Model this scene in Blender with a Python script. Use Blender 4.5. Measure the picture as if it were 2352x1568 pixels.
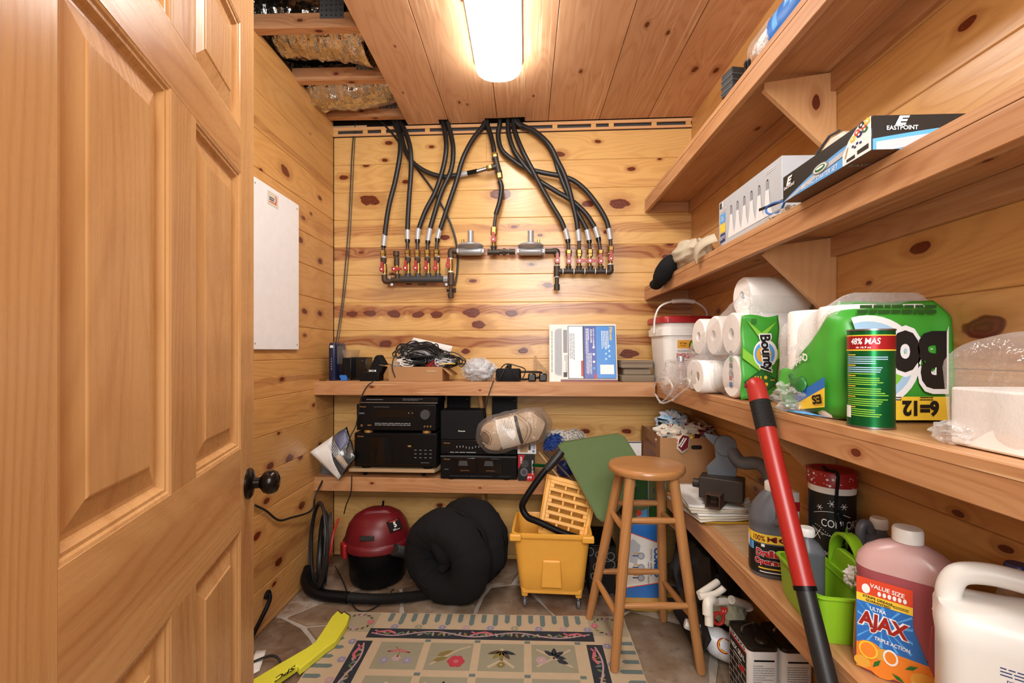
import bpy, math, random
from mathutils import Vector, Matrix, noise as mnoise
from math import sin, cos, pi, radians as rad, sqrt

for _o in list(bpy.data.objects):
    bpy.data.objects.remove(_o, do_unlink=True)
SC = bpy.context.scene
COL = SC.collection

# ------------------------------------------------------------------ camera
FPX, CX, CY = 1045.0, 1176.0, 808.0          # focal length, principal point / horizon (2352 x 1568 frame)
YAW = math.atan(31.0 / FPX)
CAM = Vector((0.0, 0.0, 1.2))
_cd = bpy.data.cameras.new('camera')
_cd.sensor_width = 36.0
_cd.lens = FPX / 2352.0 * 36.0
_cd.shift_y = (CY - 784.0) / 2352.0
_cd.clip_start = 0.02
cam = bpy.data.objects.new('camera', _cd)
cam.location = CAM
cam.rotation_euler = (pi / 2, 0, YAW)
COL.objects.link(cam)
SC.camera = cam

# ------------------------------------------------------------------ world, lights, exposure
W = bpy.data.worlds.new('world')
SC.world = W
W.use_nodes = True
W.node_tree.nodes['Background'].inputs[0].default_value = (1.0, 0.97, 0.93, 1)
W.node_tree.nodes['Background'].inputs[1].default_value = 0.14
SC.view_settings.view_transform = 'Standard'
SC.view_settings.look = 'None'
SC.view_settings.gamma = 1.0
SC.view_settings.use_curve_mapping = False
SC.view_settings.exposure = 0.18

def area_light(name, loc, target, sx, sy, power, color):
    l = bpy.data.lights.new(name, 'AREA')
    l.shape = 'RECTANGLE'; l.size = sx; l.size_y = sy
    l.energy = power; l.color = color
    o = bpy.data.objects.new(name, l)
    o.location = loc
    d = Vector(target) - Vector(loc)
    o.rotation_euler = d.to_track_quat('-Z', 'Y').to_euler()
    COL.objects.link(o)
    return o
# the photographer's flash: most of it bounced off the hallway ceiling above and behind the camera, a little straight from the lens
area_light('bounced_flash', (0.05, -0.95, 2.32), (0.0, 2.6, 1.4), 1.3, 0.9, 66.0, (1.0, 0.985, 0.96))
area_light('direct_flash', (0.0, -0.75, 1.36), (0.0, 2.6, 1.25), 0.6, 0.45, 11.0, (1.0, 0.985, 0.96))
LAMP_STRENGTH = 21.0                            # the ceiling lamp's own diffuser

# ------------------------------------------------------------------ projection helpers (pixel of the frame -> point on a real plane)
_F = Vector((-sin(YAW), cos(YAW), 0)); _R = Vector((cos(YAW), sin(YAW), 0)); _U = Vector((0, 0, 1))
def ray(px, py): return _F + _R * ((px - CX) / FPX) + _U * ((CY - py) / FPX)
def at(px, py, d): return CAM + ray(px, py) * d
def onz(px, py, z): r = ray(px, py); return CAM + r * ((z - CAM.z) / r.z)
def onx(px, py, x): r = ray(px, py); return CAM + r * (x / r.x)
def ony(px, py, y): r = ray(px, py); return CAM + r * (y / r.y)
XL, XR, ZC = -1.133, 0.938, 2.52               # left wall, right wall, ceiling
ANG = rad(1.57)
BL = Vector((XL, 2.661, 0))                    # back left corner
UB = Vector((cos(ANG), -sin(ANG), 0)); NB = Vector((-sin(ANG), -cos(ANG), 0))
BACK = Matrix.Translation(BL) @ Matrix.Rotation(-ANG, 4, 'Z')   # x along the wall, y into it, z up
BACKI = BACK.inverted()
def onb(px, py, off=0.0):                      # point at distance off in front of the back wall
    r = ray(px, py); p0 = BL + NB * off
    return CAM + r * ((p0 - CAM).dot(NB) / r.dot(NB))
def bloc(px, py, off=0.0): return BACKI @ onb(px, py, off)

# ------------------------------------------------------------------ mesh builder
def vv(a): return Vector(a)
def spline(pts, k=6, closed=False):
    P = [Vector(p) for p in pts]; n = len(P); out = []
    if n < 3: return P
    rng = n if closed else n - 1
    for i in range(rng):
        p1, p2 = P[i], P[(i + 1) % n]
        p0 = P[i - 1] if (i > 0 or closed) else p1 * 2 - p2
        p3 = P[(i + 2) % n] if (i + 2 < n or closed) else p2 * 2 - p1
        for j in range(k):
            t = j / k
            out.append(0.5 * ((2 * p1) + (p2 - p0) * t + (2 * p0 - 5 * p1 + 4 * p2 - p3) * t * t + (3 * p1 - p0 - 3 * p2 + p3) * t ** 3))
    if not closed: out.append(P[-1])
    return out
def rrect(w, h, r, n=4, cx=0.0, cy=0.0):
    pts = []
    for (sx, sy, a0) in ((1, -1, -90), (1, 1, 0), (-1, 1, 90), (-1, -1, 180)):
        for i in range(n + 1):
            a = rad(a0 + 90.0 * i / n)
            pts.append((cx + sx * (w / 2 - r) + r * cos(a), cy + sy * (h / 2 - r) + r * sin(a)))
    return pts
def ell_pts(rx, ry, n=20, cx=0.0, cy=0.0, a0=0.0):
    return [(cx + rx * cos(a0 + 2 * pi * i / n), cy + ry * sin(a0 + 2 * pi * i / n)) for i in range(n)]

class M:
    def __init__(s): s.v = []; s.f = []; s.m = []; s.g = []; s.gi = 0; s.T = Matrix.Identity(4)
    def new(s): s.gi += 1; return s
    def add(s, vs, fs, mat=0):
        b = len(s.v); T = s.T
        s.v += [T @ Vector(p) for p in vs]
        s.f += [tuple(b + i for i in f) for f in fs]
        s.m += [mat] * len(fs); s.g += [s.gi] * len(fs); return s
    def groups(s):
        out = []
        for gi in sorted(set(s.g)):
            q = M(); mp = {}
            for f, m, g in zip(s.f, s.m, s.g):
                if g != gi: continue
                for i in f:
                    if i not in mp: mp[i] = len(q.v); q.v.append(s.v[i])
                q.f.append(tuple(mp[i] for i in f)); q.m.append(m); q.g.append(0)
            out.append(q)
        return out
    def box(s, x0, y0, z0, x1, y1, z1, mat=0):
        x0, x1 = min(x0, x1), max(x0, x1); y0, y1 = min(y0, y1), max(y0, y1); z0, z1 = min(z0, z1), max(z0, z1)
        return s.add([(x0,y0,z0),(x1,y0,z0),(x1,y1,z0),(x0,y1,z0),(x0,y0,z1),(x1,y0,z1),(x1,y1,z1),(x0,y1,z1)],
                     [(0,3,2,1),(4,5,6,7),(0,1,5,4),(1,2,6,5),(2,3,7,6),(3,0,4,7)], mat)
    def cbox(s, c, sx, sy, sz, rot=None, mat=0):
        T = s.T
        s.T = T @ Matrix.Translation(Vector(c)) @ (rot if rot else Matrix.Identity(4))
        s.box(-sx/2, -sy/2, -sz/2, sx/2, sy/2, sz/2, mat); s.T = T; return s
    def loft(s, rings, mat=0, cap=True, closed=False):
        n = len(rings[0]); vs = [p for r in rings for p in r]; fs = []
        k = len(rings)
        for i in range(k if closed else k - 1):
            a, b = i * n, ((i + 1) % k) * n
            for j in range(n):
                fs.append((a + j, a + (j + 1) % n, b + (j + 1) % n, b + j))
        if cap and not closed:
            fs.append(tuple(reversed(range(n)))); fs.append(tuple((k - 1) * n + j for j in range(n)))
        return s.add(vs, fs, mat)
    def tube(s, pts, r, n=10, mat=0, cap=True, closed=False):
        P = [Vector(p) for p in pts]; k = len(P)
        rs = r if isinstance(r, (list, tuple)) else [r] * k
        rings = []; up = None
        for i in range(k):
            if closed: t = P[(i + 1) % k] - P[i - 1]
            else: t = P[min(i + 1, k - 1)] - P[max(i - 1, 0)]
            if t.length < 1e-9: t = Vector((0, 0, 1))
            t.normalize()
            if up is None:
                up = Vector((0, 0, 1)) if abs(t.z) < 0.9 else Vector((1, 0, 0))
            up = up - t * up.dot(t)
            if up.length < 1e-6: up = t.orthogonal()
            up.normalize(); b = t.cross(up)
            rings.append([P[i] + (up * cos(2*pi*j/n) + b * sin(2*pi*j/n)) * rs[i] for j in range(n)])
        return s.loft(rings, mat, cap, closed)
    def cyl(s, p0, p1, r0, r1=None, n=16, mat=0, cap=True):
        return s.tube([p0, p1], [r0, r0 if r1 is None else r1], n, mat, cap)
    def lathe(s, prof, n=24, c=(0, 0, 0), axis='z', mat=0, a0=0.0):
        rings = []
        c = Vector(c)
        for r, h in prof:
            ring = []
            for j in range(n):
                a = a0 + 2 * pi * j / n
                x, y = max(r, 1e-5) * cos(a), max(r, 1e-5) * sin(a)
                ring.append(c + (Vector((x, y, h)) if axis == 'z' else Vector((h, x, y)) if axis == 'x' else Vector((y, h, x))))
            rings.append(ring)
        return s.loft(rings, mat, True)
    def prism(s, poly, h0, h1, axis='z', mat=0):
        f = {'z': lambda a, b, h: (a, b, h), 'y': lambda a, b, h: (a, h, b), 'x': lambda a, b, h: (h, a, b)}[axis]
        return s.loft([[f(a, b, h0) for a, b in poly], [f(a, b, h1) for a, b in poly]], mat, True)
    def poly(s, pts, mat=0): return s.add(pts, [tuple(range(len(pts)))], mat)
    def flat(s, poly, o, ex, ey, mat=0):          # 2-D polygon on the plane o + a*ex + b*ey
        o, ex, ey = Vector(o), Vector(ex), Vector(ey)
        return s.add([o + ex * a + ey * b for a, b in poly], [tuple(range(len(poly)))], mat)
    def ell(s, c, rx, ry, rz, n=16, m=10, mat=0, f=None, z0=-1.0, z1=1.0):
        c = Vector(c); rings = []
        for i in range(m + 1):
            ph = -pi/2 + pi * i / m
            ring = []
            for j in range(n):
                th = 2 * pi * j / n
                d = Vector((cos(ph) * cos(th), cos(ph) * sin(th), sin(ph)))
                k = f(d) if f else 1.0
                ring.append(c + Vector((d.x * rx * k, d.y * ry * k, max(z0, min(z1, d.z * k)) * rz)))
            rings.append(ring)
        return s.loft(rings, mat, True)
    def grid(s, fn, nu, nv, mat=0, closeu=False):
        vs = [fn(i / (nu if closeu else max(nu - 1, 1)), j / max(nv - 1, 1)) for j in range(nv) for i in range(nu)]
        fs = []
        for j in range(nv - 1):
            for i in range(nu if closeu else nu - 1):
                i2 = (i + 1) % nu
                fs.append((j*nu+i, j*nu+i2, (j+1)*nu+i2, (j+1)*nu+i))
        return s.add(vs, fs, mat)
    def text(s, t, c, ex, ey, h, w=None, mat=0, bold=0.0, shear=0.0, ext=0.0):
        cu = bpy.data.curves.new('t', 'FONT'); cu.body = t; cu.size = 1.0
        cu.offset = bold; cu.shear = shear; cu.resolution_u = 3
        ob = bpy.data.objects.new('t', cu); COL.objects.link(ob)
        dg = bpy.context.evaluated_depsgraph_get()
        me = bpy.data.meshes.new_from_object(ob.evaluated_get(dg))
        vs = [v.co.copy() for v in me.vertices]; fs = [tuple(p.vertices) for p in me.polygons]
        bpy.data.objects.remove(ob, do_unlink=True); bpy.data.curves.remove(cu); bpy.data.meshes.remove(me)
        if not vs: return s
        x0 = min(v.x for v in vs); x1 = max(v.x for v in vs); y0 = min(v.y for v in vs); y1 = max(v.y for v in vs)
        ky = h / max(y1 - y0, 1e-6); kx = ky if w is None else w / max(x1 - x0, 1e-6)
        c, ex, ey = Vector(c), Vector(ex).normalized(), Vector(ey).normalized()
        nz = ex.cross(ey)
        return s.add([c + ex * ((v.x - (x0+x1)/2) * kx) + ey * ((v.y - (y0+y1)/2) * ky) + nz * ext for v in vs], fs, mat)
    def lines(s, c, ex, ey, w, h, n, mat=0, seed=1, thick=0.45, fill=0.9):
        rnd = random.Random(seed); c, ex, ey = Vector(c), Vector(ex).normalized(), Vector(ey).normalized()
        st = h / n
        for i in range(n):
            y = h / 2 - (i + 0.5) * st; x = -w / 2; end = -w / 2 + w * (fill + rnd.random() * (1 - fill))
            if rnd.random() < 0.12: end = -w/2 + w * (0.3 + 0.4 * rnd.random())
            while x < end - 0.02 * w:
                l = min(w * (0.05 + 0.13 * rnd.random()), end - x)
                s.flat([(x, y - st*thick/2), (x + l, y - st*thick/2), (x + l, y + st*thick/2), (x, y + st*thick/2)], c, ex, ey, mat)
                x += l + w * 0.018
        return s
    def crumple(s, amp, freq, seed=0.0):
        o = Vector((seed * 3.1, seed * 7.7, seed * 1.3))
        s.v = [p + mnoise.noise_vector(p * freq + o) * amp + mnoise.noise_vector(p * freq * 2.7 + o) * amp * 0.4 for p in s.v]
        return s

def _mesh(name, mb, mats, inv=None, angle=38):
    me = bpy.data.meshes.new(name)
    vs = mb.v if inv is None else [inv @ p for p in mb.v]
    me.from_pydata([tuple(p) for p in vs], [], mb.f)
    for m in (mats if isinstance(mats, (list, tuple)) else [mats]): me.materials.append(MAT[m] if isinstance(m, str) else m)
    me.polygons.foreach_set('material_index', mb.m)
    me.polygons.foreach_set('use_smooth', [True] * len(mb.f))
    me.update()
    me.set_sharp_from_angle(angle=rad(angle))
    return me
def _mods(o, bevel=0.0, seg=2, solid=0.0, sub=0):
    if solid:
        m = o.modifiers.new('solid', 'SOLIDIFY'); m.thickness = solid; m.offset = 0
    if sub:
        m = o.modifiers.new('sub', 'SUBSURF'); m.levels = sub; m.render_levels = sub
    if bevel:
        m = o.modifiers.new('bevel', 'BEVEL'); m.width = bevel; m.segments = seg; m.limit_method = 'ANGLE'; m.angle_limit = rad(40)
def tag(o, label=None, cat=None, group=None, kind=None):
    if label: o['label'] = label
    if cat: o['category'] = cat
    if group: o['group'] = group
    if kind: o['kind'] = kind
    return o
def thing(name, label, cat, loc=(0, 0, 0), rotz=0.0, group=None, kind=None, rot=None):
    o = bpy.data.objects.new(name, None); o.empty_display_size = 0.05
    o.location = loc; o.rotation_euler = rot if rot else (0, 0, rotz)
    COL.objects.link(o)
    return tag(o, label, cat, group, kind)
def wmat(o):
    m = o.matrix_basis.copy() if False else (Matrix.Translation(o.location) @ o.rotation_euler.to_matrix().to_4x4())
    return m if o.parent is None else wmat(o.parent) @ m
def part(parent, name, mb, mats, world=False, bevel=0.0, seg=2, solid=0.0, sub=0, label=None, kind=None, angle=38):
    inv = wmat(parent).inverted() if world else None
    o = bpy.data.objects.new(name, _mesh(name, mb, mats, inv, angle))
    o.parent = parent; COL.objects.link(o); _mods(o, bevel, seg, solid, sub)
    return tag(o, label, None, None, kind)
def parts(parent, name, mb, mats, **kw):           # one object per group of the builder (M.new() starts the next)
    return [part(parent, name, q, mats, **kw) for q in mb.groups()]
def solo(name, mb, mats, label=None, cat=None, group=None, kind=None, bevel=0.0, seg=2, solid=0.0, sub=0, angle=38):
    xs = [p.x for p in mb.v]; ys = [p.y for p in mb.v]; zs = [p.z for p in mb.v]
    loc = Vector(((min(xs)+max(xs))/2, (min(ys)+max(ys))/2, min(zs)))
    o = bpy.data.objects.new(name, _mesh(name, mb, mats, Matrix.Translation(-loc), angle))
    o.location = loc; COL.objects.link(o); _mods(o, bevel, seg, solid, sub)
    return tag(o, label, cat, group, kind)
def bar(parent, name, o, ex, ey, L, w, t, mat, knots=(), streak=None, bevel=0.002, mesh=None, world=True):
    """a plank: local x = length, y = width, z = thickness out of its face; frame given by origin and two directions"""
    ex = Vector(ex).normalized(); ey = Vector(ey).normalized(); ez = ex.cross(ey)
    mm = Matrix(((ex.x, ey.x, ez.x, o[0]), (ex.y, ey.y, ez.y, o[1]), (ex.z, ey.z, ez.z, o[2]), (0, 0, 0, 1)))
    if mesh is None:
        c = bevel
        mb = M()
        prof = [(0, -t), (w, -t), (w, -c), (w - c, 0), (c, 0), (0, -c)] if c else [(0, -t), (w, -t), (w, 0), (0, 0)]
        mb.loft([[(x, a, b) for a, b in prof] for x in (0, L)])
        mesh = _mesh(name, mb, mat, None, 20)
    ob = bpy.data.objects.new(name, mesh)
    if parent is not None:
        ob.parent = parent
        if world: mm = wmat(parent).inverted() @ mm
    ob.matrix_basis = mm
    COL.objects.link(ob)
    for i, k in enumerate(list(knots)[:8]): ob['k%d' % (i + 1)] = [float(k[0]), float(k[1]), float(k[2])]
    if streak: ob['st'] = [float(a) for a in streak]
    return ob
# ------------------------------------------------------------------ materials (all procedural)
MAT = {}
def lin(h):
    if isinstance(h, str):
        h = h.lstrip('#'); c = [int(h[i:i+2], 16) / 255.0 for i in (0, 2, 4)]
    else: c = h
    return tuple((a / 12.92 if a <= 0.04045 else ((a + 0.055) / 1.055) ** 2.4) for a in c) + (1.0,)
class NT:
    def __init__(s, name):
        s.mat = bpy.data.materials.new(name); s.mat.use_nodes = True
        s.t = s.mat.node_tree; s.t.nodes.clear()
        s.out = s.n('ShaderNodeOutputMaterial'); MAT[name] = s.mat
    def n(s, typ, **kw):
        nd = s.t.nodes.new(typ)
        for k, v in kw.items(): setattr(nd, k, v)
        return nd
    def l(s, a, b): s.t.links.new(a, b)
    def set(s, sock, v):
        if hasattr(v, 'links') or isinstance(v, bpy.types.NodeSocket): s.l(v, sock)
        else: sock.default_value = v
    def math(s, op, a, b=None, c=None, clamp=False):
        nd = s.n('ShaderNodeMath', operation=op, use_clamp=clamp)
        s.set(nd.inputs[0], a)
        if b is not None: s.set(nd.inputs[1], b)
        if c is not None: s.set(nd.inputs[2], c)
        return nd.outputs[0]
    def vmath(s, op, a, b=None):
        nd = s.n('ShaderNodeVectorMath', operation=op)
        s.set(nd.inputs[0], a)
        if b is not None: s.set(nd.inputs[1], b)
        return nd.outputs['Value'] if op in ('LENGTH', 'DOT_PRODUCT', 'DISTANCE') else nd.outputs[0]
    def mix(s, f, a, b, mode='MIX'):
        nd = s.n('ShaderNodeMix', data_type='RGBA', blend_type=mode)
        s.set(nd.inputs[0], f); s.set(nd.inputs[6], a); s.set(nd.inputs[7], b)
        return nd.outputs[2]
    def rng(s, v, a, b, c=0.0, d=1.0, smooth=True):
        nd = s.n('ShaderNodeMapRange', interpolation_type='SMOOTHSTEP' if smooth else 'LINEAR')
        s.set(nd.inputs[0], v); nd.inputs[1].default_value = a; nd.inputs[2].default_value = b
        nd.inputs[3].default_value = c; nd.inputs[4].default_value = d
        return nd.outputs[0]
    def noise(s, vec, scale=1.0, detail=2.0, rough=0.5):
        nd = s.n('ShaderNodeTexNoise'); s.l(vec, nd.inputs['Vector'])
        nd.inputs['Scale'].default_value = scale; nd.inputs['Detail'].default_value = detail; nd.inputs['Roughness'].default_value = rough
        return nd.outputs['Fac']
    def ramp(s, f, stops):
        nd = s.n('ShaderNodeValToRGB'); cr = nd.color_ramp
        while len(cr.elements) < len(stops): cr.elements.new(0.5)
        for e, (p, c) in zip(cr.elements, stops): e.position = p; e.color = lin(c)
        s.set(nd.inputs[0], f); return nd.outputs[0]
    def bsdf(s, col, rough=0.5, metal=0.0, spec=0.5, bump=None, bstr=0.2, bdist=0.002, coat=0.0, **kw):
        b = s.n('ShaderNodeBsdfPrincipled')
        s.set(b.inputs['Base Color'], col); s.set(b.inputs['Roughness'], rough)
        b.inputs['Metallic'].default_value = metal; b.inputs['Specular IOR Level'].default_value = spec
        if coat: b.inputs['Coat Weight'].default_value = coat; b.inputs['Coat Roughness'].default_value = 0.12
        for k, v in kw.items(): b.inputs[k.replace('_', ' ')].default_value = v
        if bump is not None:
            bp = s.n('ShaderNodeBump'); bp.inputs['Strength'].default_value = bstr; bp.inputs['Distance'].default_value = bdist
            s.l(bump, bp.inputs['Height']); s.l(bp.outputs[0], b.inputs['Normal'])
        s.l(b.outputs[0], s.out.inputs[0]); return b
def obj_coords(t, rnd=True):
    tc = t.n('ShaderNodeTexCoord').outputs['Object']
    oi = t.n('ShaderNodeObjectInfo')
    cb = t.n('ShaderNodeCombineXYZ'); r = oi.outputs['Random']
    t.l(t.math('MULTIPLY', r, 37.0), cb.inputs[0]); t.l(t.math('MULTIPLY', r, 91.3), cb.inputs[1]); t.l(t.math('MULTIPLY', r, 53.7), cb.inputs[2])
    return tc, t.vmath('ADD', tc, cb.outputs[0]) if rnd else tc, r
def scaled(t, v, x, y, z): return t.vmath('MULTIPLY', v, (x, y, z))

def wood(name, light, dark, streak, knot='5a2412', rough=0.34, grain=1.0, lines=26.0, vary=0.16, wear=0.0, wearcol='e9c9a0', coat=0.0, spec=0.45, bs=0.08):
    t = NT(name); tc, P, rnd = obj_coords(t)
    sep = t.n('ShaderNodeSeparateXYZ'); t.l(tc, sep.inputs[0])
    # knots come from the plank's own list (x, y, size)
    wob = t.math('MULTIPLY', t.math('SUBTRACT', t.noise(scaled(t, P, 22, 34, 34), 1.0, 1.0), 0.5), 0.9)
    dmin = None
    for i in range(8):
        a = t.n('ShaderNodeAttribute', attribute_type='OBJECT', attribute_name='k%d' % (i + 1))
        ks = t.n('ShaderNodeSeparateXYZ'); t.l(a.outputs['Vector'], ks.inputs[0])
        dx = t.math('MULTIPLY', t.math('SUBTRACT', sep.outputs[0], ks.outputs[0]), 0.52)
        dy = t.math('SUBTRACT', sep.outputs[1], ks.outputs[1])
        d = t.math('DIVIDE', t.math('SQRT', t.math('ADD', t.math('MULTIPLY', dx, dx), t.math('MULTIPLY', dy, dy))), t.math('MAXIMUM', ks.outputs[2], 0.0001))
        dmin = d if dmin is None else t.math('MINIMUM', dmin, d)
    dk = t.math('ADD', dmin, wob)
    swirl = t.math('EXPONENT', t.math('MULTIPLY', dmin, -0.55))
    yz = t.math('ADD', sep.outputs[1], sep.outputs[2])
    low = t.noise(scaled(t, P, 0.9, 6.0, 6.0), 1.0, 2.0, 0.45)
    g = t.math('ADD', t.math('MULTIPLY', yz, lines), t.math('ADD', t.math('MULTIPLY', low, 15.0), t.math('MULTIPLY', swirl, 3.2)))
    ln = t.math('POWER', t.math('MULTIPLY_ADD', t.math('SINE', t.math('MULTIPLY', g, 6.2832)), 0.5, 0.5), 2.4)
    fib = t.noise(scaled(t, P, 5.0, 170.0, 170.0), 1.0, 2.0, 0.6)
    blot = t.noise(scaled(t, P, 1.3, 5.0, 5.0), 1.0, 3.0, 0.55)
    k = t.math('ADD', t.math('MULTIPLY', ln, 0.30 * grain), t.math('ADD', t.math('MULTIPLY', t.math('SUBTRACT', fib, 0.5), 0.55 * grain), t.math('MULTIPLY', t.math('SUBTRACT', blot, 0.42), 1.0)), clamp=True)
    col = t.mix(k, lin(light), lin(dark))
    # heartwood streaks: centre, half width, strength
    a = t.n('ShaderNodeAttribute', attribute_type='OBJECT', attribute_name='st')
    ss = t.n('ShaderNodeSeparateXYZ'); t.l(a.outputs['Vector'], ss.inputs[0])
    sw = t.math('MULTIPLY', t.math('SUBTRACT', t.noise(scaled(t, P, 2.2, 9.0, 9.0), 1.0, 3.0, 0.6), 0.5), 0.075)
    sd = t.math('ABSOLUTE', t.math('SUBTRACT', t.math('ADD', sep.outputs[1], sw), ss.outputs[0]))
    sd = t.math('DIVIDE', sd, t.math('MAXIMUM', ss.outputs[1], 0.0001))
    sf = t.math('MULTIPLY', t.rng(sd, 0.6, 1.1, 1.0, 0.0), t.math('MULTIPLY', ss.outputs[2], t.math('MULTIPLY_ADD', ln, 0.35, 0.65)))
    col = t.mix(sf, col, lin(streak))
    if wear:
        wn = t.noise(scaled(t, P, 2.0, 75.0, 75.0), 1.0, 2.0, 0.7)
        wm = t.noise(scaled(t, P, 1.5, 4.0, 4.0), 1.0, 2.0)
        col = t.mix(t.math('MULTIPLY', t.math('MULTIPLY', t.rng(wn, 0.54, 0.66), t.rng(wm, 0.45, 0.62)), wear), col, lin(wearcol))
    halo = t.math('MULTIPLY', t.rng(dk, 1.0, 2.4, 1.0, 0.0), 0.42)
    col = t.mix(halo, col, lin('8a4a1c'))
    ring = t.math('MULTIPLY_ADD', t.math('SINE', t.math('MULTIPLY', dk, 16.0)), 0.5, 0.5)
    kc = t.mix(t.math('MULTIPLY', ring, 0.5), lin(knot), lin('7d3a1c'))
    col = t.mix(t.rng(dk, 0.82, 1.0, 1.0, 0.0), col, kc)
    hsv = t.n('ShaderNodeHueSaturation'); t.l(col, hsv.inputs['Color'])
    t.l(t.math('MULTIPLY_ADD', rnd, vary, 1.0 - vary / 2), hsv.inputs['Value'])
    ro = t.math('MULTIPLY_ADD', fib, 0.14, rough - 0.07)
    t.bsdf(hsv.outputs[0], ro, bump=t.math('ADD', fib, t.math('MULTIPLY', ln, 0.6)), bstr=bs, bdist=0.002, coat=coat, spec=spec)
wood('pine_wall', 'd8ac6c', 'bc884a', '8f4d28', rough=0.26, spec=0.5, vary=0.12)
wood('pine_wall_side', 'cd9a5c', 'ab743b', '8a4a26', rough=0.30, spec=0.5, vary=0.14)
wood('pine_shelf', 'bf8e62', '9e683d', '935634', rough=0.42, wear=0.4, vary=0.08)
wood('pine_ceiling', 'd3a680', 'b07e57', '8e5632', rough=0.5, wear=1.0, wearcol='e2c09c', vary=0.15, lines=20)
wood('pine_door', 'cfa16b', 'b5834d', 'a06232', rough=0.27, grain=0.85, lines=30, vary=0.07, spec=0.5)
wood('pine_joist', 'cf9c70', 'a66f48', '8c5230', rough=0.65, vary=0.12)
wood('bracket_wood', 'd3a271', 'ba8856', 'b07440', rough=0.45, vary=0.05, grain=0.7)
wood('stool_wood', 'b37e4c', '8f6036', '7d4f2a', rough=0.3, grain=1.0, lines=40, vary=0.06, coat=0.2)
wood('raw_ply', 'b99b76', '94744f', '8a6844', rough=0.7, vary=0.05)

def plain(name, col, rough=0.5, metal=0.0, spec=0.5, var=0.06, vs=30.0, bump=0.0, bscale=120.0, coat=0.0, **kw):
    t = NT(name); tc, P, r = obj_coords(t)
    n = t.noise(P, vs, 3.0)
    c = t.mix(n, tuple(a * (1 - var) for a in lin(col)[:3]) + (1,), tuple(min(a * (1 + var), 1) for a in lin(col)[:3]) + (1,))
    t.bsdf(c, rough, metal, spec, bump=t.noise(P, bscale, 3.0) if bump else None, bstr=bump, coat=coat, **kw)
for args in (
    ('black_plastic', '0c0c0e', 0.35), ('black_gloss', '08080a', 0.12), ('black_matte', '0d0d10', 0.7), ('black_rubber', '1a1a1b', 0.45),
    ('dark_grey', '3a3b3e', 0.5), ('grey_plastic', '5d5f66', 0.42), ('grey_paint', '60656c', 0.5), ('light_grey', 'b9bcc2', 0.5),
    ('white_plastic', 'e9e7e2', 0.4), ('white_paper', 'e8e5e0', 0.85), ('white_gloss', 'f0f0f0', 0.25), ('offwhite', 'd8d2c2', 0.5),
    ('red_plastic', '9e231d', 0.35), ('red_dark', '68111a', 0.4), ('red_print', 'b5222a', 0.4), ('lid_red', 'a01c20', 0.4),
    ('yellow_plastic', 'e3a641', 0.42), ('yellow_print', 'f0c93a', 0.5), ('yellow_paint', 'd8d63c', 0.55), ('green_print', '3f9e32', 0.4),
    ('green_dark', '1f6b2d', 0.4), ('green_lime', '8bbf25', 0.35), ('green_light', '86c63e', 0.4), ('green_board', '556a3e', 0.8),
    ('blue_print', '2a6fc0', 0.4), ('blue_dark', '1c2a63', 0.35), ('blue_sky', '5aa5e6', 0.45), ('blue_pale', 'a9cdea', 0.45), ('blue_black', '161f3c', 0.25),
    ('navy_print', '25336b', 0.5), ('orange_print', 'e8862a', 0.45), ('orange_red', 'd9482a', 0.4), ('orange_label', 'dda23c', 0.5), ('pink', 'b33a8c', 0.4),
    ('black_print', '121212', 0.45), ('white_print', 'eeeeee', 0.5), ('grey_print', '8d9096', 0.6), ('brown_print', '6a4a34', 0.6), ('dark_green_print', '24521f', 0.5),
    ('beige_cloth', 'b8ab94', 0.9), ('stone_grey', '7e705e', 0.85), ('cream_paper', 'd9d0bf', 0.85), ('olive', '5d6840', 0.7),
    ('rug_tan', '9a8f76', 0.95), ('rug_cream', 'b29f83', 0.95), ('rug_teal', '5f6e6b', 0.95), ('rug_navy', '23272f', 0.95), ('rug_pink', 'b5606a', 0.95),
    ('rug_rose', 'a8343f', 0.95), ('rug_sage', '8b8771', 0.95), ('rug_olive', '7a6a34', 0.95), ('rug_brown', '4f3d2c', 0.95), ('rug_lilac', '84809a', 0.95), ('rug_mauve', 'a98d92', 0.95),
):
    nm, c, r = args
    plain(nm, c, r, spec=0.22 if nm in ('black_plastic', 'black_matte') else 0.5, bump=0.25 if nm.startswith('rug') else 0.0, bscale=500.0)
plain('steel', '9a9a9c', 0.32, 1.0); plain('zinc', 'a9acb0', 0.4, 0.45); plain('brass', '9c7f45', 0.32, 0.8); plain('black_iron', '3d3630', 0.5, 0.35, bump=0.2)
plain('brown_iron', '4a3a2e', 0.55, 0.3, bump=0.2); plain('chrome', 'd0d0d0', 0.12, 1.0); plain('bronze', '241e1a', 0.22, 0.7); plain('rust', '4a3325', 0.75, 0.3, bump=0.4, var=0.4, vs=60)
plain('tape_silver', 'b4b6ba', 0.4, 0.3, var=0.15, vs=150); plain('gold_print', 'caa15e', 0.35, 0.6); plain('green_metal', '17713c', 0.3, 0.75); plain('red_metal', 'b5262c', 0.32, 0.6)
plain('can_black', '15110f', 0.35); plain('tin_dark', '3c352d', 0.4, 0.7); plain('wheel_grey', '6a6a6c', 0.6)
plain('pvc', 'd6d0c4', 0.35); plain('cushion', '141416', 0.92, bump=0.25, bscale=60, var=0.15, spec=0.25)
plain('cardboard', 'ab7f55', 0.85, var=0.08, vs=14); plain('cardboard_dark', '8f6442', 0.85, var=0.08, vs=14)
plain('tissue', 'efece8', 0.95, var=0.03); plain('attic_dark', '2e241a', 0.9, var=0.3, vs=5); plain('mop_cotton', 'cdbba5', 0.95, var=0.2, vs=80, bump=0.9, bscale=90)
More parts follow.
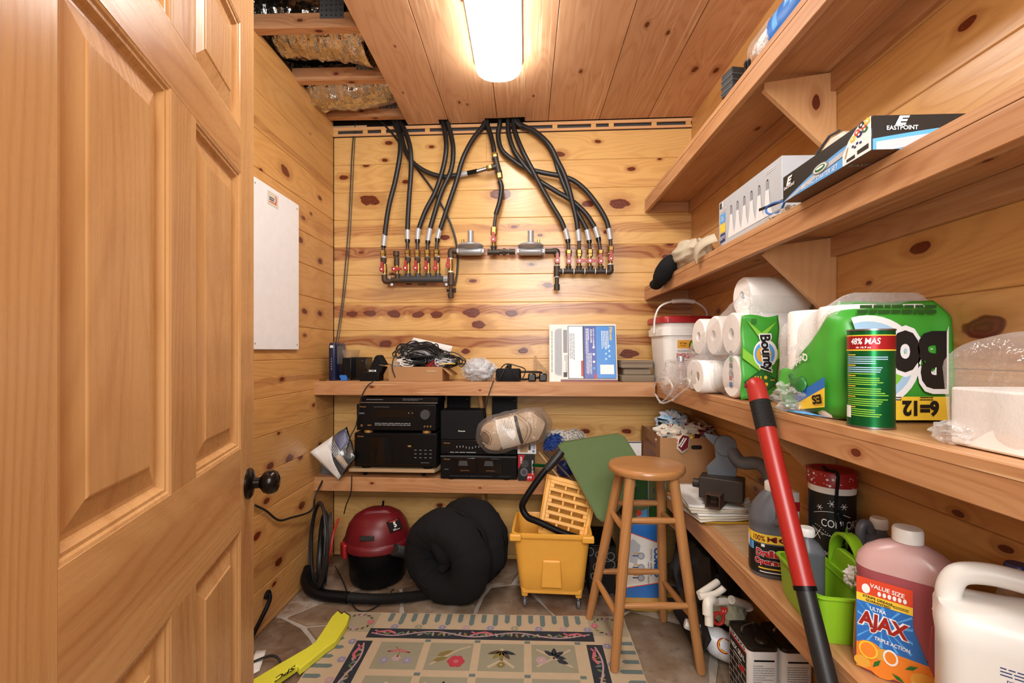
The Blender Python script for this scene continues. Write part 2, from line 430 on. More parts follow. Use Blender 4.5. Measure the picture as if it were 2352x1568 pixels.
plain('mop_white', 'b9b3aa', 0.95, var=0.25, vs=120, bump=1.0, bscale=120); plain('mop_blue', '1f3f86', 0.9, var=0.3, vs=90, bump=0.8, bscale=120)
plain('panel_white', 'eef0f4', 0.3); plain('fibre_cloth', '8c8a72', 0.9); plain('box_grey', 'b4bac1', 0.45); plain('mortar', 'aa9f93', 0.9, var=0.2, vs=20, bump=0.4, bscale=60)
plain('board_black', '1d1c1d', 0.6); plain('vac_hose', '161617', 0.5); plain('truss_plate', '9fa6ad', 0.35, 0.8); plain('bag_black', '0f1013', 0.45, bump=0.5, bscale=20)
plain('yarn_shade', '8d7862', 0.95); plain('filter_blue', '3f86d2', 0.4); plain('filter_violet', '4a5aa6', 0.4); plain('bulb_print', 'dfe2e6', 0.45)
plain('mop_bottle', 'e3e3e6', 0.35); plain('caddy_inner', '5f9a1c', 0.4); plain('news', 'cfc7b8', 0.9, var=0.12, vs=40)

def stone_mat():
    t = NT('flagstone'); tc, P, r = obj_coords(t)
    base = t.ramp(r, [(0.0, '664c37'), (0.25, '84705a'), (0.5, '6d4d37'), (0.75, '8a7862'), (1.0, '54483c')])
    n = t.noise(P, 7.0, 5.0, 0.6); n2 = t.noise(P, 24.0, 5.0, 0.65)
    c = t.mix(t.rng(n, 0.4, 0.7, 0.0, 0.75), base, lin('9b8b7b'))
    c = t.mix(t.rng(n2, 0.52, 0.75, 0.0, 0.6), c, lin('43352b'))
    c = t.mix(t.rng(t.noise(P, 4.0, 6.0, 0.7), 0.58, 0.72, 0.0, 0.6), c, lin('b7aca0'))
    t.bsdf(c, 0.55, bump=n2, bstr=0.5, bdist=0.006)
stone_mat()
def foil_mat():
    t = NT('foil'); tc, P, r = obj_coords(t)
    n = t.noise(P, 16.0, 4.0, 0.6)
    t.bsdf(t.ramp(n, [(0.3, 'c3bdb4'), (0.7, 'e4e0d8')]), 0.17, 1.0, bump=t.math('ADD', t.math('ABSOLUTE', t.math('SUBTRACT', t.noise(scaled(t, P, 30, 14, 14), 1.0, 3.0, 0.6), 0.5)), t.math('MULTIPLY', t.math('ABSOLUTE', t.math('SUBTRACT', t.noise(P, 60.0, 2.0, 0.6), 0.5)), 0.5)), bstr=0.35, bdist=0.03)
foil_mat()
def film_mat(name, fac=0.10, edge=0.55, rough=0.12, tint='ffffff', milky=0.5):
    t = NT(name); tc, P, r = obj_coords(t)
    tr = t.n('ShaderNodeBsdfTransparent'); tr.inputs[0].default_value = lin(tint)
    gl = t.n('ShaderNodeBsdfGlossy'); gl.inputs['Roughness'].default_value = rough
    df = t.n('ShaderNodeBsdfDiffuse'); df.inputs[0].default_value = lin('f2f2f2')
    bp = t.n('ShaderNodeBump'); bp.inputs['Strength'].default_value = 0.7; bp.inputs['Distance'].default_value = 0.01
    t.l(t.noise(P, 45.0, 3.0, 0.6), bp.inputs['Height'])
    t.l(bp.outputs[0], gl.inputs['Normal'])
    lw = t.n('ShaderNodeLayerWeight'); lw.inputs['Blend'].default_value = 0.35; t.l(bp.outputs[0], lw.inputs['Normal'])
    m1 = t.n('ShaderNodeMixShader'); m1.inputs[0].default_value = milky
    t.l(gl.outputs[0], m1.inputs[1]); t.l(df.outputs[0], m1.inputs[2])
    m2 = t.n('ShaderNodeMixShader'); t.l(t.math('MULTIPLY_ADD', lw.outputs['Facing'], edge, fac, clamp=True), m2.inputs[0])
    t.l(tr.outputs[0], m2.inputs[1]); t.l(m1.outputs[0], m2.inputs[2]); t.l(m2.outputs[0], t.out.inputs[0])
film_mat('film', 0.06, 0.4); film_mat('film_milky', 0.18, 0.45, milky=0.7); film_mat('film_smoke', 0.07, 0.4, tint='efeae4', milky=0.35)
film_mat('film_wrap', 0.08, 0.4, milky=0.45)
def liquid_mat(name, col, rough=0.25, trans=0.35):
    t = NT(name); tc, P, r = obj_coords(t)
    t.bsdf(t.mix(t.noise(P, 8.0, 2.0), tuple(a*0.94 for a in lin(col)[:3]) + (1,), lin(col)), rough, Transmission_Weight=0.0, Subsurface_Weight=trans, Subsurface_Radius=(0.05, 0.02, 0.02))
liquid_mat('ajax_liquid', 'a4545c', 0.22); liquid_mat('ajax_clear', 'c9a3a0', 0.3); liquid_mat('jug_white', 'e6e3dd', 0.4, 0.2)
def bubble_mat():
    t = NT('crate_fabric'); tc, P, r = obj_coords(t)
    v = t.n('ShaderNodeTexVoronoi', feature='F1'); t.l(P, v.inputs['Vector']); v.inputs['Scale'].default_value = 16.0
    d = t.math('ABSOLUTE', t.math('SUBTRACT', v.outputs['Distance'], 0.32))
    t.bsdf(t.mix(t.rng(d, 0.015, 0.04, 0.55, 0.0), lin('111113'), lin('b8b8b8')), 0.6)
bubble_mat()
def emit_mat():
    t = NT('lamp_diffuser'); e = t.n('ShaderNodeEmission'); e.inputs[0].default_value = (1.0, 0.96, 0.9, 1); e.inputs[1].default_value = LAMP_STRENGTH
    t.l(e.outputs[0], t.out.inputs[0])
emit_mat()
# ------------------------------------------------------------------ the room shell
Z0, PITCH = 0.022, 0.163
RND = random.Random(7)
def shell(name, pts, mat, label=None):
    return solo(name, M().poly(pts), mat, label, None, None, 'structure')
YB0, YB1 = 2.661, 2.604                         # back wall at the left and right corner
# walls: a backing sheet with tongue-and-groove boards as parts
wall_back = solo('wall_back', M().add([(XL-.3, YB0+.05, -.05), (XR+.3, YB1+.04, -.05), (XR+.3, YB1+.04, 3.2), (XL-.3, YB0+.05, 3.2)], [(0, 1, 2, 3)]), 'attic_dark', 'honey pine board wall behind the gas hoses', None, None, 'structure')
wall_left = solo('wall_left', M().box(XL-.06, -.6, -.05, XL-.02, YB0+.1, 2.6), 'attic_dark', 'knotty pine board wall behind the open door', None, None, 'structure')
wall_right = solo('wall_right', M().box(XR+.02, -.6, -.05, XR+.06, YB1+.1, 3.2), 'attic_dark', 'knotty pine board wall behind the deep shelves', None, None, 'structure')
LB = (Vector((XR, YB1, 0)) - Vector((XL, YB0, 0))).length
def split_knots(wall, klist):
    out = {}
    for px, py, s in klist:
        if wall == 'b': p = onb(px, py); u = (p - BL).dot(UB); sc = (p - CAM).dot(_F) / FPX
        elif wall == 'l': p = onx(px, py, XL); u = p.y + 0.6; sc = (p - CAM).dot(_F) / FPX
        else: p = onx(px, py, XR); u = 3.2 - p.y; sc = (p - CAM).dot(_F) / FPX
        k = int(math.floor((p.z - Z0) / PITCH))
        out.setdefault(k, []).append((u, p.z - Z0 - k * PITCH, s * sc))
    return out
KB = split_knots('b', [(848,460,13),(1150,446,13),(893,328,5),(884,368,4),(840,380,4),(790,407,6),(990,337,4),(932,417,5),(1285,354,7),(1372,325,4),(1450,388,5),
    (808,721,7),(850,719,8),(905,721,9),(960,722,8),(1003,722,8),(1085,718,11),(1100,745,11),(1175,720,8),(1330,722,7),(1440,714,8),(985,650,5),(1085,645,5),(1258,655,7),
    (1220,607,4),(1180,521,4),(885,789,9),(1070,806,7),(1202,805,7),(1445,812,11),(1345,990,6),(1440,990,6),(1352,468,8),(1420,468,13),(1395,532,5),(1540,560,5),(1530,590,6),(1515,365,3),
    (830,580,3),(900,630,4),(1480,745,6),(860,1168,5),(1010,1160,4),(925,940,5),(1020,545,6),(1240,540,4)])
KL = split_knots('l', [(655,392,11),(640,545,8),(690,551,7),(697,500,5),(735,600,6),(650,620,6),(735,720,7),(700,715,6),(648,870,6),(665,1052,9),(620,1070,8),(690,1050,6),(612,1150,7),
    (694,1160,9),(640,1290,9),(630,1340,5),(590,1230,9),(735,455,5),(740,900,5),(720,930,4),(600,390,4),(735,1020,5),(640,995,4),(610,740,6),(700,770,5)])
KR = split_knots('r', [(2222,55,13),(2115,568,15),(2255,752,28),(1985,700,10),(1995,650,5),(2048,508,9),(2310,1260,11),(2010,1197,5),(1870,850,8),(1650,715,7),(1710,370,9),(1700,590,7),
    (2280,960,6),(2100,1060,6),(1780,1000,6),(1960,1130,7),(2200,1180,9),(1660,940,6),(1690,1060,8),(1750,1105,8)])
SB = {12: (0.05, .018, .15), 11: (.1, .03, .25), 10: (0.02, .02, .0), 9: (.075, .03, .0)}
SB = {13: (.02, .02, .2), 11: (.1, .03, .6), 10: (.125, .04, 1.0), 9: (.05, .035, .45), 8: (.12, .035, .95), 7: (.1, .035, 1.0), 6: (.03, .02, .25), 4: (.1, .02, .25)}
def pine_board(parent, o, ex, L, z0, z1, kn, st, mat='pine_wall'):
    return bar(parent, 'board', o, ex, (0, 0, 1), L, z1 - z0 - 0.0008, 0.018, mat, kn, st, bevel=0.0026)
for k in range(-1, 16):
    za, zb = max(Z0 + k * PITCH, 0.0), min(Z0 + (k + 1) * PITCH, 2.467)
    if zb - za < 0.01: continue
    dz = Z0 + k * PITCH - za
    # back wall; the uppermost full board is butt-jointed
    kn = [(u, v + dz, s) for u, v, s in KB.get(k, [])]
    if k == 14:
        uj = bloc(1117, 340).x
        pine_board(wall_back, BL + Vector((0, 0, za)), UB, uj - .001, za, zb, [q for q in kn if q[0] < uj], SB.get(k))
        pine_board(wall_back, BL + UB * uj + Vector((0, 0, za)), UB, LB - uj, za, zb, [(q[0]-uj, q[1], q[2]) for q in kn if q[0] >= uj], SB.get(k))
    else:
        pine_board(wall_back, BL + Vector((0, 0, za)), UB, LB, za, zb, kn, SB.get(k))
    extra = lambda n: [(RND.uniform(.2, 3.0), RND.uniform(.02, .14), RND.choice((.003, .004, .006, .008))) for _ in range(n)]
    for parent, KK, o, ex in ((wall_left, KL, Vector((XL, -0.6, za)), (0, 1, 0)), (wall_right, KR, Vector((XR, 3.2, za)), (0, -1, 0))):
        L = 3.25 if parent is wall_left else 3.8
        kn = [(u, v + dz, s) for u, v, s in KK.get(k, [])]
        kn += extra(max(0, 3 - len(kn)))
        st = (RND.uniform(.02, .14), RND.uniform(.012, .03), RND.choice((0, 0, .25, .5)))
        zt = zb
        if parent is wall_left:
            o = Vector((XL, -0.6, za)); z1 = Z0 + (k + 1) * PITCH if k == 15 else zb
        pine_board(parent, o, ex, L, za, zt, kn, st, 'pine_wall_side')
for parent, o, ex, L in ((wall_left, Vector((XL, -0.6, 2.467)), (0, 1, 0), 3.25), (wall_right, Vector((XR, 3.2, 2.467)), (0, -1, 0), 3.8)):
    pine_board(parent, o, ex, L, 2.467, 2.56, [], None, 'pine_wall_side')
# slotted trim along the top of the back wall
tm = M(); tm.T = BACK
tm.box(0, -.004, 2.468, LB, -.012, 2.482); tm.box(0, -.004, 2.501, LB, -.014, 2.519)
trim_1 = solo('trim_1', tm, 'bracket_wood', 'thin slotted wooden strip between back wall and ceiling', None, None, 'structure', bevel=.001)
tb = M(); tb.T = BACK
for u in (.012, .19, .3, .56, .98, 1.3, 1.52, 1.62, 1.86, 2.05): tb.new(); tb.box(u - .012, -.003, 2.482, u + .016, -.011, 2.501)
parts(trim_1, 'spacer_block', tb, 'pine_wall', world=True)
part(trim_1, 'dark_slot', (lambda q: (setattr(q, 'T', BACK), q.box(0, 0.012, 2.46, LB, .004, 2.53))[1])(M()), 'dark_grey', world=True)

# ceiling planks running towards the back wall, notched for the hoses
ceiling = solo('ceiling', M().box(-.685, -.6, 2.545, XR + .1, 2.7, 2.56), 'attic_dark', 'wide brown pine plank ceiling', None, None, 'structure')
CE = [-.685, -.441, -.16, .129, .419, .69, .94]
for i in range(6):
    x0, x1 = CE[i] + .0012, CE[i + 1] - .0012
    ye = lambda x: YB0 - (x - XL) * math.tan(ANG) - .022
    n0 = .045
    L0 = -0.6
    poly = [(x0, L0), (x1, L0), (x1, ye(x1)), (x0, ye(x0))]
    if i == 0: poly = [(x0, L0), (x1, L0), (x1, ye(x1) - n0), (x1 - .055, ye(x1) - n0), (x1 - .055, ye(x1)), (x0, ye(x0))]
    if i == 1: poly = [(x0, L0), (x1, L0), (x1, ye(x1) - n0), (x1 - .07, ye(x1) - n0), (x1 - .07, ye(x1)), (x0, ye(x0))]
    if i == 2: poly = [(x0, L0), (x1, L0), (x1, ye(x1)), (-.005, ye(x1)), (-.005, ye(x1) - n0), (x0, ye(x0) - n0)]
    mb = M(); mb.prism([(y, -x) for x, y in poly], -.02, 0)
    ob = bpy.data.objects.new('plank', _mesh('plank', M().prism([(y + .6, x - x0) for x, y in poly], -.02, 0), 'pine_ceiling', None, 25))
    ob.parent = ceiling
    ob.matrix_basis = wmat(ceiling).inverted() @ Matrix(((0, 1, 0, x0), (1, 0, 0, -.6), (0, 0, -1, ZC), (0, 0, 0, 1)))
    COL.objects.link(ob); _mods(ob, .0015)
    ks = {0: [(2.9, .06, .004), (2.55, .12, .004)], 1: [(3.0, .09, .006), (3.02, .13, .005), (2.3, .2, .005)], 2: [(2.95, .2, .005), (2.2, .1, .004)], 3: [(2.75, .13, .008), (2.1, .05, .006)],
          4: [(2.45, .07, .009), (2.5, .17, .007)], 5: [(2.3, .15, .014), (2.75, .1, .013), (2.76, .2, .013)]}[i]
    for j, q in enumerate(ks): ob['k%d' % (j + 1)] = [float(a) for a in q]

# open strip left of the planks: joists, truss plates, foil wrapped duct, dark roof space
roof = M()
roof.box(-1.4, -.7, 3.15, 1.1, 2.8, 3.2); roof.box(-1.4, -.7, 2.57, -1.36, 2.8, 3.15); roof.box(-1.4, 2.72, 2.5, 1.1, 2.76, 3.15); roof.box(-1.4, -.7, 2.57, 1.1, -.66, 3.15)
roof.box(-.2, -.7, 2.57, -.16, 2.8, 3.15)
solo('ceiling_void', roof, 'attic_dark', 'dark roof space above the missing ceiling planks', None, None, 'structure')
JY = (1.855, 2.215, 2.565)
for i, y in enumerate(JY):
    lab = ('nearest rough ceiling joist with a large metal truss plate', 'middle rough ceiling joist between the foil ducts', 'rough ceiling joist closest to the back wall')[i]
    j = thing('ceiling_joist', lab, 'joist', (-.9, y, 2.541), 0, 'joists in the open ceiling strip')
    bar(j, 'beam', (XL - .15, y, 2.541), (1, 0, 0), (0, 0, 1), 1.2, .062, .042, 'pine_joist', [(.35, .03, .007), (.62, .02, .004)], (.03, .02, .3), bevel=.002)
    bar(j, 'beam_underside', (XL - .15, y + .042, 2.5405), (1, 0, 0), (0, -1, 0), 1.2, .042, .004, 'pine_joist', [(.42, .02, .008)], None, bevel=.001)
    # nailed truss plate near the plank edge
    px = ((735, 790), (818, 862), (870, 912))[i]
    xa, xb = ony(px[0], 20, y).x, ony(px[1], 20, y).x
    z0, z1 = ((2.575, 2.66), (2.585, 2.625), (2.582, 2.625))[i]
    tp = M().box(xa, y - .001, z0, xb, y - .003, z1, 0)
    rr = random.Random(i)
    for a in range(5):
        for b in range(4):
            cx_, cz_ = xa + (xb - xa) * (a + .5) / 5, z0 + (z1 - z0) * (b + .5) / 4
            tp.box(cx_ - .004, y - .0031, cz_ - .0035, cx_ + .001, y - .0045, cz_ + .0035, rr.choice((1, 2, 2)))
    part(j, 'truss_plate', tp, ['truss_plate', 'dark_grey', 'steel'], world=True)
def duct(y, z, r, x0, x1, lab, seed):
    mb = M()
    n = 60
    def fn(u, v):
        a = 2 * pi * v; x = x0 + (x1 - x0) * u
        rr = r * (1 + .15 * mnoise.noise(Vector((x * 7, cos(a) * 2 + seed, sin(a) * 2))) + .16 * abs(mnoise.noise(Vector((x * 26, cos(a) * 3, sin(a) * 3 + seed)))) + .06 * mnoise.noise(Vector((x * 70, cos(a) * 9, sin(a) * 9))))
        zz = z + rr * sin(a) + .03 * sin(x * 5 + seed); return Vector((x, y + rr * 1.25 * cos(a), max(zz, 2.575) if x > -.72 else zz))
    mb.grid(fn, n, 40)
    solo('foil_duct', mb, 'foil', lab, 'duct', 'foil ducts in the open ceiling', angle=9)
duct(2.065, 2.66, .105, -1.33, -.6, 'crumpled silver foil duct behind the nearest joist', 1.0)
duct(2.43, 2.655, .1, -1.33, -.6, 'crumpled silver foil duct close to the back wall', 4.0)
solo('roof_timber', M().cbox((-1.05, 2.05, 2.95), .09, .9, .05, Matrix.Rotation(rad(35), 4, 'Z')), 'pine_joist', 'slanting timber high up in the dark roof space', 'timber', bevel=.002)
solo('rafter_block', (lambda q: (setattr(q, 'T', BACK), q.box(.0, -.012, 2.5, .2, .0, 2.53))[1])(M()), 'raw_ply', 'grey wooden block above the back wall beside the cables', 'block')

# floor: mortar bed with flagstones
floor = solo('floor', M().add([(XL-.05, -.8, -.012), (XR+.05, -.8, -.012), (XR+.05, 2.75, -.012), (XL-.05, 2.75, -.012)], [(0, 1, 2, 3)]), 'mortar', 'brown and grey flagstone floor with pale joints', None, None, 'structure')
def clip(poly, p, n):
    out = []
    for i in range(len(poly)):
        a, b = poly[i], poly[(i + 1) % len(poly)]
        da, db = (a - p).dot(n), (b - p).dot(n)
        if da <= 0: out.append(a)
        if (da < 0 < db) or (db < 0 < da): out.append(a + (b - a) * (da / (da - db)))
    return out
rs = random.Random(21)
seeds = []
for i in range(6):
    for j in range(9):
        seeds.append(Vector((XL + .17 + i * .36 + rs.uniform(-.13, .13) + (.16 if j % 2 else 0), -.35 + j * .36 + rs.uniform(-.13, .13))))
for i, p in enumerate(seeds):
    poly = [Vector((XL - .02, -.7)), Vector((XR + .02, -.7)), Vector((XR + .02, 2.7)), Vector((XL - .02, 2.7))]
    for j, q in enumerate(seeds):
        if i == j: continue
        d = (q - p)
        if d.length > 1.5: continue
        poly = clip(poly, (p + q) / 2 - d.normalized() * .011, d)
        if len(poly) < 3: break
    if len(poly) < 3: continue
    # roughen the outline
    out = []
    for a in range(len(poly)):
        A, B = poly[a], poly[(a + 1) % len(poly)]
        k = max(1, int((B - A).length / .09))
        for s in range(k):
            q = A + (B - A) * (s / k)
            out.append(q + Vector((rs.uniform(-.008, .008), rs.uniform(-.008, .008))))
    c = sum(out, Vector((0, 0))) / len(out)
    h = rs.uniform(-.0035, 0.0)
    top = [(c.x + (q.x - c.x) * .975, c.y + (q.y - c.y) * .975, h) for q in out]
    mid = [(q.x, q.y, h - .004) for q in out]; bot = [(q.x, q.y, -.014) for q in out]
    mb = M().loft([bot, mid, top])
    o = part(floor, 'stone', mb, 'flagstone', world=True, angle=50)

# ------------------------------------------------------------------ six-panel door, standing open on the left
DE = at(583, 808, 1.065); DE = Vector((DE.x, DE.y, 0))
DH = (_R * .2756 - _F).normalized(); DN = Vector((0, 0, 1)).cross(DH)
DW, DHGT = .762, 2.03
core = M(); core.T = Matrix(((DH.x, DN.x, 0, DE.x), (DH.y, DN.y, 0, DE.y), (0, 0, 1, 0), (0, 0, 0, 1)))
core.box(0.002, -.033, .012, DW, -.014, DHGT)
door_1 = solo('door_1', core, 'pine_door', 'open varnished pine six-panel door with dark knob', None, None, 'structure')
DX = [0, .1, .334, .424, .658, DW]
DZ = [(.012, .24), (.82, .995), (1.58, 1.675), (1.9, DHGT)]        # rails
def dpt(u, z): return DE + DH * u + Vector((0, 0, z))
for a, b in ((0, .1), (.658, DW)):
    bar(door_1, 'stile', dpt(a, .012), (0, 0, 1), DH, DHGT - .012, b - a, .034, 'pine_door', [], (.05, .04, .15), bevel=.001)
for a, b in DZ:
    bar(door_1, 'rail', dpt(.1, b), DH, (0, 0, -1), .558, b - a, .034, 'pine_door', [], (.08, .05, .45) if b < 1.8 else None, bevel=.0008)
PZ = [(.24, .82), (.995, 1.58), (1.675, 1.9)]
for a, b in PZ:
    bar(door_1, 'mullion', dpt(.334, a), (0, 0, 1), DH, b - a, .09, .034, 'pine_door', [], (.05, .03, .3), bevel=.0008)
    for u0, u1 in ((.1, .334), (.424, .658)):
        L, w = b - a, u1 - u0
        mb = M(); rings = []
        for ins, dz in ((0, -.0005), (.0035, -.0015), (.006, -.004), (.010, -.0045), (.015, -.011), (.017, -.0125), (.022, -.0125), (.05, -.0055), (.0515, -.004), (.0535, -.0035)):
            rings.append([(ins, ins, dz), (L - ins, ins, dz), (L - ins, w - ins, dz), (ins, w - ins, dz)])
        mb.loft(rings, cap=False); mb.poly(rings[-1])
        ob = bpy.data.objects.new('panel', _mesh('panel', mb, 'pine_door', None, 12))
        ez = Vector((0, 0, 1)).cross(DH); o = dpt(u0, a)
        ob.parent = door_1
        ob.matrix_basis = wmat(door_1).inverted() @ Matrix(((0, DH.x, ez.x, o.x), (0, DH.y, ez.y, o.y), (1, 0, ez.z, o.z), (0, 0, 0, 1)))
        COL.objects.link(ob); ob['st'] = [.12, .03, .2]
kp = dpt(.045, .905)
kb = M(); kb.T = Matrix.Translation(kp) @ Matrix(((DN.x, -DN.y, 0, 0), (DN.y, DN.x, 0, 0), (0, 0, 1, 0), (0, 0, 0, 1)))
kb.lathe([(.034, 0), (.034, .004), (.030, .008), (.018, .010), (.0125, .012), (.0125, .024), (.017, .028), (.024, .033), (.027, .042), (.0265, .051), (.022, .059), (.013, .0635), (.006, .0645), (.0, .0645)], 28, axis='x')
part(door_1, 'door_knob', kb, 'bronze', world=True, label='dark bronze round door knob on a disc rosette')

# ------------------------------------------------------------------ shelves
SH, BT, FH = (.53, 1.043, 1.567, 2.065), .02, .054     # tops, board thickness, fascia height
XF = .676
def bracket(parent, o, ex, ez, w, h, mat='bracket_wood', kn=()):
    """triangular gusset: o = inner top corner at the wall, ex out from the wall, drop h"""
    ex = Vector(ex); ez = Vector((0, 0, -1))
    n = ex.cross(ez).normalized()
    me = _mesh('bracket', M().prism([(0, 0), (.03, w), (.05, w), (h, .0)][::1], -.009, .009), mat, None, 25)
    ob = bpy.data.objects.new('bracket', me); ob.parent = parent
    ez2 = ez.cross(ex)
    ob.matrix_basis = wmat(parent).inverted() @ Matrix(((ez.x, ex.x, ez2.x, o[0]), (ez.y, ex.y, ez2.y, o[1]), (ez.z, ex.z, ez2.z, o[2]), (0, 0, 0, 1)))
    COL.objects.link(ob); _mods(ob, .001)
    for i, k in enumerate(kn): ob['k%d' % (i + 1)] = [float(a) for a in k]
RL = ('lowest deep wall shelf on the right, carrying jugs and the green caddy', 'right wall shelf stacked with paper towel packs and the green can', 'right wall shelf holding the bulb box and billiard box', 'topmost right wall shelf just under the ceiling')
YBR = YB1 - .004
for i, z in enumerate(SH):
    s = thing('wall_shelf', RL[i], 'shelf', (.81, 1.3, z - BT), 0, 'pine shelves along the right wall')
    L = YBR + .35
    yend = YBR + .006
    if i == 1: yend = YBR - .0
    bar(s, 'shelf_board', (XF, -.35, z), (0, 1, 0), (1, 0, 0), L, XR - XF, BT, 'pine_shelf', [(1.2, .1, .006)], None, bevel=.002) if False else None
    ob = bar(s, 'shelf_board', (XR, -.35, z), (0, 1, 0), (-1, 0, 0), L, XR - XF, BT, 'pine_shelf', [(1.2, .1, .006), (2.1, .06, .008)], None, bevel=.002)
    # fascia: faces the room (-x)
    bar(s, 'front_rail', (XF + .001, -.35, z - BT), (0, 1, 0), (0, 0, -1), L, FH, .018, 'pine_shelf', [(RND.uniform(.2, 1.8), .02, .006), (RND.uniform(.5, 1.8), .03, .009)], (.02, .02, .2), bevel=.0015)
    bar(s, 'wall_cleat', (XR - .019, -.35, z - BT - .0005), (0, 1, 0), (0, 0, -1), L - .001, .06, .018, 'pine_shelf', [(.8, .03, .012)], None, bevel=.001)
    q = BACK @ Vector((bloc(1482, 700).x + .02, -.019, z - BT - .0005))
    bar(s, 'end_cleat', BACK @ Vector((LB - (XR - XF) + .02, -.019, z - BT - .0005)), UB, (0, 0, -1), XR - XF - .045, .06, .018, 'pine_shelf', [], None, bevel=.001) if False else None
    oc = BACK @ Vector((LB - .02, -.019, z - BT - .0005))
    bar(s, 'end_cleat', oc, -UB, (0, 0, -1), XR - XF - .045, .055, .018, 'pine_shelf', [], None, bevel=.001)
    yb = onx(1918, 300, XR).y
    if i > 0: bracket(s, (XR - .001, yb, z - BT - .0005), (-1, 0, 0), None, .215, .26, kn=[(.09, .06, .014)] if i == 3 else ())
BS = (.53, 1.043)
for i, z in enumerate(BS):
    s = thing('wall_shelf', ('lower shelf across the back wall, carrying the stereo equipment', 'upper shelf across the back wall, carrying cables and the filter box')[i], 'shelf', BACK @ Vector((.95, -.12, z - BT)), -ANG, 'pine shelves across the back wall')
    U1 = LB - (XR - XF) - .0015
    L = U1 - .002
    bar(s, 'shelf_board', BACK @ Vector((.001, 0, z)), UB, NB, 1.0, .25, BT, 'pine_shelf', mesh=None, bevel=.002) if False else None
    bar(s, 'shelf_board', BACK @ Vector((U1, -.001, z)), -UB, NB, L, .25, BT, 'pine_shelf', [(1.2, .21, .008), (.4, .1, .006)], None, bevel=.002)
    bar(s, 'front_rail', BACK @ Vector((.001, -.2515, z - BT - FH)), UB, (0, 0, 1), L, FH, .018, 'pine_shelf', [(.32, .045, .007), (.9, .03, .004)], (.02, .02, .25), bevel=.0015)
    bar(s, 'wall_cleat', BACK @ Vector((.001, -.02, z - BT - .06)), UB, (0, 0, 1), L, .059, .018, 'pine_shelf', [], None, bevel=.001)
    ub = bloc(1108 if i else 1112, 1000, .1).x
    br = M(); br.T = BACK
    br.prism([(-.021, z - BT - .001), (-.225, z - BT - .001), (-.225, z - BT - .03), (-.021, z - BT - .25)], ub - .009, ub + .009, axis='x')
    part(s, 'bracket', br, 'bracket_wood', world=True, bevel=.001)

# ------------------------------------------------------------------ ceiling lamp
lampx, y0, y1 = -.122, .93, 2.13
lt = thing('ceiling_light', 'bright white wraparound fluorescent lamp on the plank ceiling', 'lamp', (lampx, (y0 + y1) / 2, ZC), 0)
mb = M()
def stad(w, ya, yb, z, n=10):
    r = w / 2; p = []
    for i in range(n + 1): a = pi * i / n; p.append((lampx + r * cos(a), yb - r * .62 + r * .62 * sin(a), z))
    for i in range(n + 1): a = pi + pi * i / n; p.append((lampx + r * cos(a), ya + r * .62 + r * .62 * sin(a), z))
    return p
part(lt, 'base_pan', M().loft([stad(.218, y0 - .006, y1 + .006, ZC - .0002), stad(.218, y0 - .006, y1 + .006, ZC - .010)]), 'dark_grey', world=True)
prof = [(.206, 0, .010), (.208, 0, .02), (.203, .003, .04), (.19, .009, .056), (.165, .02, .068), (.12, .04, .076), (.06, .07, .079)]
part(lt, 'diffuser', M().loft([stad(w, y0 + d, y1 - d, ZC - h) for w, d, h in prof]), 'lamp_diffuser', world=True)
part(lt, 'latch', M().ell((lampx, y1 - .012, ZC - .0595), .006, .004, .005, 10, 6), 'black_plastic', world=True)
# ------------------------------------------------------------------ gas hoses and manifolds on the back wall
def bp(px, py, off=.074): return onb(px, py, off)
def bpts(lst, o0=.074, o1=None):
    n = len(lst); o1 = o0 if o1 is None else o1
    return [onb(p[0], p[1], p[2] if len(p) > 2 else o0 + (o1 - o0) * i / (n - 1)) for i, p in enumerate(lst)]
HR = .0138
def corrug(mb, p, q, r, mat=0):
    p, q = Vector(p), Vector(q); n = max(6, int((q - p).length / .0035)); pts = []; rs = []
    for i in range(n * 2 + 1):
        pts.append(p + (q - p) * (i / (2 * n))); rs.append(r * (1.0 if i % 2 else .86))
    mb.tube(pts, rs, 12, mat)
def hexnut(mb, p, q, r, mat=0): mb.tube([p, Vector(p) + (Vector(q) - Vector(p)) * .08, Vector(p) + (Vector(q) - Vector(p)) * .92, q], [r * .9, r, r, r * .9], 6, mat)
def hose(path, label, tail=None, o0=.08, o1=.074, r=HR, top=True, tape=True):
    """path: pixels of the jacket; tail: pixels (sleeve top .. sleeve bottom, corrugated to, nut to)"""
    pts = bpts(path, o0, o1)
    if top:
        oc = .017 if path[0][0] < 1000 else .036
        pts[0] = onb(path[0][0], path[0][1], oc); pts[1] = onb(path[1][0], path[1][1], (oc + o0) / 2)
        pts = [pts[0] + Vector((0, 0, .09))] + pts
    t = thing('gas_hose', label, 'hose', pts[-1], 0, 'black gas hoses on the back wall')
    part(t, 'jacket', M().tube(spline(pts, 8), r, 12), 'black_rubber', world=True)
    if tail:
        s0, s1, c1, n1 = [onb(*q, o1) for q in tail]
        part(t, 'tape_sleeve', M().tube(spline([pts[-1], s0, s1], 3), r * 1.07, 12), 'tape_silver', world=True)
        if tape:
            d = (c1 - s1)
            part(t, 'black_tape', M().cyl(s1, s1 + d * .3, r * 1.08, r * 1.0, 12), 'black_gloss', world=True)
        m = M(); corrug(m, s1, c1, r * .82); part(t, 'corrugated_end', m, 'steel', world=True)
        m = M(); mid = c1 + (n1 - c1) * .62
        hexnut(m, c1, mid, r * 1.3); m.new(); hexnut(m, mid, n1, r * 1.2); parts(t, 'brass_nut', m, 'brass', world=True)
    return t
hose([(905,279),(917,310),(919,350),(909,410),(894,470),(886,520),(884,540)], 'leftmost thick gas hose, running to the elbow of the left manifold', [(883,543),(881,565),(880,575),(881,590)])
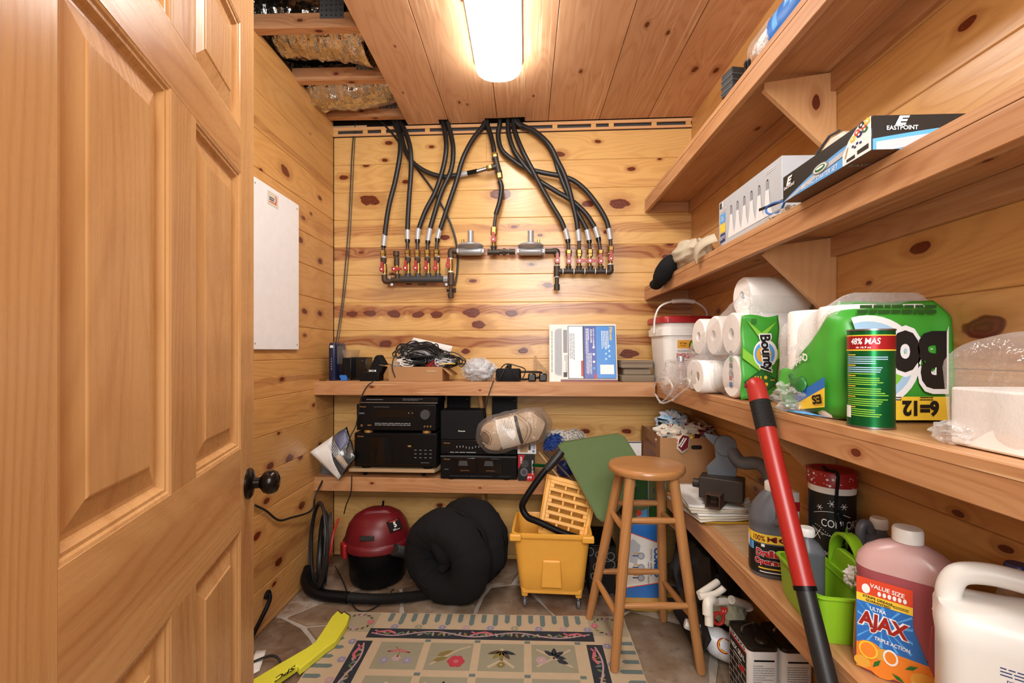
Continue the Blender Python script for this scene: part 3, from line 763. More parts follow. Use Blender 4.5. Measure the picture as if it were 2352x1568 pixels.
hose([(920,279),(931,302),(942,340),(944,390),(940,450),(937,500),(936,528)], 'straight gas hose hanging second from the left corner', [(936,532),(936,550),(936,573),(937,590)])
hose([(1017,279),(1022,305),(1025,340),(1018,385),(1000,440),(977,485),(962,525)], 'gas hose swinging down to the third connector from the left', [(960,532),(959,550),(959,574),(959,590)])
hose([(1028,279),(1036,310),(1041,345),(1036,390),(1014,440),(998,490),(988,525)], 'gas hose curving to the fourth connector from the left', [(986,533),(983,553),(982,574),(982,590)], .045, .074)
hose([(1113,283),(1086,320),(1063,365),(1047,420),(1030,470),(1015,515),(1011,527)], 'long gas hose sweeping from the middle notch to the left manifold', [(1009,530),(1005,548),(1003,573),(1003,590)], .085, .074)
hose([(912,279),(921,310),(931,345),(950,375),(985,397),(1022,406),(1056,401)], 'gas hose bending sideways behind the others towards the tee', None, .035, .035)
hose([(1119,283),(1127,310),(1133,335),(1135,348)], 'short gas hose dropping from the ceiling notch into the tee', None, .06, .074)
hose([(1148,283),(1144,312),(1153,345),(1180,369),(1207,386),(1245,396),(1286,404),(1318,415),(1348,440),(1375,475),(1392,505),(1398,525)], 'outermost right gas hose, ending at the right manifold elbow', [(1399,530),(1402,550),(1403,566),(1402,582)], .035, .074, tape=False)
hose([(1167,283),(1169,310),(1181,345),(1205,380),(1232,410),(1275,438),(1315,462),(1345,490),(1362,515),(1366,522)], 'gas hose crossing behind two others to the fourth right connector', [(1368,526),(1374,546),(1379,574),(1379,588)], .05, .074)
hose([(1179,283),(1186,312),(1202,350),(1224,392),(1245,432),(1268,472),(1288,505),(1297,527)], 'gas hose falling steeply to the first right connector', [(1299,530),(1304,550),(1306,574),(1306,589)], .07, .074)
hose([(1186,282),(1222,301),(1252,326),(1272,358),(1284,395),(1302,440),(1322,480),(1340,512),(1348,528)], 'lower twin of the two arching right hoses', [(1349,533),(1353,552),(1355,573),(1355,589)], .05, .074)
hose([(1192,282),(1230,303),(1262,333),(1280,368),(1295,398),(1306,430),(1316,470),(1324,505),(1327,528)], 'upper twin of the two arching right hoses', [(1328,532),(1330,554),(1330,574),(1330,589)], .092, .074, tape=False)
# hose from the tee down to the riser, with bare corrugated ends
t = thing('gas_hose', 'short gas hose between the tee and the centre valve', 'hose', bp(1134, 530), 0, 'black gas hoses on the back wall')
part(t, 'jacket', M().tube(spline(bpts([(1148,416),(1152,432),(1148,462),(1139,492)])), HR, 12), 'black_rubber', world=True)
m = M(); corrug(m, bp(1139,492), bp(1135,523), HR * .84); m.new(); corrug(m, bp(1148,416), bp(1147,406), HR * .84); parts(t, 'corrugated_end', m, 'steel', world=True)
m = M(); hexnut(m, bp(1135,522), bp(1134,540), HR * 1.35); part(t, 'brass_nut', m, 'brass', world=True)
# side connection and tee body
t = thing('pipe_tee', 'dark iron tee with brass nuts high on the back wall', 'pipe fitting', bp(1141, 400), 0)
m = M(); m.cyl(bp(1138,365), bp(1146,396), .0165, n=14); m.cyl(bp(1141,381), bp(1128,385), .0155, n=14); m.cyl(bp(1137,362), bp(1138,367), .019, n=14); m.cyl(bp(1145,393), bp(1146,398), .019, n=14)
part(t, 'tee_body', m, 'black_iron', world=True)
m = M(); hexnut(m, bp(1136,352), bp(1138,365), .018); m.new(); hexnut(m, bp(1146,396), bp(1148,410), .018); m.new(); hexnut(m, bp(1130,384), bp(1118,387), .018)
parts(t, 'brass_nut', m, 'brass', world=True)
m = M(); corrug(m, bp(1135,346), bp(1136,354), HR*.85); m.new(); corrug(m, bp(1119,387), bp(1095,394,.04), HR * .85); parts(t, 'corrugated_end', m, 'steel', world=True)
part(t, 'tape_sleeve', M().cyl(bp(1074,398,.035), bp(1053,402,.031), HR * 1.1, n=12), 'tape_silver', world=True)
part(t, 'black_tape', M().cyl(bp(1097,393,.04), bp(1073,398,.035), HR * .98, n=12), 'black_gloss', world=True)
# thin copper-style tube behind, down to the left drip leg
m = M().tube(spline(bpts([(868,272,.012),(884,288,.015),(910,318,.016),(946,372,.014),(990,430,.014),(1025,490,.014),(1044,540,.02),(1051,585,.022),(1050,625,.03),(1044,655,.045)]), 8), .0058, 8)
solo('gas_tube', m, 'black_rubber', 'thin black tube running behind the hoses to the drip leg', 'tube')

def ball_valve(parent, p, q, turned, r=.0125, hoff=.0):
    """brass valve body from p (bottom) up to q with a red lever"""
    p, q = Vector(p), Vector(q); ax = (q - p).normalized()
    m = M(); m.tube([p, p + (q-p)*.12, p + (q-p)*.2, p + (q-p)*.35, p + (q-p)*.6, p + (q-p)*.8, p + (q-p)*.88, q], [r, r, r*.9, r*1.12, r*1.12, r*.9, r, r], 14)
    v = part(parent, 'valve', m, 'brass', world=True)
    c = p + (q - p) * .48 + NB * (r * 1.1)
    side = UB
    hd = side if turned else ax
    sd = ax if turned else side
    h = M()
    base = c + NB * .006 - UB * hoff
    def P2(a, b, n): return base + hd * a + sd * b + NB * n
    outl = [(1.22 * a_, 1.3 * b_) for a_, b_ in [(-.012, -.006), (-.006, -.0105), (.006, -.0105), (.014, -.0065), (.034, -.005), (.036, .0), (.034, .005), (.014, .0065), (.006, .0105), (-.006, .0105), (-.012, .006)]]
    h.loft([[P2(a, b, 0) for a, b in outl], [P2(a, b, .0045) for a, b in outl]])
    ho = part(v, 'valve_handle', h, 'red_plastic', world=True)
    n = M(); n.cyl(c, base + NB * .005, .003, n=8); n.cyl(base + NB * .0046, base + NB * .009, .0055, .0045, n=8)
    nn = part(v, 'valve_nut', n, 'chrome', world=True)
def teefit(mb, px, py, up=12, half=14, r=.017):
    mb.cyl(bp(px - half, py), bp(px + half, py), r * .86, n=14)
    mb.cyl(bp(px, py), bp(px, py - up), r * .86, n=14)
    mb.cyl(bp(px - half, py), bp(px - half + 4, py), r, n=14); mb.cyl(bp(px + half - 4, py), bp(px + half, py), r, n=14); mb.cyl(bp(px, py - up), bp(px, py - up + 4), r, n=14)
def elbow(mb, a, c, b, r=.0165): mb.tube(spline([bp(*a), bp(*c), bp(*b)], 6), r, 14)
GM = 'gas pipe manifolds on the back wall'
# left manifold
g = thing('gas_manifold', 'left gas manifold with six red-handled valves and a dark grey header', 'manifold', bp(960, 655), 0, GM)
m = M(); m.cyl(bp(921,641), bp(1018,641), .0195, n=18)
for x in (937, 960, 984, 1006): m.cyl(bp(x,641), bp(x,628), .0165, n=14)
part(g, 'header', m, 'dark_grey', world=True)
m = M(); elbow(m, (883,631), (885,645), (900,645)); m.cyl(bp(899,645), bp(912,644), .013, n=12); m.new(); teefit(m, 913, 643, 14, 10); m.new()
m.cyl(bp(1036,627), bp(1036,655), .0185, n=14); m.cyl(bp(1033,641), bp(1020,641), .014, n=12); m.new(); elbow(m, (1036,592), (1036,576), (1050,577), .0175)
m.new(); m.cyl(bp(1036,655), bp(1035,675), .0105, n=12); m.cyl(bp(1035,673), bp(1036,684), .0185, .016, n=14); m.new(); m.cyl(bp(911,610), bp(911,592), .0155, n=14); m.cyl(bp(910,588), bp(910,577), .0175, n=14); m.cyl(bp(910,592), bp(910,586), .011, n=12)
for x in (881, 937, 959, 982, 1004): m.new(); m.tube([bp(x, 592), bp(x, 600), bp(x, 603), bp(x+1, 608)], [.0175, .0175, .0135, .0125], 14)
parts(g, 'iron_fitting', m, 'brown_iron', world=True)
for x, y0_, y1_, tr in ((884,632,607,0),(912,630,607,1),(938,628,605,0),(961,628,605,0),(984,628,605,0),(1006,628,605,0),(1035,628,592,0)):
    ball_valve(g, bp(x, y0_), bp(x, y1_), tr, hoff=.01 if not tr else .01)
m = M()
for x, y in ((881,591),(937,589),(959,589),(982,589),(1004,589),(1035,594),(1035,624),(883,631),(912,630)): m.new(); m.cyl(bp(x,y-1.4), bp(x,y+1.4), .0135, n=12)
parts(g, 'thread_tape', m, 'white_plastic', world=True)
m = M(); m.cyl(bp(1019,641), bp(1029,641), .0185, n=8); m.new(); m.cyl(bp(896,640), bp(899,640), .017, n=8); m.new(); m.cyl(bp(900,653,.03), bp(900,653,.078), .008, n=10); m.new(); m.cyl(bp(1025,653,.03), bp(1025,653,.078), .008, n=10);
parts(g, 'steel_clamp', m, 'zinc', world=True)
m = M(); m.cyl(bp(1026,667), bp(1046,666), .008, n=8); m.cyl(bp(1044,662), bp(1044,672), .009, n=8); part(g, 'clamp', m, 'tin_dark', world=True)
bar(None, 'nailing_strip', onb(890, 660, .004) , UB, (0, 0, 1), .355, .05, .004, 'pine_shelf', [], (.02, .02, .6), bevel=.001)
o = bpy.data.objects['nailing_strip']; tag(o, 'reddish wooden strip fixed behind the left gas manifold', 'strip')
part(o, 'handwriting', M().lines(bp(940, 652, .0055), UB, (0,0,1), .035, .014, 1, seed=3, thick=.6).lines(bp(970, 653, .0055), UB, (0,0,1), .05, .016, 2, seed=5, thick=.5), 'black_print', world=True)
# right manifold
g = thing('gas_manifold', 'right gas manifold of dark iron tees with red levers', 'manifold', bp(1340, 640), 0, GM)
m = M()
m.cyl(bp(1279,611), bp(1279,635), .0175, n=14); m.cyl(bp(1281,623), bp(1291,623), .0155, n=14); m.cyl(bp(1279,635), bp(1279,655), .0115, n=12); m.cyl(bp(1279,653), bp(1279,666), .0165, n=14)
for x in (1306, 1330, 1356, 1380): m.new(); teefit(m, x, 623, 12, 12, .0165)
m.new(); m.cyl(bp(1290,623), bp(1394,623), .0125, n=12); m.new()
elbow(m, (1391,623), (1402,623), (1402,609)); m.new(); elbow(m, (1268,577), (1279,577), (1279,590)); m.cyl(bp(1252,577), bp(1268,577), .0155, n=14)
parts(g, 'iron_fitting', m, 'black_iron', world=True)
for x, y0_, y1_, tr in ((1280,611,588,0),(1306,612,590,0),(1330,612,588,1),(1354,612,588,1),(1379,612,590,0),(1402,608,582,0)): ball_valve(g, bp(x, y0_), bp(x, y1_), tr)
m = M()
for x in (1293, 1318, 1343, 1367, 1392): m.new(); m.cyl(bp(x-.8,623), bp(x+.8,623), .0172, n=12)
for x, y in ((1280,610),(1279,636),(1279,654),(1330,588),(1354,588),(1402,607),(1306,588),(1379,588),(1402,582)): m.new(); m.cyl(bp(x,y-1.1), bp(x,y+1.1), .0138, n=12)
parts(g, 'thread_tape', m, 'white_plastic', world=True)
# centre riser and cross pipe
g = thing('gas_riser', 'centre gas riser valve and tee between the two regulators', 'pipe fitting', bp(1134, 590), 0)
m = M(); teefit(m, 1134, 579, 14, 14); m.new(); m.cyl(bp(1146,578), bp(1170,578), .0095, n=12); m.cyl(bp(1149,578), bp(1166,578), .014, n=10); m.cyl(bp(1155,578), bp(1161,578), .0205, n=8); m.new(); m.cyl(bp(1169,578), bp(1183,578), .0165, n=14)
parts(g, 'iron_fitting', m, 'black_iron', world=True)
ball_valve(g, bp(1134,565), bp(1134,538), 0)
def regulator(px, py, sgn, label):
    g = thing('gas_regulator', label, 'regulator', bp(px, py + 10), 0, 'gas regulators on the back wall')
    m = M(); m.tube([bp(px-29,py), bp(px-25,py), bp(px-22,py), bp(px+22,py), bp(px+25,py), bp(px+29,py)], [.014, .021, .0235, .0235, .021, .014], 18)
    m.cyl(bp(px-31,py), bp(px-25,py), .019, n=6); m.cyl(bp(px+25,py), bp(px+31,py), .019, n=6)
    m.T = Matrix.Translation(bp(px, py - 7)); m.lathe([(.03, -.01), (.05, 0), (.069, .006), (.072, .01), (.072, .0155), (.068, .018), (.05, .026), (.03, .030)], 28); m.T = Matrix.Identity(4)
    part(g, 'body', m, 'zinc', world=True)
    m = M(); c = bp(px, py - 16); m.cyl(c, c + Vector((0,0,.072)), .0165, n=18); m.cyl(c + Vector((0,0,.066)), c + Vector((0,0,.075)), .0175, n=18)
    part(g, 'spring_tower', m, 'zinc', world=True)
    c = bp(px - sgn * 18, py - 15); m = M(); m.cyl(c, c + Vector((0,0,.013)), .011, n=8); v = part(g, 'vent', m, 'zinc', world=True)
    m = M(); m.cyl(c + Vector((0,0,.013)), c + Vector((0,0,.03)), .008, n=6); part(g, 'vent_cap', m, 'brass', world=True)
regulator(1081, 577, 1, 'left grey disc-shaped gas regulator with its tower')
regulator(1219, 577, -1, 'right grey disc-shaped gas regulator with its tower')
# black cable hanging near the left corner
def cable(name, pts, r, label, cat='cable', mat='black_rubber', k=8, n=8, group=None):
    return solo(name, M().tube(spline(pts, k), r, n), mat, label, cat, group)
cable('hanging_cable', [onb(820,276,-.005) + Vector((0,0,.08)), onb(817,284,.01), onb(812,310,.008), onb(808,360,.008), onb(805,430,.008), onb(801,510,.008), onb(794,600,.008), onb(786,690,.01), onb(776,760,.03), onb(770,795,.06)], .0035, 'thick black cable hanging in the left corner down to the blue modem')
cable('hanging_cable', [onb(821,276,-.005) + Vector((0,0,.08)), onb(818,284,.006), onb(814,340,.006), onb(808,470,.006), onb(803,560,.006), onb(796,640,.006), onb(786,720,.012), onb(780,765,.04), onb(776,800,.06)], .0022, 'thinner black cable hanging beside the thick one in the left corner')
# white panel cover on the left wall
t = thing('panel_cover', 'tall white metal panel cover on the left wall', 'panel', (XL, 2.03, 1.21), 0)
ya, yb = 1.83, 2.217
part(t, 'cover', M().box(XL + .0005, ya, 1.21, XL + .014, yb, 1.925), 'panel_white', world=True, bevel=.003)
m = M()
for y in (ya + .02, yb - .02):
    for z in (1.235, 1.9): m.new(); m.cyl((XL+.014, y, z), (XL+.0155, y, z), .004, n=10)
parts(t, 'screw', m, 'zinc', world=True)
c = onx(627, 459, XL + .0145)
part(t, 'sticker', M().box(XL+.0143, c.y - .042, c.z - .03, XL+.0148, c.y + .042, c.z + .03), 'offwhite', world=True)
m = M()
arc = [(cos(a), sin(a)) for a in [rad(-60 + 10 * i) for i in range(13)]]
m.add([(XL+.0152, c.y + .01 + .024 * a * .8, c.z + .004 + .022 * b) for a, b in arc] + [(XL+.0152, c.y + .01 + .015 * a * .8, c.z + .004 + .015 * b) for a, b in arc], [(i, i+1, 14+i, 13+i) for i in range(12)], 0)
m.lines((XL+.0152, c.y - .01, c.z), (0, 1, 0), (0, 0, 1), .04, .018, 2, mat=1, seed=2, thick=.6)
m.flat([(-.03, -.016), (.03, -.016), (.03, -.012), (-.03, -.012)], (XL+.0152, c.y, c.z), (0, 1, 0), (0, 0, 1), 0)
part(t, 'sticker_print', m, ['orange_red', 'navy_print'], world=True)
# ------------------------------------------------------------------ things on the upper back shelf
def bu(px, off): return bloc(px, 800, off).x
def bthing(name, label, cat, u, off, z, rot=0.0, group=None):
    return thing(name, label, cat, BACK @ Vector((u, -off, z)), -ANG + rot, group)
def blob(mb, c, rx, ry, rz, seed=0, amp=.12, fr=3.0, n=28, m=18, mat=0, flat=None):
    o = Vector((seed * 3.7, seed * 1.9, seed * 5.3))
    def f(d):
        v = mnoise.noise(d * fr + o) * amp + mnoise.noise(d * fr * 2.6 + o) * amp * .55 + mnoise.noise(d * fr * 6 + o) * amp * .22
        return 1 + v
    mb.ell(c, rx, ry, rz, n, m, mat, f, z0=-1.0 if flat is None else flat)
    return mb
Z1 = SH[1]
EX, EZ = Vector((1, 0, 0)), Vector((0, 0, 1))
# blue modem standing on edge
t = bthing('modem', 'tall dark blue modem standing in the left corner of the shelf', 'modem', bu(762, .2), .2, Z1)
m = M(); m.loft([[(x, y, z) for x, y in rrect(w, d, r, 4, 0, .07)] for w, d, r, z in ((.038, .135, .012, 0), (.042, .14, .014, .01), (.042, .142, .014, .17), (.04, .14, .014, .195), (.032, .132, .012, .207))]); part(t, 'body', m, 'blue_black')
part(t, 'sticker', M().box(-.009, -.0015, .18, .007, -.0005, .193), 'white_print')
m = M()
for i in range(5): m.box(-.003, -.0012, .06 + i * .014, .001, -.0002, .067 + i * .014)
part(t, 'indicator_light', m, 'grey_print', kind='stuff')
part(t, 'side_grille', M().box(.0215, .02, .09, .0225, .13, .19), 'grey_plastic')
# dock with a clear cup and blue tabs
t = bthing('charging_dock', 'black charging dock with blue feet beside the modem', 'dock', bu(795, .19), .19, Z1)
part(t, 'body', M().box(-.022, 0, .012, .03, .1, .125), 'black_plastic', bevel=.005)
part(t, 'clear_cup', M().loft([[(x, y, z) for x, y in rrect(w, .09, .008, 3, .008, .05)] for w, z in ((.05, .125), (.062, .15), (.075, .168))]), 'film_smoke')
part(t, 'blue_tab', M().box(-.026, -.012, .0, .008, .01, .022).box(-.034, -.008, .014, .002, .012, .03), 'blue_print', bevel=.002)
t = bthing('plastic_case', 'plain upright black plastic case left of the cable carton', 'case', bu(824, .155), .155, Z1)
part(t, 'shell', M().box(-.047, 0, 0, .045, .09, .128), 'black_gloss', bevel=.003); part(t, 'hole', M().cyl((.02, -.0004, .11), (.02, -.001, .11), .004, n=10), 'dark_grey')
t = bthing('speaker_dock', 'black speaker dock lying upside down with a sloped front', 'speaker', bu(848, .235), .235, Z1)
part(t, 'base', M().box(-.052, 0, 0, .052, .08, .046), 'black_plastic', bevel=.003)
part(t, 'sloped_body', M().loft([[(-.005, y, .045), (.052, y, .03), (.082, y, .085), (.048, y, .142), (.03, y, .135), (.0, y, .07)] for y in (.004, .08)]), 'black_matte', bevel=.006, seg=3)
part(t, 'lettering', M().text('BOSE', (.018, -.0012, .056), (-1, 0, 0), (0, 0, -1), .011, .04, bold=.02).flat([(0, 0), (0, 0), (0, 0)], (0, 0, 0), EX, EZ), 'white_print')
m = M(); m.ell((0, 0, 0), .004, .004, .004, 8, 6)
# small bright clip near the corner
solo('metal_clip', M().cyl(BACK @ Vector((.025, -.225, Z1 + .006)), BACK @ Vector((.06, -.235, Z1 + .006)), .006, n=8), 'brass', 'tiny shiny clip at the far left end of the upper shelf', 'clip')
# carton with cables
u0, u1, of = bu(893, .235), bu(1016, .235), .235
t = bthing('cable_carton', 'low open cardboard carton filled with tangled cables', 'carton', (u0 + u1) / 2, of, Z1)
w, dp, h = (u1 - u0), .19, .078
m = M(); th = .003
part(t, 'front_wall', M().box(-w/2, 0, 0, w/2, th, h), 'cardboard'); part(t, 'back_wall', M().box(-w/2, dp - th, 0, w/2, dp, h), 'cardboard')
part(t, 'side_wall', M().box(-w/2, th, 0, -w/2 + th, dp - th, h), 'cardboard'); part(t, 'side_wall', M().box(w/2 - th, th, 0, w/2, dp - th, h), 'cardboard')
part(t, 'bottom', M().box(-w/2, 0, 0, w/2, dp, .002), 'cardboard_dark')
part(t, 'flap', M().add([(-w/2, .002, h), (-w/2, dp * .8, h), (-w/2 - .05, dp * .8, h + .012), (-w/2 - .052, .0, h + .01)], [(0, 1, 2, 3)]), 'cardboard', solid=.003)
part(t, 'flap', M().add([(w/2, .0, h - .005), (w/2, dp * .8, h - .005), (w/2 + .055, dp * .8, h - .045), (w/2 + .05, .0, h - .05)], [(0, 1, 2, 3)]), 'cardboard', solid=.003)
part(t, 'packing_tape', M().box(.06, -.0012, .05, .115, 0, .06), 'raw_ply')
tw = wmat(t)
# papers and envelopes behind the cables
m = M().grid(lambda a, b: tw @ ((Vector((-.162, .172, .092)) * (1 - a) + Vector((.13, .172, .06)) * a) * (1 - b) + (Vector((-.06, .18, .24)) * (1 - a) + Vector((.165, .18, .19)) * a) * b + Vector((0, .003 * sin(a * 6 + b * 3), 0))), 10, 8)
solo('paper_sheet', m, 'white_paper', 'white sheet of paper standing behind the cable tangle', 'paper', solid=.001)
pb = M().grid(lambda a, b: tw @ Vector((-.175 + a * .13 + b * .085, .05 + b * .07 + .008 * sin(a * 9 + b * 5), .05 + b * .135 + a * .01)), 14, 14)
pb.crumple(.005, 40, 2)
pbo = solo('plastic_pouch', pb, 'film_milky', 'clear plastic pouch marked 6ft leaning left of the cables', 'pouch', solid=.0008)
part(pbo, 'lettering', M().text('6ft', tw @ Vector((-.075, .095, .172)), Vector((.75, .1, .65)), Vector((-.6, .1, .75)), .016, bold=.01), 'black_print', world=True)
# the cables: every cable its own tangled line
rc = random.Random(5)
CL = [('black_rubber', .0042, 'thick black cable looping highest over the carton'), ('black_rubber', .0036, 'black cable arching to the right of the carton'), ('black_rubber', .003, 'black cable knotted in the middle of the tangle'), ('black_rubber', .003, 'black cable coiled low at the front of the tangle'),
      ('black_rubber', .0026, 'thin black cable woven through the back of the tangle'), ('white_plastic', .0028, 'white cable coiled at the front left of the tangle'), ('light_grey', .0026, 'grey cable winding across the top of the tangle'), ('dark_grey', .0034, 'dark grey cable bunched right of the carton middle'),
      ('yellow_print', .0024, 'yellow cable peeking out at the right carton end'), ('red_plastic', .0022, 'red cable loop inside the tangle'), ('light_grey', .003, 'pale grey cable ring at the right of the tangle')]
spread = [(-.0, .1, .15, .15, .055), (.11, .08, .10, .14, .045), (.01, .07, .12, .09, .035), (.0, .05, .12, .09, .02), (.02, .1, .11, .1, .035), (-.06, .03, .10, .05, .02), (.0, .09, .13, .08, .03), (.12, .06, .10, .06, .03), (.17, .05, .07, .045, .02), (.09, .05, .085, .04, .015), (.15, .04, .1, .06, .02)]
for i, ((mt, r, lab), (cx_, cy_, cz_, rx_, rz_)) in enumerate(zip(CL, spread)):
    pts = []
    turns = 15 if i not in (5, 8) else 11
    for k in range(turns * 4):
        a = k * pi / 2 * .93 + i
        q = .55 + .45 * rc.random()
        pts.append(tw @ Vector((cx_ + rx_ * q * cos(a) + rc.uniform(-.015, .015), max(-.004 if cz_ > .1 else .012, cy_ + .06 * q * sin(a * .7 + i)), max(cz_ + rz_ * q * sin(a) + rc.uniform(-.012, .012), .008 if abs(cx_ + rx_ * q * cos(a)) < w/2 - .03 else .094))))
    solo('tangled_cable', M().tube(spline(pts, 4), r, 6), mt, lab, 'cable', 'tangled cables in the carton')
# tall loop cable
cable('tangled_cable', [tw @ Vector(p) for p in ((-.11, .0, .02), (-.125, -.005, .08), (-.105, .0, .15), (-.04, .0, .205), (.0, .01, .215), (.01, .02, .19), (-.06, .02, .165), (-.08, .01, .195), (-.03, .02, .17), (.06, .02, .165), (.12, .02, .12), (.1, .0, .19), (.12, .0, .195), (.13, .01, .15), (.2, .02, .155), (.26, .02, .12), (.265, .01, .1), (.24, .01, .08), (.2, .01, .14), (.14, .01, .06))], .0032, 'long black cable drawing the outer loops of the tangle', group='tangled cables in the carton')
# plastic wrapped bundle
t = bthing('bagged_bundle', 'crumpled whitish plastic bag bundle right of the cable carton', 'bag', bu(1098, .23), .2, Z1)
m = blob(M(), (0, 0, .062), .088, .06, .064, 3, .3, 2.2, 48, 30, flat=-.95); part(t, 'bag', m, 'film_milky', angle=25)
m = blob(M(), (0, 0, .06), .08, .054, .057, 3, .26, 2.2, 40, 24, flat=-.95); part(t, 'wrapped_contents', m, 'light_grey', angle=14)
# black adapter with cord and bent handle
t = bthing('power_adapter', 'black power adapter with a wire wrapped around it', 'adapter', bu(1168, .2), .2, Z1)
m = M().loft([[(x, y, z) for x, y in rrect(.135 * k, .075 * k, .012, 3)] for z, k in ((.004, .95), (.012, 1), (.06, .97), (.068, .88))]); part(t, 'brick', m, 'black_matte')
part(t, 'cord', M().tube(spline([(-.05, -.04, .0), (-.03, -.045, .04), (.0, -.03, .085), (.04, -.042, .03), (.07, -.04, .01), (.09, .0, .06), (.05, .02, .08), (-.02, .01, .09), (-.06, -.03, .03), (-.05, -.05, .002)], 6), .003, 6), 'black_rubber')
part(t, 'plug', M().cyl((.0, 0, .068), (.006, 0, .092), .016, .012, 10), 'black_plastic')
t = bthing('wire_handle', 'black bent bar handle lying behind the two small cubes', 'handle', bu(1222, .18), .18, Z1)
part(t, 'bar', M().tube(spline([(-.07, .0, .05), (.0, .0, .05), (.045, 0, .047), (.052, 0, .035), (.04, 0, .022), (-.01, 0, .012), (-.075, 0, .008)], 5), .006, 8), 'black_plastic')
for px, lab in ((1222, 'left small black rounded cube at the shelf edge'), (1247, 'right small black rounded cube at the shelf edge')):
    t = bthing('small_cube', lab, 'cube', bu(px, .225), .225, Z1, group='small black cubes')
    part(t, 'body', M().box(-.021, -.02, .002, .021, .022, .044), 'black_gloss', bevel=.008, seg=3); part(t, 'face_plate', M().box(-.015, -.0215, .008, .015, -.0195, .038), 'dark_grey', bevel=.003)
# leaning triangular wooden bracket
t = bthing('loose_bracket', 'loose triangular wooden bracket leaning beside the filter box', 'bracket', bu(1245, .1), .08, Z1)
m = M(); m.box(-.044, 0, 0, -.03, .018, .135)
part(t, 'upright', m, 'raw_ply'); m = M().prism([(-.03, .115), (-.03, .098), (.062, -.0), (.082, -.0)], 0, .018, axis='y'); part(t, 'brace', m, 'raw_ply'); part(t, 'foot', M().box(-.03, .0, 0, .1, .018, .012), 'raw_ply')
# filter boxes leaning on the wall
for bi in range(2):
    off = .215 - bi * .034
    t = bthing('filter_box', ('front white and blue air filter box leaning on the wall', 'second air filter box right behind the front one')[bi], 'box', bu(1340, off), off, Z1, group='air filter boxes on the back shelf')
    t.rotation_euler = (rad(-13), 0, -ANG - rad(1))
    W_, H_, T_ = .358, .315, .026
    m = M().box(-W_/2, 0, 0, W_/2, T_, H_); part(t, 'carton', m, 'white_paper', bevel=.0015)
    part(t, 'red_edge_band', M().box(-W_/2 + .06, -.0007, .0, W_/2 + .0006, T_, .012), 'red_dark')
    if bi: continue
    m = M()
    def F(poly, mat): m.flat([(a * W_ - W_/2, b * H_) for a, b in poly], (0, -.0012 - .0003 * (mat > 3), 0), EX, EZ, mat)
    F([(.28, .05), (.985, .05), (.985, .97), (.28, .97)], 0)          # dark border
    def G(poly, mat, lift): m.flat([(a * W_ - W_/2, b * H_) for a, b in poly], (0, -.0012 - lift, 0), EX, EZ, mat)
    G([(.52, .06), (.98, .06), (.98, .96), (.52, .96)], 1, .0003)
    G([(.29, .06), (.5, .06), (.5, .96), (.29, .96)], 2, .0004)
    G([(.52, .06), (.70, .06), (.70, .96), (.52, .96)], 3, .0004)
    G([(.08, .16), (.13, .1), (.19, .1), (.19, .93), (.13, .93), (.08, .85)], 4, .0004)
    for i in range(9): G([(.085 + i * .0115, .12), (.09 + i * .0115, .12), (.09 + i * .0115, .91), (.085 + i * .0115, .91)], 5, .0007)
    G([(.21, .5), (.27, .5), (.27, .9), (.21, .9)], 5, .0006); G([(.21, .08), (.265, .08), (.265, .16), (.21, .16)], 6, .0006)
    G([(.47, .09), (.5, .09), (.5, .36), (.47, .36)], 7, .0008); G([(.75, .13), (.95, .13), (.95, .29), (.75, .29)], 2, .0008); G([(.66, .055), (.7, .055), (.7, .12), (.66, .12)], 7, .001)
    for k, y in enumerate((.59, .47, .34, .23)): G(ell_pts(.018, .02, 12, .66, y), (8, 8, 8, 9)[k], .001)
    mm = M()
    def T(s, a, b, h, mat, w=None, **kw): mm.text(s, (a * W_ - W_/2, -.0024, b * H_), (0, 0, -1), (1, 0, 0), h, w, mat, **kw)
    T('Filtrete', .92, .83, .016, 1, .072, bold=.02)
    T('HELP GET A CLEANER,', .66, .76, .008, 0, .1, bold=.02); T('FRESHER HOME', .625, .79, .008, 0, .075, bold=.02)
    mm.lines((.57 * W_ - W_/2, -.0024, .7 * H_), (0, 0, -1), (1, 0, 0), .14, .02, 4, 0, 4); mm.lines((.59 * W_ - W_/2, -.0024, .3 * H_), (0, 0, -1), (1, 0, 0), .12, .03, 4, 0, 9); mm.lines((.83 * W_ - W_/2, -.0024, .72 * H_), (0, 0, -1), (1, 0, 0), .1, .04, 5, 0, 6)
    mm.lines((.34 * W_ - W_/2, -.0024, .6 * H_), (0, 0, -1), (1, 0, 0), .15, .03, 3, 2, 6); mm.lines((.25 * W_ - W_/2, -.0024, .3 * H_), (0, 0, -1), (1, 0, 0), .1, .02, 3, 2, 2); mm.lines((.04 * W_ - W_/2, -.0024, .5 * H_), (0, 0, -1), (1, 0, 0), .24, .01, 1, 2, 12)
    for i in range(7): mm.flat(ell_pts(.006, .006, 10), ((.84 + .05 * (i % 2)) * W_ - W_/2, -.0024, (.66 - i * .045) * H_), EX, EZ, 3)
    part(t, 'printed_panel', m, ['dark_grey', 'filter_blue', 'white_print', 'filter_violet', 'light_grey', 'grey_print', 'black_print', 'red_print', 'white_print', 'blue_sky'], kind='stuff')
    part(t, 'lettering', mm, ['white_print', 'yellow_print', 'grey_print', 'blue_pale'], kind='stuff')
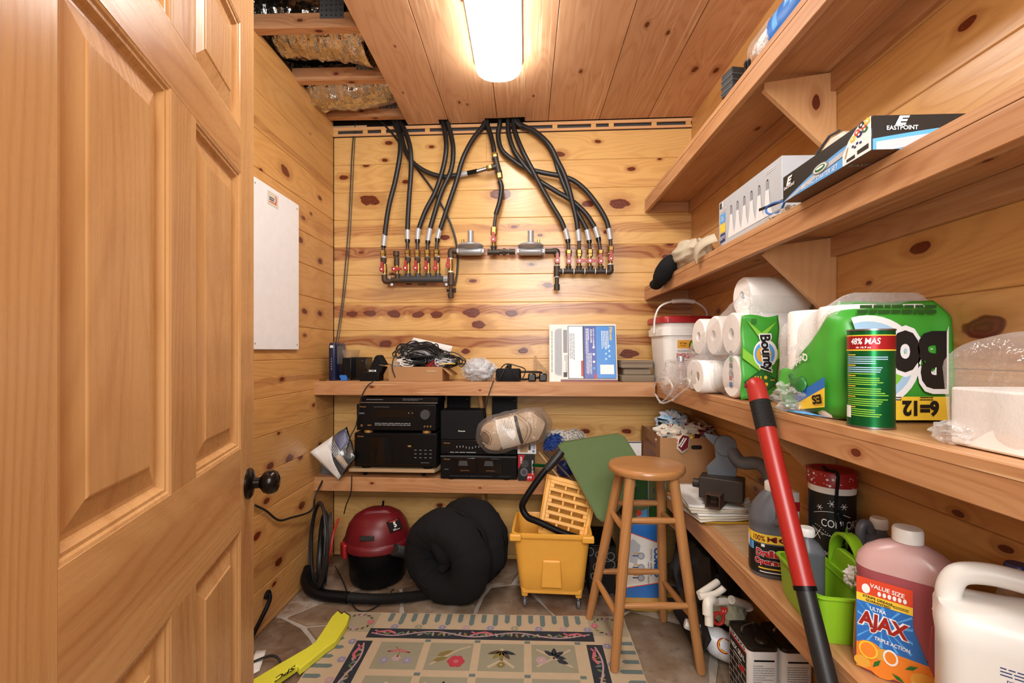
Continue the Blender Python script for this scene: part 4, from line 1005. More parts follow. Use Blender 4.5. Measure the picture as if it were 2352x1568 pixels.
# stone slabs
for i, (px0, px1, z0, z1, ys, lab) in enumerate(((1422, 1497, 0, .035, .22, 'bottom grey-brown stone slab of the small stack'), (1427, 1492, .036, .067, .17, 'middle grey-brown stone slab of the small stack'), (1422, 1496, .071, .112, .19, 'top grey-brown stone slab of the small stack'))):
    a, b = bu(px0, .15), bu(px1, .15)
    m = M(); n = 14
    rg = []
    for z, k in ((z0, .97), (z0 + .006, 1), ((z0 + z1) / 2, .985), (z1 - .006, 1), (z1, .96)):
        rg.append([Vector(((a + b) / 2 + (x * k) + .004 * mnoise.noise(Vector((x * 40, z * 60, i))), -.12 + y * k + .005 * mnoise.noise(Vector((y * 40, z * 60, i + 5))), Z1 + z)) for x, y in rrect(b - a, ys, .012, 4)])
    m.T = BACK; m.loft(rg); m.T = Matrix.Identity(4)
    solo('stone_slab', m, 'stone_grey', lab, 'stone', 'stacked stone slabs', angle=30)
# cables draping over the shelf edge
cable('shelf_cable', [BACK @ Vector((bu(862, .24), -.245, Z1 + .004)), BACK @ Vector((bu(845, .262), -.262, Z1 - .02)), BACK @ Vector((bu(832, .262), -.266, .97)), onb(826, 930, .27), onb(818, 975, .275), onb(806, 1000, .28), onb(797, 1030, .29), onb(793, 1055, .275)], .0028, 'black cable hanging over the left end of the upper back shelf')
cable('shelf_cable', [BACK @ Vector((bu(1134, .24), -.245, Z1 + .004)), BACK @ Vector((bu(1131, .262), -.264, Z1 - .01)), BACK @ Vector((bu(1122, .262), -.268, .97)), onb(1115, 940, .26), onb(1110, 965, .25), onb(1108, 985, .24)], .0028, 'black cable hanging over the middle of the upper back shelf')

# ------------------------------------------------------------------ stereo equipment on the lower back shelf
Z2 = SH[0]
SK = .00233
def zpx(py, off): return onb(1000, py, off).z
t = bthing('plywood_base', 'thick plywood board on dark castors under the left stereo stack', 'board', bu(903, .25), .25, Z2)
wB = bu(1005, .25) - bu(800, .25)
part(t, 'board', M().add([(-wB/2, 0, .03), (wB/2 - .02, 0, .03), (wB/2, .07, .03), (wB/2, .235, .03), (-wB/2 + .0, .235, .03), (-wB/2, 0, .047), (wB/2 - .02, 0, .047), (wB/2, .07, .047), (wB/2, .235, .047), (-wB/2, .235, .047)],
    [(4, 3, 2, 1, 0), (5, 6, 7, 8, 9), (0, 1, 6, 5), (1, 2, 7, 6), (2, 3, 8, 7), (3, 4, 9, 8), (4, 0, 5, 9)]), 'raw_ply', bevel=.001)
m = M()
for x in (-wB/2 + .07, wB/2 - .09):
    for y in (.05, .19): m.new(); m.lathe([(.0, -.009), (.012, -.009), (.0145, -.006), (.0145, .006), (.012, .009), (0, .009)], 16, (x, y, .0148), axis='x'); m.box(x - .025, y - .012, .022, x + .025, y + .012, .03)
parts(t, 'castor', m, 'black_plastic')
def stereo(name, label, px0, px1, z0, z1, off, dep, mat='black_plastic', feet=0.0):
    a, b = bu(px0, off), bu(px1, off)
    t = bthing(name, label, 'stereo', (a + b) / 2, off, z0)
    w, h = b - a, z1 - z0
    part(t, 'case', M().box(-w/2, .012, feet, w/2, dep, h), 'black_matte', bevel=.002)
    global FP
    FP = part(t, 'front_panel', M().box(-w/2, 0, feet, w/2, .0119, h), mat, bevel=.003)
    if feet:
        m = M()
        for x in (-w/2 + .055, w/2 - .055):
            for y in (.03, dep - .04): m.new(); m.cyl((x, y, 0), (x, y, feet), .024, n=18)
        parts(t, 'foot', m, 'gold_print' if feet > .012 else 'black_plastic')
    return t, w, h
zb = Z2 + .047
t, w, h = stereo('cd_changer', 'large black disc changer with a dark curved window on the plywood base', 814, 1003, zb + .0005, zb + .19, .245, .225, feet=.012)
part(FP, 'window', M().grid(lambda a, b: (-w/2 + .085 + a * .12, -.002 - .008 * sin(a * pi), .03 + b * .138), 12, 2), 'black_gloss')
part(t, 'lower_strip', M().box(-w/2 + .01, -.003, .02, w/2 - .01, 0, .028), 'black_gloss')
m = M(); m.text('Pioneer', (-w/2 + .035, -.0012, .172), EX, EZ, .007, .034, 0, bold=.02)
for i in range(4):
    for j in range(3): m.flat([(0, 0), (.012, 0), (.012, .003), (0, .003)], (w/2 - .12 + i * .027, -.0012, .06 + j * .02), EX, EZ, 1)
m.flat([(0, 0), (.018, 0), (.018, .008), (0, .008)], (w/2 - .155, -.0012, .118), EX, EZ, 0); m.lines((w/2 - .06, -.0012, .035), EX, EZ, .05, .004, 1, 1)
part(FP, 'front_print', m, ['gold_print', 'grey_print'], kind='stuff')
zr = zb + .191
t, w, h = stereo('av_receiver', 'black receiver with a big round volume knob in the middle of the stack', 819, 1001, zr, zr + .153, .25, .22, feet=.0145)
part(FP, 'volume_knob', M().lathe([(.027, 0), (.027, -.012), (.024, -.016), (0, -.016)][::-1], 28, (w/2 - .055, -.0005, .1), axis='y'), 'dark_grey')
part(FP, 'display_window', M().box(-w/2 + .1, -.0015, .085, w/2 - .12, 0, .125), 'black_gloss')
m = M(); m.text('Pioneer', (-w/2 + .035, -.0012, .14), EX, EZ, .006, .034, 0, bold=.02)
m.lines((-w/2 + .14, -.0012, .139), EX, EZ, .09, .003, 1, 1); m.lines((-w/2 + .2, -.0022, .048), EX, EZ, .2, .018, 2, 1, 5); m.lines((-w/2 + .03, -.0012, .105), EX, EZ, .03, .01, 2, 1)
for x in (-w/2 + .028,): m.flat(ell_pts(.006, .006, 14), (x, -.0012, .04), EX, EZ, 0); m.flat(ell_pts(.0035, .0035, 12), (x, -.0016, .04), EX, EZ, 2)
for x in (w/2 - .06, w/2 - .044, w/2 - .028): m.flat(ell_pts(.0045, .0045, 14), (x, -.0012, .038), EX, EZ, 0); m.flat(ell_pts(.0025, .0025, 12), (x, -.0016, .038), EX, EZ, 2)
for x in (w/2 - .125, w/2 - .145): m.flat(ell_pts(.003, .003, 10), (x, -.0022, .108), EX, EZ, 1)
m.flat([(0, 0), (.02, 0), (.02, .004), (0, .004)], (-w/2 + .06, -.0012, .04), EX, EZ, 0)
part(FP, 'front_print', m, ['gold_print', 'grey_print', 'black_print'], kind='stuff')
zd = zr + .154
t, w, h = stereo('dvd_player', 'slim black disc player with a silver strip on top of the stack', 829, 1006, zd, zd + .036, .235, .19)
part(FP, 'silver_strip', M().box(-w/2, -.004, .004, w/2 - .003, .0, .009), 'steel'); part(t, 'front_print', M().lines((-w/2 + .08, -.0008, .023), EX, EZ, .1, .006, 1, 0, 1).lines((.1, -.0008, .024), EX, EZ, .16, .012, 2, 0, 7, .3, .5), 'grey_print', kind='stuff')
t, w, h = stereo('cassette_deck', 'black twin cassette deck at the bottom of the right stack', 1012, 1187, Z2 + .0005, Z2 + .128, .262, .15, feet=.006)
part(t, 'top_lip', M().box(-w/2, -.004, .118, w/2, .004, .126), 'dark_grey', bevel=.001)
for x in (-w/2 + .065, -w/2 + .2): part(FP, 'cassette_door', M().box(x, -.006, .035, x + .125, -.0002, .115), 'black_gloss', bevel=.002)
m = M(); m.text('Pioneer', (-w/2 + .035, -.0012, .107), EX, EZ, .006, .034, 0, bold=.02)
for x in (-w/2 + .1, -w/2 + .235): m.lines((x + .03, -.0065, .05), EX, EZ, .05, .008, 2, 1, 3); m.flat([(0, 0), (.05, 0), (.045, .026), (.005, .026)], (x - .005, -.0065, .075), EX, EZ, 2)
m.flat([(0, 0), (.022, 0), (.022, .008), (0, .008)], (-w/2 + .02, -.0012, .05), EX, EZ, 2); m.lines((w/2 - .06, -.0012, .02), EX, EZ, .07, .005, 1, 2); m.lines((-.03, -.0012, .02), EX, EZ, .24, .006, 1, 2, 8)
part(FP, 'front_print', m, ['gold_print', 'brown_print', 'dark_grey'], kind='stuff')
t, w, h = stereo('equalizer', 'flat black equalizer on top of the cassette deck', 1012, 1187, Z2 + .1285, Z2 + .208, .255, .14, feet=.004)
m = M(); m.text('Pioneer', (-w/2 + .035, -.0012, .062), EX, EZ, .006, .034, 0, bold=.02)
for i in range(16): m.flat([(0, 0), (.004, 0), (.004, .01), (0, .01)], (-w/2 + .085 + i * .0165, -.0012, .032 + .012 * rc.random()), EX, EZ, 1)
m.lines((0, -.0012, .014), EX, EZ, w * .75, .006, 1, 1, 4, .7, .9)
part(FP, 'front_print', m, ['gold_print', 'grey_print'], kind='stuff')
t, w, h = stereo('centre_speaker', 'black speaker with a small maker badge on top of the equalizer', 1012, 1110, Z2 + .2085, Z2 + .36, .25, .135, mat='black_matte')
part(t, 'lettering', M().text('Pioneer', (.0, -.0008, .045), EX, EZ, .007, .038, bold=.02), 'white_print')
for px0, px1, lab in ((1022, 1076, 'tall black speaker half hidden behind the stereo stacks'), (1130, 1187, 'tall black speaker standing behind the bagged mop head')):
    a, b = bu(px0, .1), bu(px1, .1)
    t = bthing('bookshelf_speaker', lab, 'speaker', (a + b) / 2, .1 if px0 > 1100 else .045, Z2, group='tall speakers on the lower shelf')
    part(t, 'cabinet', M().box((a - b) / 2, 0, 0, (b - a) / 2, .06 if px0 > 1100 else .03, .425), 'black_plastic', bevel=.002)
    part(t, 'grille', M().box((a - b) / 2 + .006, -.006, .01, (b - a) / 2 - .006, -.0002, .415), 'black_matte', bevel=.003); part(t, 'pin', M().ell(((b - a) / 2 - .014, -.0065, .4), .002, .002, .002, 8, 6), 'white_print')

# bag of manuals leaning in the corner
def sheet4(c, n=10, bow=0.0, nrm=NB):
    a, b, c_, d = [Vector(q) for q in c]
    return M().grid(lambda u, v: (a * (1-u) + b * u) * (1-v) + (d * (1-u) + c_ * u) * v + Vector(nrm) * bow * sin(pi * u) * sin(pi * v), n, n)
mc = [onb(714, 1037, .3), onb(780, 1101, .29), onb(818, 1050, .27), onb(797, 979, .22)]
t = thing('manual_bag', 'plastic bag with leaflets and discs leaning beside the disc changer', 'bag', onb(770, 1098, .27), 0)
m = sheet4([mc[0], mc[1], mc[2], mc[3]], 12, .03); m.crumple(.004, 30, 3); part(t, 'black_sleeve', m, 'black_gloss', world=True, solid=.002)
q = lambda u, v: (mc[0] * (1-u) + mc[1] * u) * (1-v) + (mc[3] * (1-u) + mc[2] * u) * v + NB * .03 * sin(pi * u) * sin(pi * v)
m = M().grid(lambda u, v: q(u * .98, v * .62 * (1 - .75 * u) + .0) + NB * .008, 8, 6); part(t, 'white_leaflet', m, 'white_paper', world=True, solid=.001)
m = M()
for i in range(5): m.tube([q(.15 + .8 * k / 8, .62 - .04 * i + .03 * sin(k / 8 * pi)) + NB * .012 for k in range(9)], .0016, 5)
part(t, 'disc_edges', m, 'light_grey', world=True, kind='stuff')
m = M().grid(lambda u, v: q(.05 + u * .45, .66 + v * .3) + NB * .008, 5, 5); part(t, 'blue_leaflet', m, 'blue_dark', world=True, solid=.001)
m = M().grid(lambda u, v: q(.55 + u * .4, .5 + v * .12) + NB * .010, 5, 3); part(t, 'yellow_strip', m, 'orange_label', world=True, solid=.001)
m = sheet4([mc[0] + NB*.016, mc[1] + NB*.016, mc[2] + NB*.016, mc[3] + NB*.016], 14, .035); m.crumple(.006, 35, 7); part(t, 'clear_film', m, 'film', world=True)
t = bthing('grey_box', 'small slate grey box behind the bag of manuals', 'box', bu(752, .2), .2, Z2); part(t, 'carton', M().box(-.035, 0, 0, .035, .1, .05), 'grey_plastic', bevel=.004); part(t, 'lid', M().box(-.036, -.001, .05, .036, .101, .058), 'dark_grey', bevel=.003)

# bagged mop head lying across the stacks
c0, c1 = onb(1108, 1005, .3), onb(1255, 968, .3); ax = (c1 - c0)
t = thing('bagged_mop', 'beige cotton mop head in a clear bag lying across the stereo', 'mop head', onb(1185, 1030, .29), 0)
def pillow(k, r1, r2, x0=-.06, x1=1.04, ns=26, nr=26, seed=0, nz=.1):
    axn = ax.normalized(); up = Vector((0, 0, 1)); up = (up - axn * up.dot(axn)).normalized(); sd = axn.cross(up)
    rings = []
    for i in range(ns):
        s = i / (ns - 1); e = max(0.03, 1 - abs(2 * s - 1) ** 5)
        c = c0 + ax * (x0 + (x1 - x0) * s)
        ring = []
        for j in range(nr):
            a = 2 * pi * j / nr
            d = 1 + nz * mnoise.noise(Vector((s * 6, cos(a) * 1.5 + seed, sin(a) * 1.5)))
            ring.append(c + (up * cos(a) * r1 * e ** .6 + sd * sin(a) * r2 * e ** .8) * d * k)
        rings.append(ring)
    return M().loft(rings)
part(t, 'yarn', pillow(.95, .092, .06, -.02, 1.0), 'yarn_shade', world=True)
yv = M()
for i in range(110):
    axn = ax.normalized(); up = (Vector((0, 0, 1)) - axn * axn.z).normalized(); sd = axn.cross(up)
    s0 = rc.uniform(.55, .93) if i < 62 else rc.uniform(.1, .32); y0_ = rc.uniform(-.06, .06)
    pts = []
    for k in range(9):
        a = -1 + 2 * k / 8
        s = s0 + .16 * cos(a * 1.5) - .12
        yy = a * .075
        e = max(.1, 1 - abs(2 * min(max((s + .02) / 1.02, 0), 1) - 1) ** 5) ** .6
        yy = max(-.085, min(.085, yy)) * e
        pts.append(c0 + ax * s + up * yy - sd * (-sqrt(max(0, 1 - (yy / .092) ** 2)) * .059 * e))
    yv.tube(spline(pts, 2), .0032, 5)
part(t, 'yarn_strands', yv, 'mop_cotton', world=True, kind='stuff')
lab = M(); axn = ax.normalized(); upv = (Vector((0, 0, 1)) - axn * axn.z).normalized(); nz_ = axn.cross(upv)
if nz_.dot(NB) < 0: nz_ = -nz_
def lp(s, a, lift=0): return c0 + ax * s + upv * (.088 * sin(a)) + nz_ * (.062 * cos(a) + lift)
lab.grid(lambda u, v: lp(.27 + u * .28, -1.05 + v * 2.1, .004), 6, 12, 0); lab.grid(lambda u, v: lp(.55 + u * .05, -1.05 + v * 2.1, .0045), 3, 12, 1)
for i in range(9): lab.grid(lambda u, v: lp(.3 + i * .025 + u * .006, .1 + v * (.5 + .4 * ((i * 7) % 5) / 5), .005), 2, 8, 2)
part(t, 'paper_label', lab, ['white_paper', 'black_print', 'grey_print'], world=True)
fl = pillow(1.03, .096, .066, -.1, 1.08, seed=4, nz=.12); fl.crumple(.007, 28, 5); part(t, 'clear_bag', fl, 'film_smoke', world=True, angle=60)
# small cartons beside the cassette deck
t = bthing('small_carton', 'small pale carton with a beige photo above the tweeter box', 'carton', bu(1210, .25), .25, Z2 + .137)
w = bu(1232, .25) - bu(1189, .25)
part(t, 'box', M().box(-w/2, 0, 0, w/2, .1, .075), 'white_paper', bevel=.001)
part(t, 'front_print', M().flat([(-.035, .008), (.005, .008), (.005, .06), (-.035, .06)], (0, -.0008, 0), EX, EZ, 0).flat([(.008, .02), (.02, .02), (.02, .068), (.008, .068)], (0, -.0008, 0), EX, EZ, 1).flat(ell_pts(.006, .006, 12), (.035, -.0008, .014), EX, EZ, 2).lines((.038, -.0008, .045), EZ, -EX, .04, .012, 2, 2), ['raw_ply', 'dark_grey', 'blue_print'], kind='stuff')
t = bthing('tweeter_box', 'small black and red carton reading TWEETERS', 'carton', bu(1209, .262), .262, Z2)
w = bu(1228, .262) - bu(1190, .262)
part(t, 'box', M().box(-w/2, 0, 0, w/2, .1, .135), 'black_print', bevel=.001)
m = M(); m.flat([(-w/2, .135), (-w/2 + .035, .135), (-w/2 + .02, .09), (-w/2, .06)], (0, -.0008, 0), EX, EZ, 0); m.flat([(.0, .0), (w/2, .0), (w/2, .04), (.008, .04)], (0, -.0008, 0), EX, EZ, 0)
m.flat(ell_pts(.02, .02, 20), (-.008, -.0012, .088), EX, EZ, 2); m.flat(ell_pts(.02, .022, 20), (-.012, -.0014, .045), EX, EZ, 3); m.flat(ell_pts(.011, .012, 16), (-.012, -.0016, .045), EX, EZ, 2)
m.text('100', (-w/2 + .016, -.0016, .108), EZ, -EX, .011, .035, 1, shear=.2, bold=.02); m.text('2', (.016, -.0016, .018), EZ, -EX, .02, None, 1, bold=.03); m.text('ONE TWEETERS', (.032, -.0016, .07), EZ, -EX, .008, .075, 1, bold=.02)
part(t, 'front_print', m, ['red_print', 'white_print', 'dark_grey', 'grey_plastic'], kind='stuff')
# fringe mops lying over each other
for cen, rx, rz, an, mt, lab, off in (((1268, 1012), .05, .03, -35, 'mop_blue', 'blue fringed mop pad right of the bagged mop', .25), ((1290, 1005), .10, .045, 8, 'mop_white', 'white shaggy mop pad lying on the blue one', .18), ((1322, 1000), .045, .035, 30, 'mop_white', 'pale grey end of a mop pad by the green board', .15)):
    c = onb(*cen, off); m = M(); n = 70
    m2 = M(); blob(m2, (0, 0, 0), rx * .9, .03, rz * .85, an, .2, 3)
    R_ = Matrix.Translation(c) @ Matrix.Rotation(-ANG, 4, 'Z') @ Matrix.Rotation(rad(an), 4, 'Y')
    for i in range(170):
        a = rc.uniform(0, 2 * pi); b = rc.uniform(-1, 1); q = sqrt(1 - b * b)
        p = Vector((rx * q * cos(a), -.03 * abs(q * sin(a)), rz * b)); dr = Vector((rc.uniform(-1, 1), -.6, rc.uniform(-1.3, .6))).normalized() * .022
        m2.tube([p * .9, p + dr * .6, p + dr + Vector((0, 0, -.006))], [.003, .003, .0016], 4)
    m2.v = [R_ @ p for p in m2.v]
    solo('mop_pad', m2, mt, lab, 'mop')
# sticks and a blue bag pushed in between
for a, b, mt, lab, r in (((1238, 1038), (1302, 1120), 'raw_ply', 'thin wooden stick slanting right of the tweeter box', .005), ((1250, 1036), (1318, 1105), 'black_iron', 'dark rod slanting beside the wooden stick', .007), ((1262, 1070), (1225, 1068), 'green_metal', 'short green valve stub lying beside the sticks', .009)):
    solo('slanting_stick', M().cyl(onb(*a, .27), onb(*b, .33), r, n=10), mt, lab, 'stick', 'sticks behind the mop bucket')
m = blob(M(), onb(1300, 1075, .2), .05, .03, .045, 6, .2, 3); solo('blue_packet', m, 'blue_dark', 'shiny dark blue packet under the green board', 'packet')
# ------------------------------------------------------------------ rug with woven pattern
RW, RLn, R0 = 1.262, 1.75, Vector((-.822, 2.062, 0.0))
rug = thing('area_rug', 'flat woven floral rug with navy band and picket border', 'rug', (R0.x + RW / 2, R0.y - RLn / 2, 0), rad(-.3))
RT = .009
def rpt(u, v, h=RT): return Vector((R0.x + u, R0.y - v, h))
def edge_w(u, v): return .004 * mnoise.noise(Vector((u * 9, v * 9, 1)))
m = M(); nu = 40
m.loft([[rpt(u + edge_w(u, v), v + edge_w(v, u), z) for u, v in [(RW * i / nu, 0) for i in range(nu)] + [(RW, RLn * i / nu) for i in range(nu)] + [(RW * (1 - i / nu), RLn) for i in range(nu)] + [(0, RLn * (1 - i / nu)) for i in range(nu)]] for z in (.0005, RT - .001, RT)])
part(rug, 'weave', m, 'rug_cream', world=True)
pm = M(); RM = ['rug_tan', 'rug_cream', 'rug_teal', 'rug_navy', 'rug_pink', 'rug_rose', 'rug_sage', 'rug_olive', 'rug_brown', 'rug_lilac', 'rug_mauve', 'green_board']
def rp(poly, mat, lv=1): pm.add([rpt(u, v, RT + .0004 * lv) for u, v in poly], [tuple(range(len(poly)))], mat)
def rr_(u0, v0, u1, v1, mat, lv=1): rp([(u0, v0), (u0, v1), (u1, v1), (u1, v0)], mat, lv)
def flower(u, v, r, mat, c=1, lv=3):
    for i in range(6): a = i * pi / 3; rp(ell_pts(r * .48, r * .48, 8, u + r * .55 * cos(a), v + r * .55 * sin(a)), mat, lv + .1 * i)
    rp(ell_pts(r * .3, r * .3, 8, u, v), c, lv + 1)
def leaf(u, v, l, w_, an, mat, lv=3):
    c, s = cos(an), sin(an); rp([(u + a * c - b * s, v + a * s + b * c) for a, b in ((0, 0), (l * .3, w_), (l * .7, w_ * .8), (l, 0), (l * .7, -w_ * .8), (l * .3, -w_))], mat, lv)
def wline(pts, w_, mat, lv=3):
    P = [Vector((a, b)) for a, b in pts]
    for a, b in zip(P, P[1:]):
        n = (b - a).normalized(); n = Vector((-n.y, n.x)) * w_ / 2
        rp([tuple(a - n), tuple(b - n), tuple(b + n), tuple(a + n)], mat, lv)
rq = random.Random(3)
BO, BD = .15, .065
# picket stripes along all four sides
k = 0; u = BO + .06
while u < RW - BO - .02:
    l = .055 + .02 * (k % 2)
    for v0, sg in ((.004, 1), (RLn - .004, -1)): rp([(u, v0), (u + .022, v0), (u + .022, v0 + sg * l), (u + .011, v0 + sg * (l + .012)), (u, v0 + sg * l)], 2)
    if k % 2 == 0: flower(u + .045, .105, .017, (9, 6, 9, 10)[(k // 2) % 4], 1)
    u += .052; k += 1
v = BO + .03; k = 0
while v < RLn - BO - .02:
    l = .055 + .02 * (k % 2)
    for u0, sg in ((.004, 1), (RW - .004, -1)): rp([(u0, v), (u0, v + .022), (u0 + sg * l, v + .022), (u0 + sg * (l + .012), v + .011), (u0 + sg * l, v)], 2)
    if k % 2 == 0:
        for uu in (.11, RW - .11): flower(uu, v + .03, .017, (9, 9, 10)[(k // 2) % 3], 1)
    v += .055; k += 1
# wreaths in the corners
for cu, cv in ((.085, .075), (RW - .085, .075)):
    rr_(cu - .08, cv - .07, cu + .08, cv + .07, 0, .5)
    for i in range(16):
        a = i * pi / 8
        leaf(cu + .055 * cos(a), cv + .05 * sin(a), .022, .005, a + 1.2, 8 if i % 3 else 7)
    flower(cu - .055, cv, .016, 4, 10); flower(cu + .055, cv, .016, 4, 10); flower(cu, cv + .05, .012, 10, 4); flower(cu, cv - .05, .012, 10, 4)
# navy band with ribbon vine
VB = .118
rr_(BO + .005, VB, RW - BO - .005, VB + BD, 3); rr_(.128, VB + BD + .02, .128 + BD, RLn - .2, 3); rr_(RW - .128 - BD, VB + BD + .02, RW - .128, RLn - .2, 3)
def vine(f, L):
    n = 40; pts = [f(L * i / n, .016 * sin(i / n * L * 18)) for i in range(n + 1)]
    wline(pts, .007, 10, 3)
    i = 0; s = .04
    while s < L - .05:
        a = rq.uniform(-.6, .6); p = f(s, .012 * (1 if i % 2 else -1)); q = f(s + .01, 0); dr = math.atan2(q[1] - p[1], q[0] - p[0])
        leaf(p[0], p[1], .03, .006, dr + a, (6, 7, 6, 2, 11)[i % 5], 2.5); s += .022; i += 1
    for s in (.03, L * .48, L - .09):
        p0, p1, p2 = f(s, -.006), f(s + .04, -.016), f(s + .07, .0); wline([p0, p1, p2], .012, 4, 4)
        pe = f(s - .02, -.018); wline([pe, p0], .008, 4, 4); pe = f(s - .022, .006); wline([pe, p0], .006, 4, 4)
vine(lambda s, o: (BO + .02 + s, VB + BD / 2 + o), RW - 2 * BO - .04)
vine(lambda s, o: (.128 + BD / 2 + o, VB + BD + .035 + s), .7); vine(lambda s, o: (RW - .128 - BD / 2 + o, VB + BD + .035 + s), .7)
# squares with motifs
G0u, G0v, PU, PV = .232, VB + BD + .025, .2045, .195
for r_ in range(4):
    for c_ in range(4):
        a, b = G0u + c_ * PU, G0v + r_ * PV
        rr_(a, b, a + .175, b + .16, 6, 1)
        rr_(a + .177, b - .02, a + .2, b - .004, 2, 1.5)
        cu, cv = a + .0875, b + .08
        kk = (c_ + r_ * 2) % 4
        if kk == 0:
            for i in range(3): flower(cu - .045 + .045 * i, cv + .03 - .012 * (i % 2), .018, (9, 10, 9)[i], 1, 2.5)
            wline([(cu - .02, cv - .05), (cu + .005, cv - .02), (cu + .0, cv + .02)], .005, 7); wline([(cu - .045, cv - .02), (cu, cv - .035), (cu + .045, cv - .015), (cu, cv - .022), (cu - .045, cv - .02)], .006, 4, 3.5)
        elif kk == 1:
            flower(cu + .03, cv + .03, .034, 5, 4, 2.5); leaf(cu - .05, cv + .0, .07, .012, -.5, 7); leaf(cu - .06, cv + .03, .06, .012, -.4, 7); wline([(a + .02, b + .13), (a + .12, b + .04), (a + .165, b + .02)], .008, 1, 1.8)
        elif kk == 2:
            for i in range(5): leaf(cu, cv - .035, .06, .01, .35 + i * .62, (3, 8, 7, 7, 8)[i])
            wline([(cu, cv - .05), (cu, cv + .02), (cu - .05, cv + .06)], .012, 1, 2.8); wline([(cu, cv + .01), (cu + .05, cv + .06)], .012, 1, 2.8); flower(cu, cv + .045, .016, 7, 1)
        else:
            wline([(a + .02, b + .13), (a + .155, b + .03)], .009, 1, 1.8); wline([(a + .02, b + .03), (a + .155, b + .13)], .009, 1, 1.8)
            for i in range(4): leaf(cu, cv - .01, .05, .011, -2.4 + i * .9, 3)
            leaf(cu + .01, cv + .01, .05, .012, .5, 3); flower(cu - .05, cv + .015, .022, 10, 1)
part(rug, 'woven_pattern', pm, RM, world=True, kind='stuff')

# ------------------------------------------------------------------ round bar stool
SZ = .744
ft = [onz(*p, 0) for p in ((1411, 1546), (1611, 1546), (1353, 1424), (1524, 1424))]     # front left, front right, rear left, rear right
sc_ = onz(1484, 1064, SZ)
stool = thing('bar_stool', 'round-topped wooden bar stool standing on the rug edge', 'stool', (sc_.x, sc_.y, 0.0), 0)
m = M(); m.lathe([(.0, -.034), (.135, -.034), (.147, -.03), (.153, -.018), (.152, -.008), (.146, -.001), (.138, .0), (0, .0)], 48, (sc_.x, sc_.y, SZ)); part(stool, 'seat', m, 'stool_wood', world=True)
tops = [Vector((sc_.x + a * .083, sc_.y + b * .083, SZ - .033)) for a, b in ((-1, -1), (1, -1), (-1, 1), (1, 1))]
legs = []
for a, b in zip(ft, tops):
    a = Vector((a.x, a.y, RT + .001 if a.x < .44 else .001))
    legs.append((a, b)); m = M(); m.tube([a, a + (b - a) * .02, a + (b - a) * .5, b], [.0145, .0165, .0205, .021], 14)
    o = part(stool, 'leg', M().tube([Vector((-.0, 0, 0)), Vector((.02, 0, 0)), Vector(((b - a).length / 2, 0, 0)), Vector(((b - a).length, 0, 0))], [.0155, .0175, .0205, .0205], 14), 'stool_wood')
    o.matrix_basis = wmat(stool).inverted() @ Matrix.Translation(a) @ (b - a).to_track_quat('X', 'Z').to_matrix().to_4x4()
def lz(i, z): a, b = legs[i]; return a + (b - a) * ((z - a.z) / (b.z - a.z))
for i, j, z in ((0, 1, .548), (2, 3, .548), (0, 2, .507), (1, 3, .507), (0, 1, .238), (2, 3, .232), (0, 2, .192), (1, 3, .192)):
    a, b = lz(i, z), lz(j, z); L = (b - a).length
    o = part(stool, 'rung', M().tube([Vector((x * L, 0, 0)) for x in (0, .25, .5, .75, 1)], [.0105, .0125, .0135, .0125, .0105], 12), 'stool_wood')
    o.matrix_basis = wmat(stool).inverted() @ Matrix.Translation(a) @ (b - a).to_track_quat('X', 'Z').to_matrix().to_4x4()

# ------------------------------------------------------------------ yellow mop bucket with wringer
bc = onz(1271, 1412, 0)
bk = thing('mop_bucket', 'yellow mop bucket on grey castors', 'bucket', (bc.x, bc.y + .155, 0), rad(-3))
def ring(w, d, r, z, cy=0.0): return [(x, y, z) for x, y in rrect(w, d, r, 5, 0, cy)]
out = [ring(.288, .24, .03, .088), ring(.30, .25, .035, .096), ring(.318, .262, .035, .18), ring(.338, .275, .035, .27), ring(.352, .285, .035, .335), ring(.37, .3, .035, .342), ring(.374, .304, .035, .35), ring(.372, .302, .033, .362), ring(.352, .284, .03, .364)]
inn = [ring(.345, .278, .03, .358), ring(.33, .266, .03, .27), ring(.29, .24, .03, .1)]
m = M(); m.loft(out + inn); part(bk, 'tub', m, 'yellow_plastic')
for sx in (-1, 1): part(bk, 'rim_grip', M().box(sx * .165 - .027, -.172, .336, sx * .165 + .027 * 1, -.145, .366), 'yellow_plastic', bevel=.006, seg=3)
# front relief panel
m = M(); m.loft([[(-.05, -.126 - .012, .115), (.05, -.126 - .012, .115), (.042, -.139, .245), (-.042, -.139, .245)], [(-.046, -.147, .118), (.046, -.147, .118), (.038, -.147, .238), (-.038, -.147, .238)]]); part(bk, 'front_relief', m, 'yellow_plastic', bevel=.004, seg=3)
part(bk, 'bottom_skirt', M().box(-.135, -.124, .078, .135, -.116, .1), 'yellow_plastic', bevel=.003)
for x, y in ((-.125, -.1), (.125, -.1), (-.12, .1), (.12, .1)):
    m = M(); m.loft([[(x + a, y + b, z) for a, b in rrect(.036 * k, .036 * k, .008, 3)] for z, k in ((.06, .8), (.1, 1.05))]); part(bk, 'leg_socket', m, 'yellow_plastic')
    cs = part(bk, 'castor', M().cyl((x, y, .045), (x, y, .062), .011, .012, 12).cyl((x, y, .049), (x, y, .052), .014, n=12).cyl((x, y, .055), (x, y, .058), .014, n=12).box(x - .013, y - .004, .02, x - .010, y + .022, .048).box(x + .010, y - .004, .02, x + .013, y + .022, .048), 'steel')
    m = M(); m.lathe([(.0, -.008), (.016, -.008), (.0235, -.006), (.025, 0), (.0235, .006), (.016, .008), (0, .008)], 22, (x, y + .012, .0252), axis='x'); part(cs, 'wheel', m, 'wheel_grey')
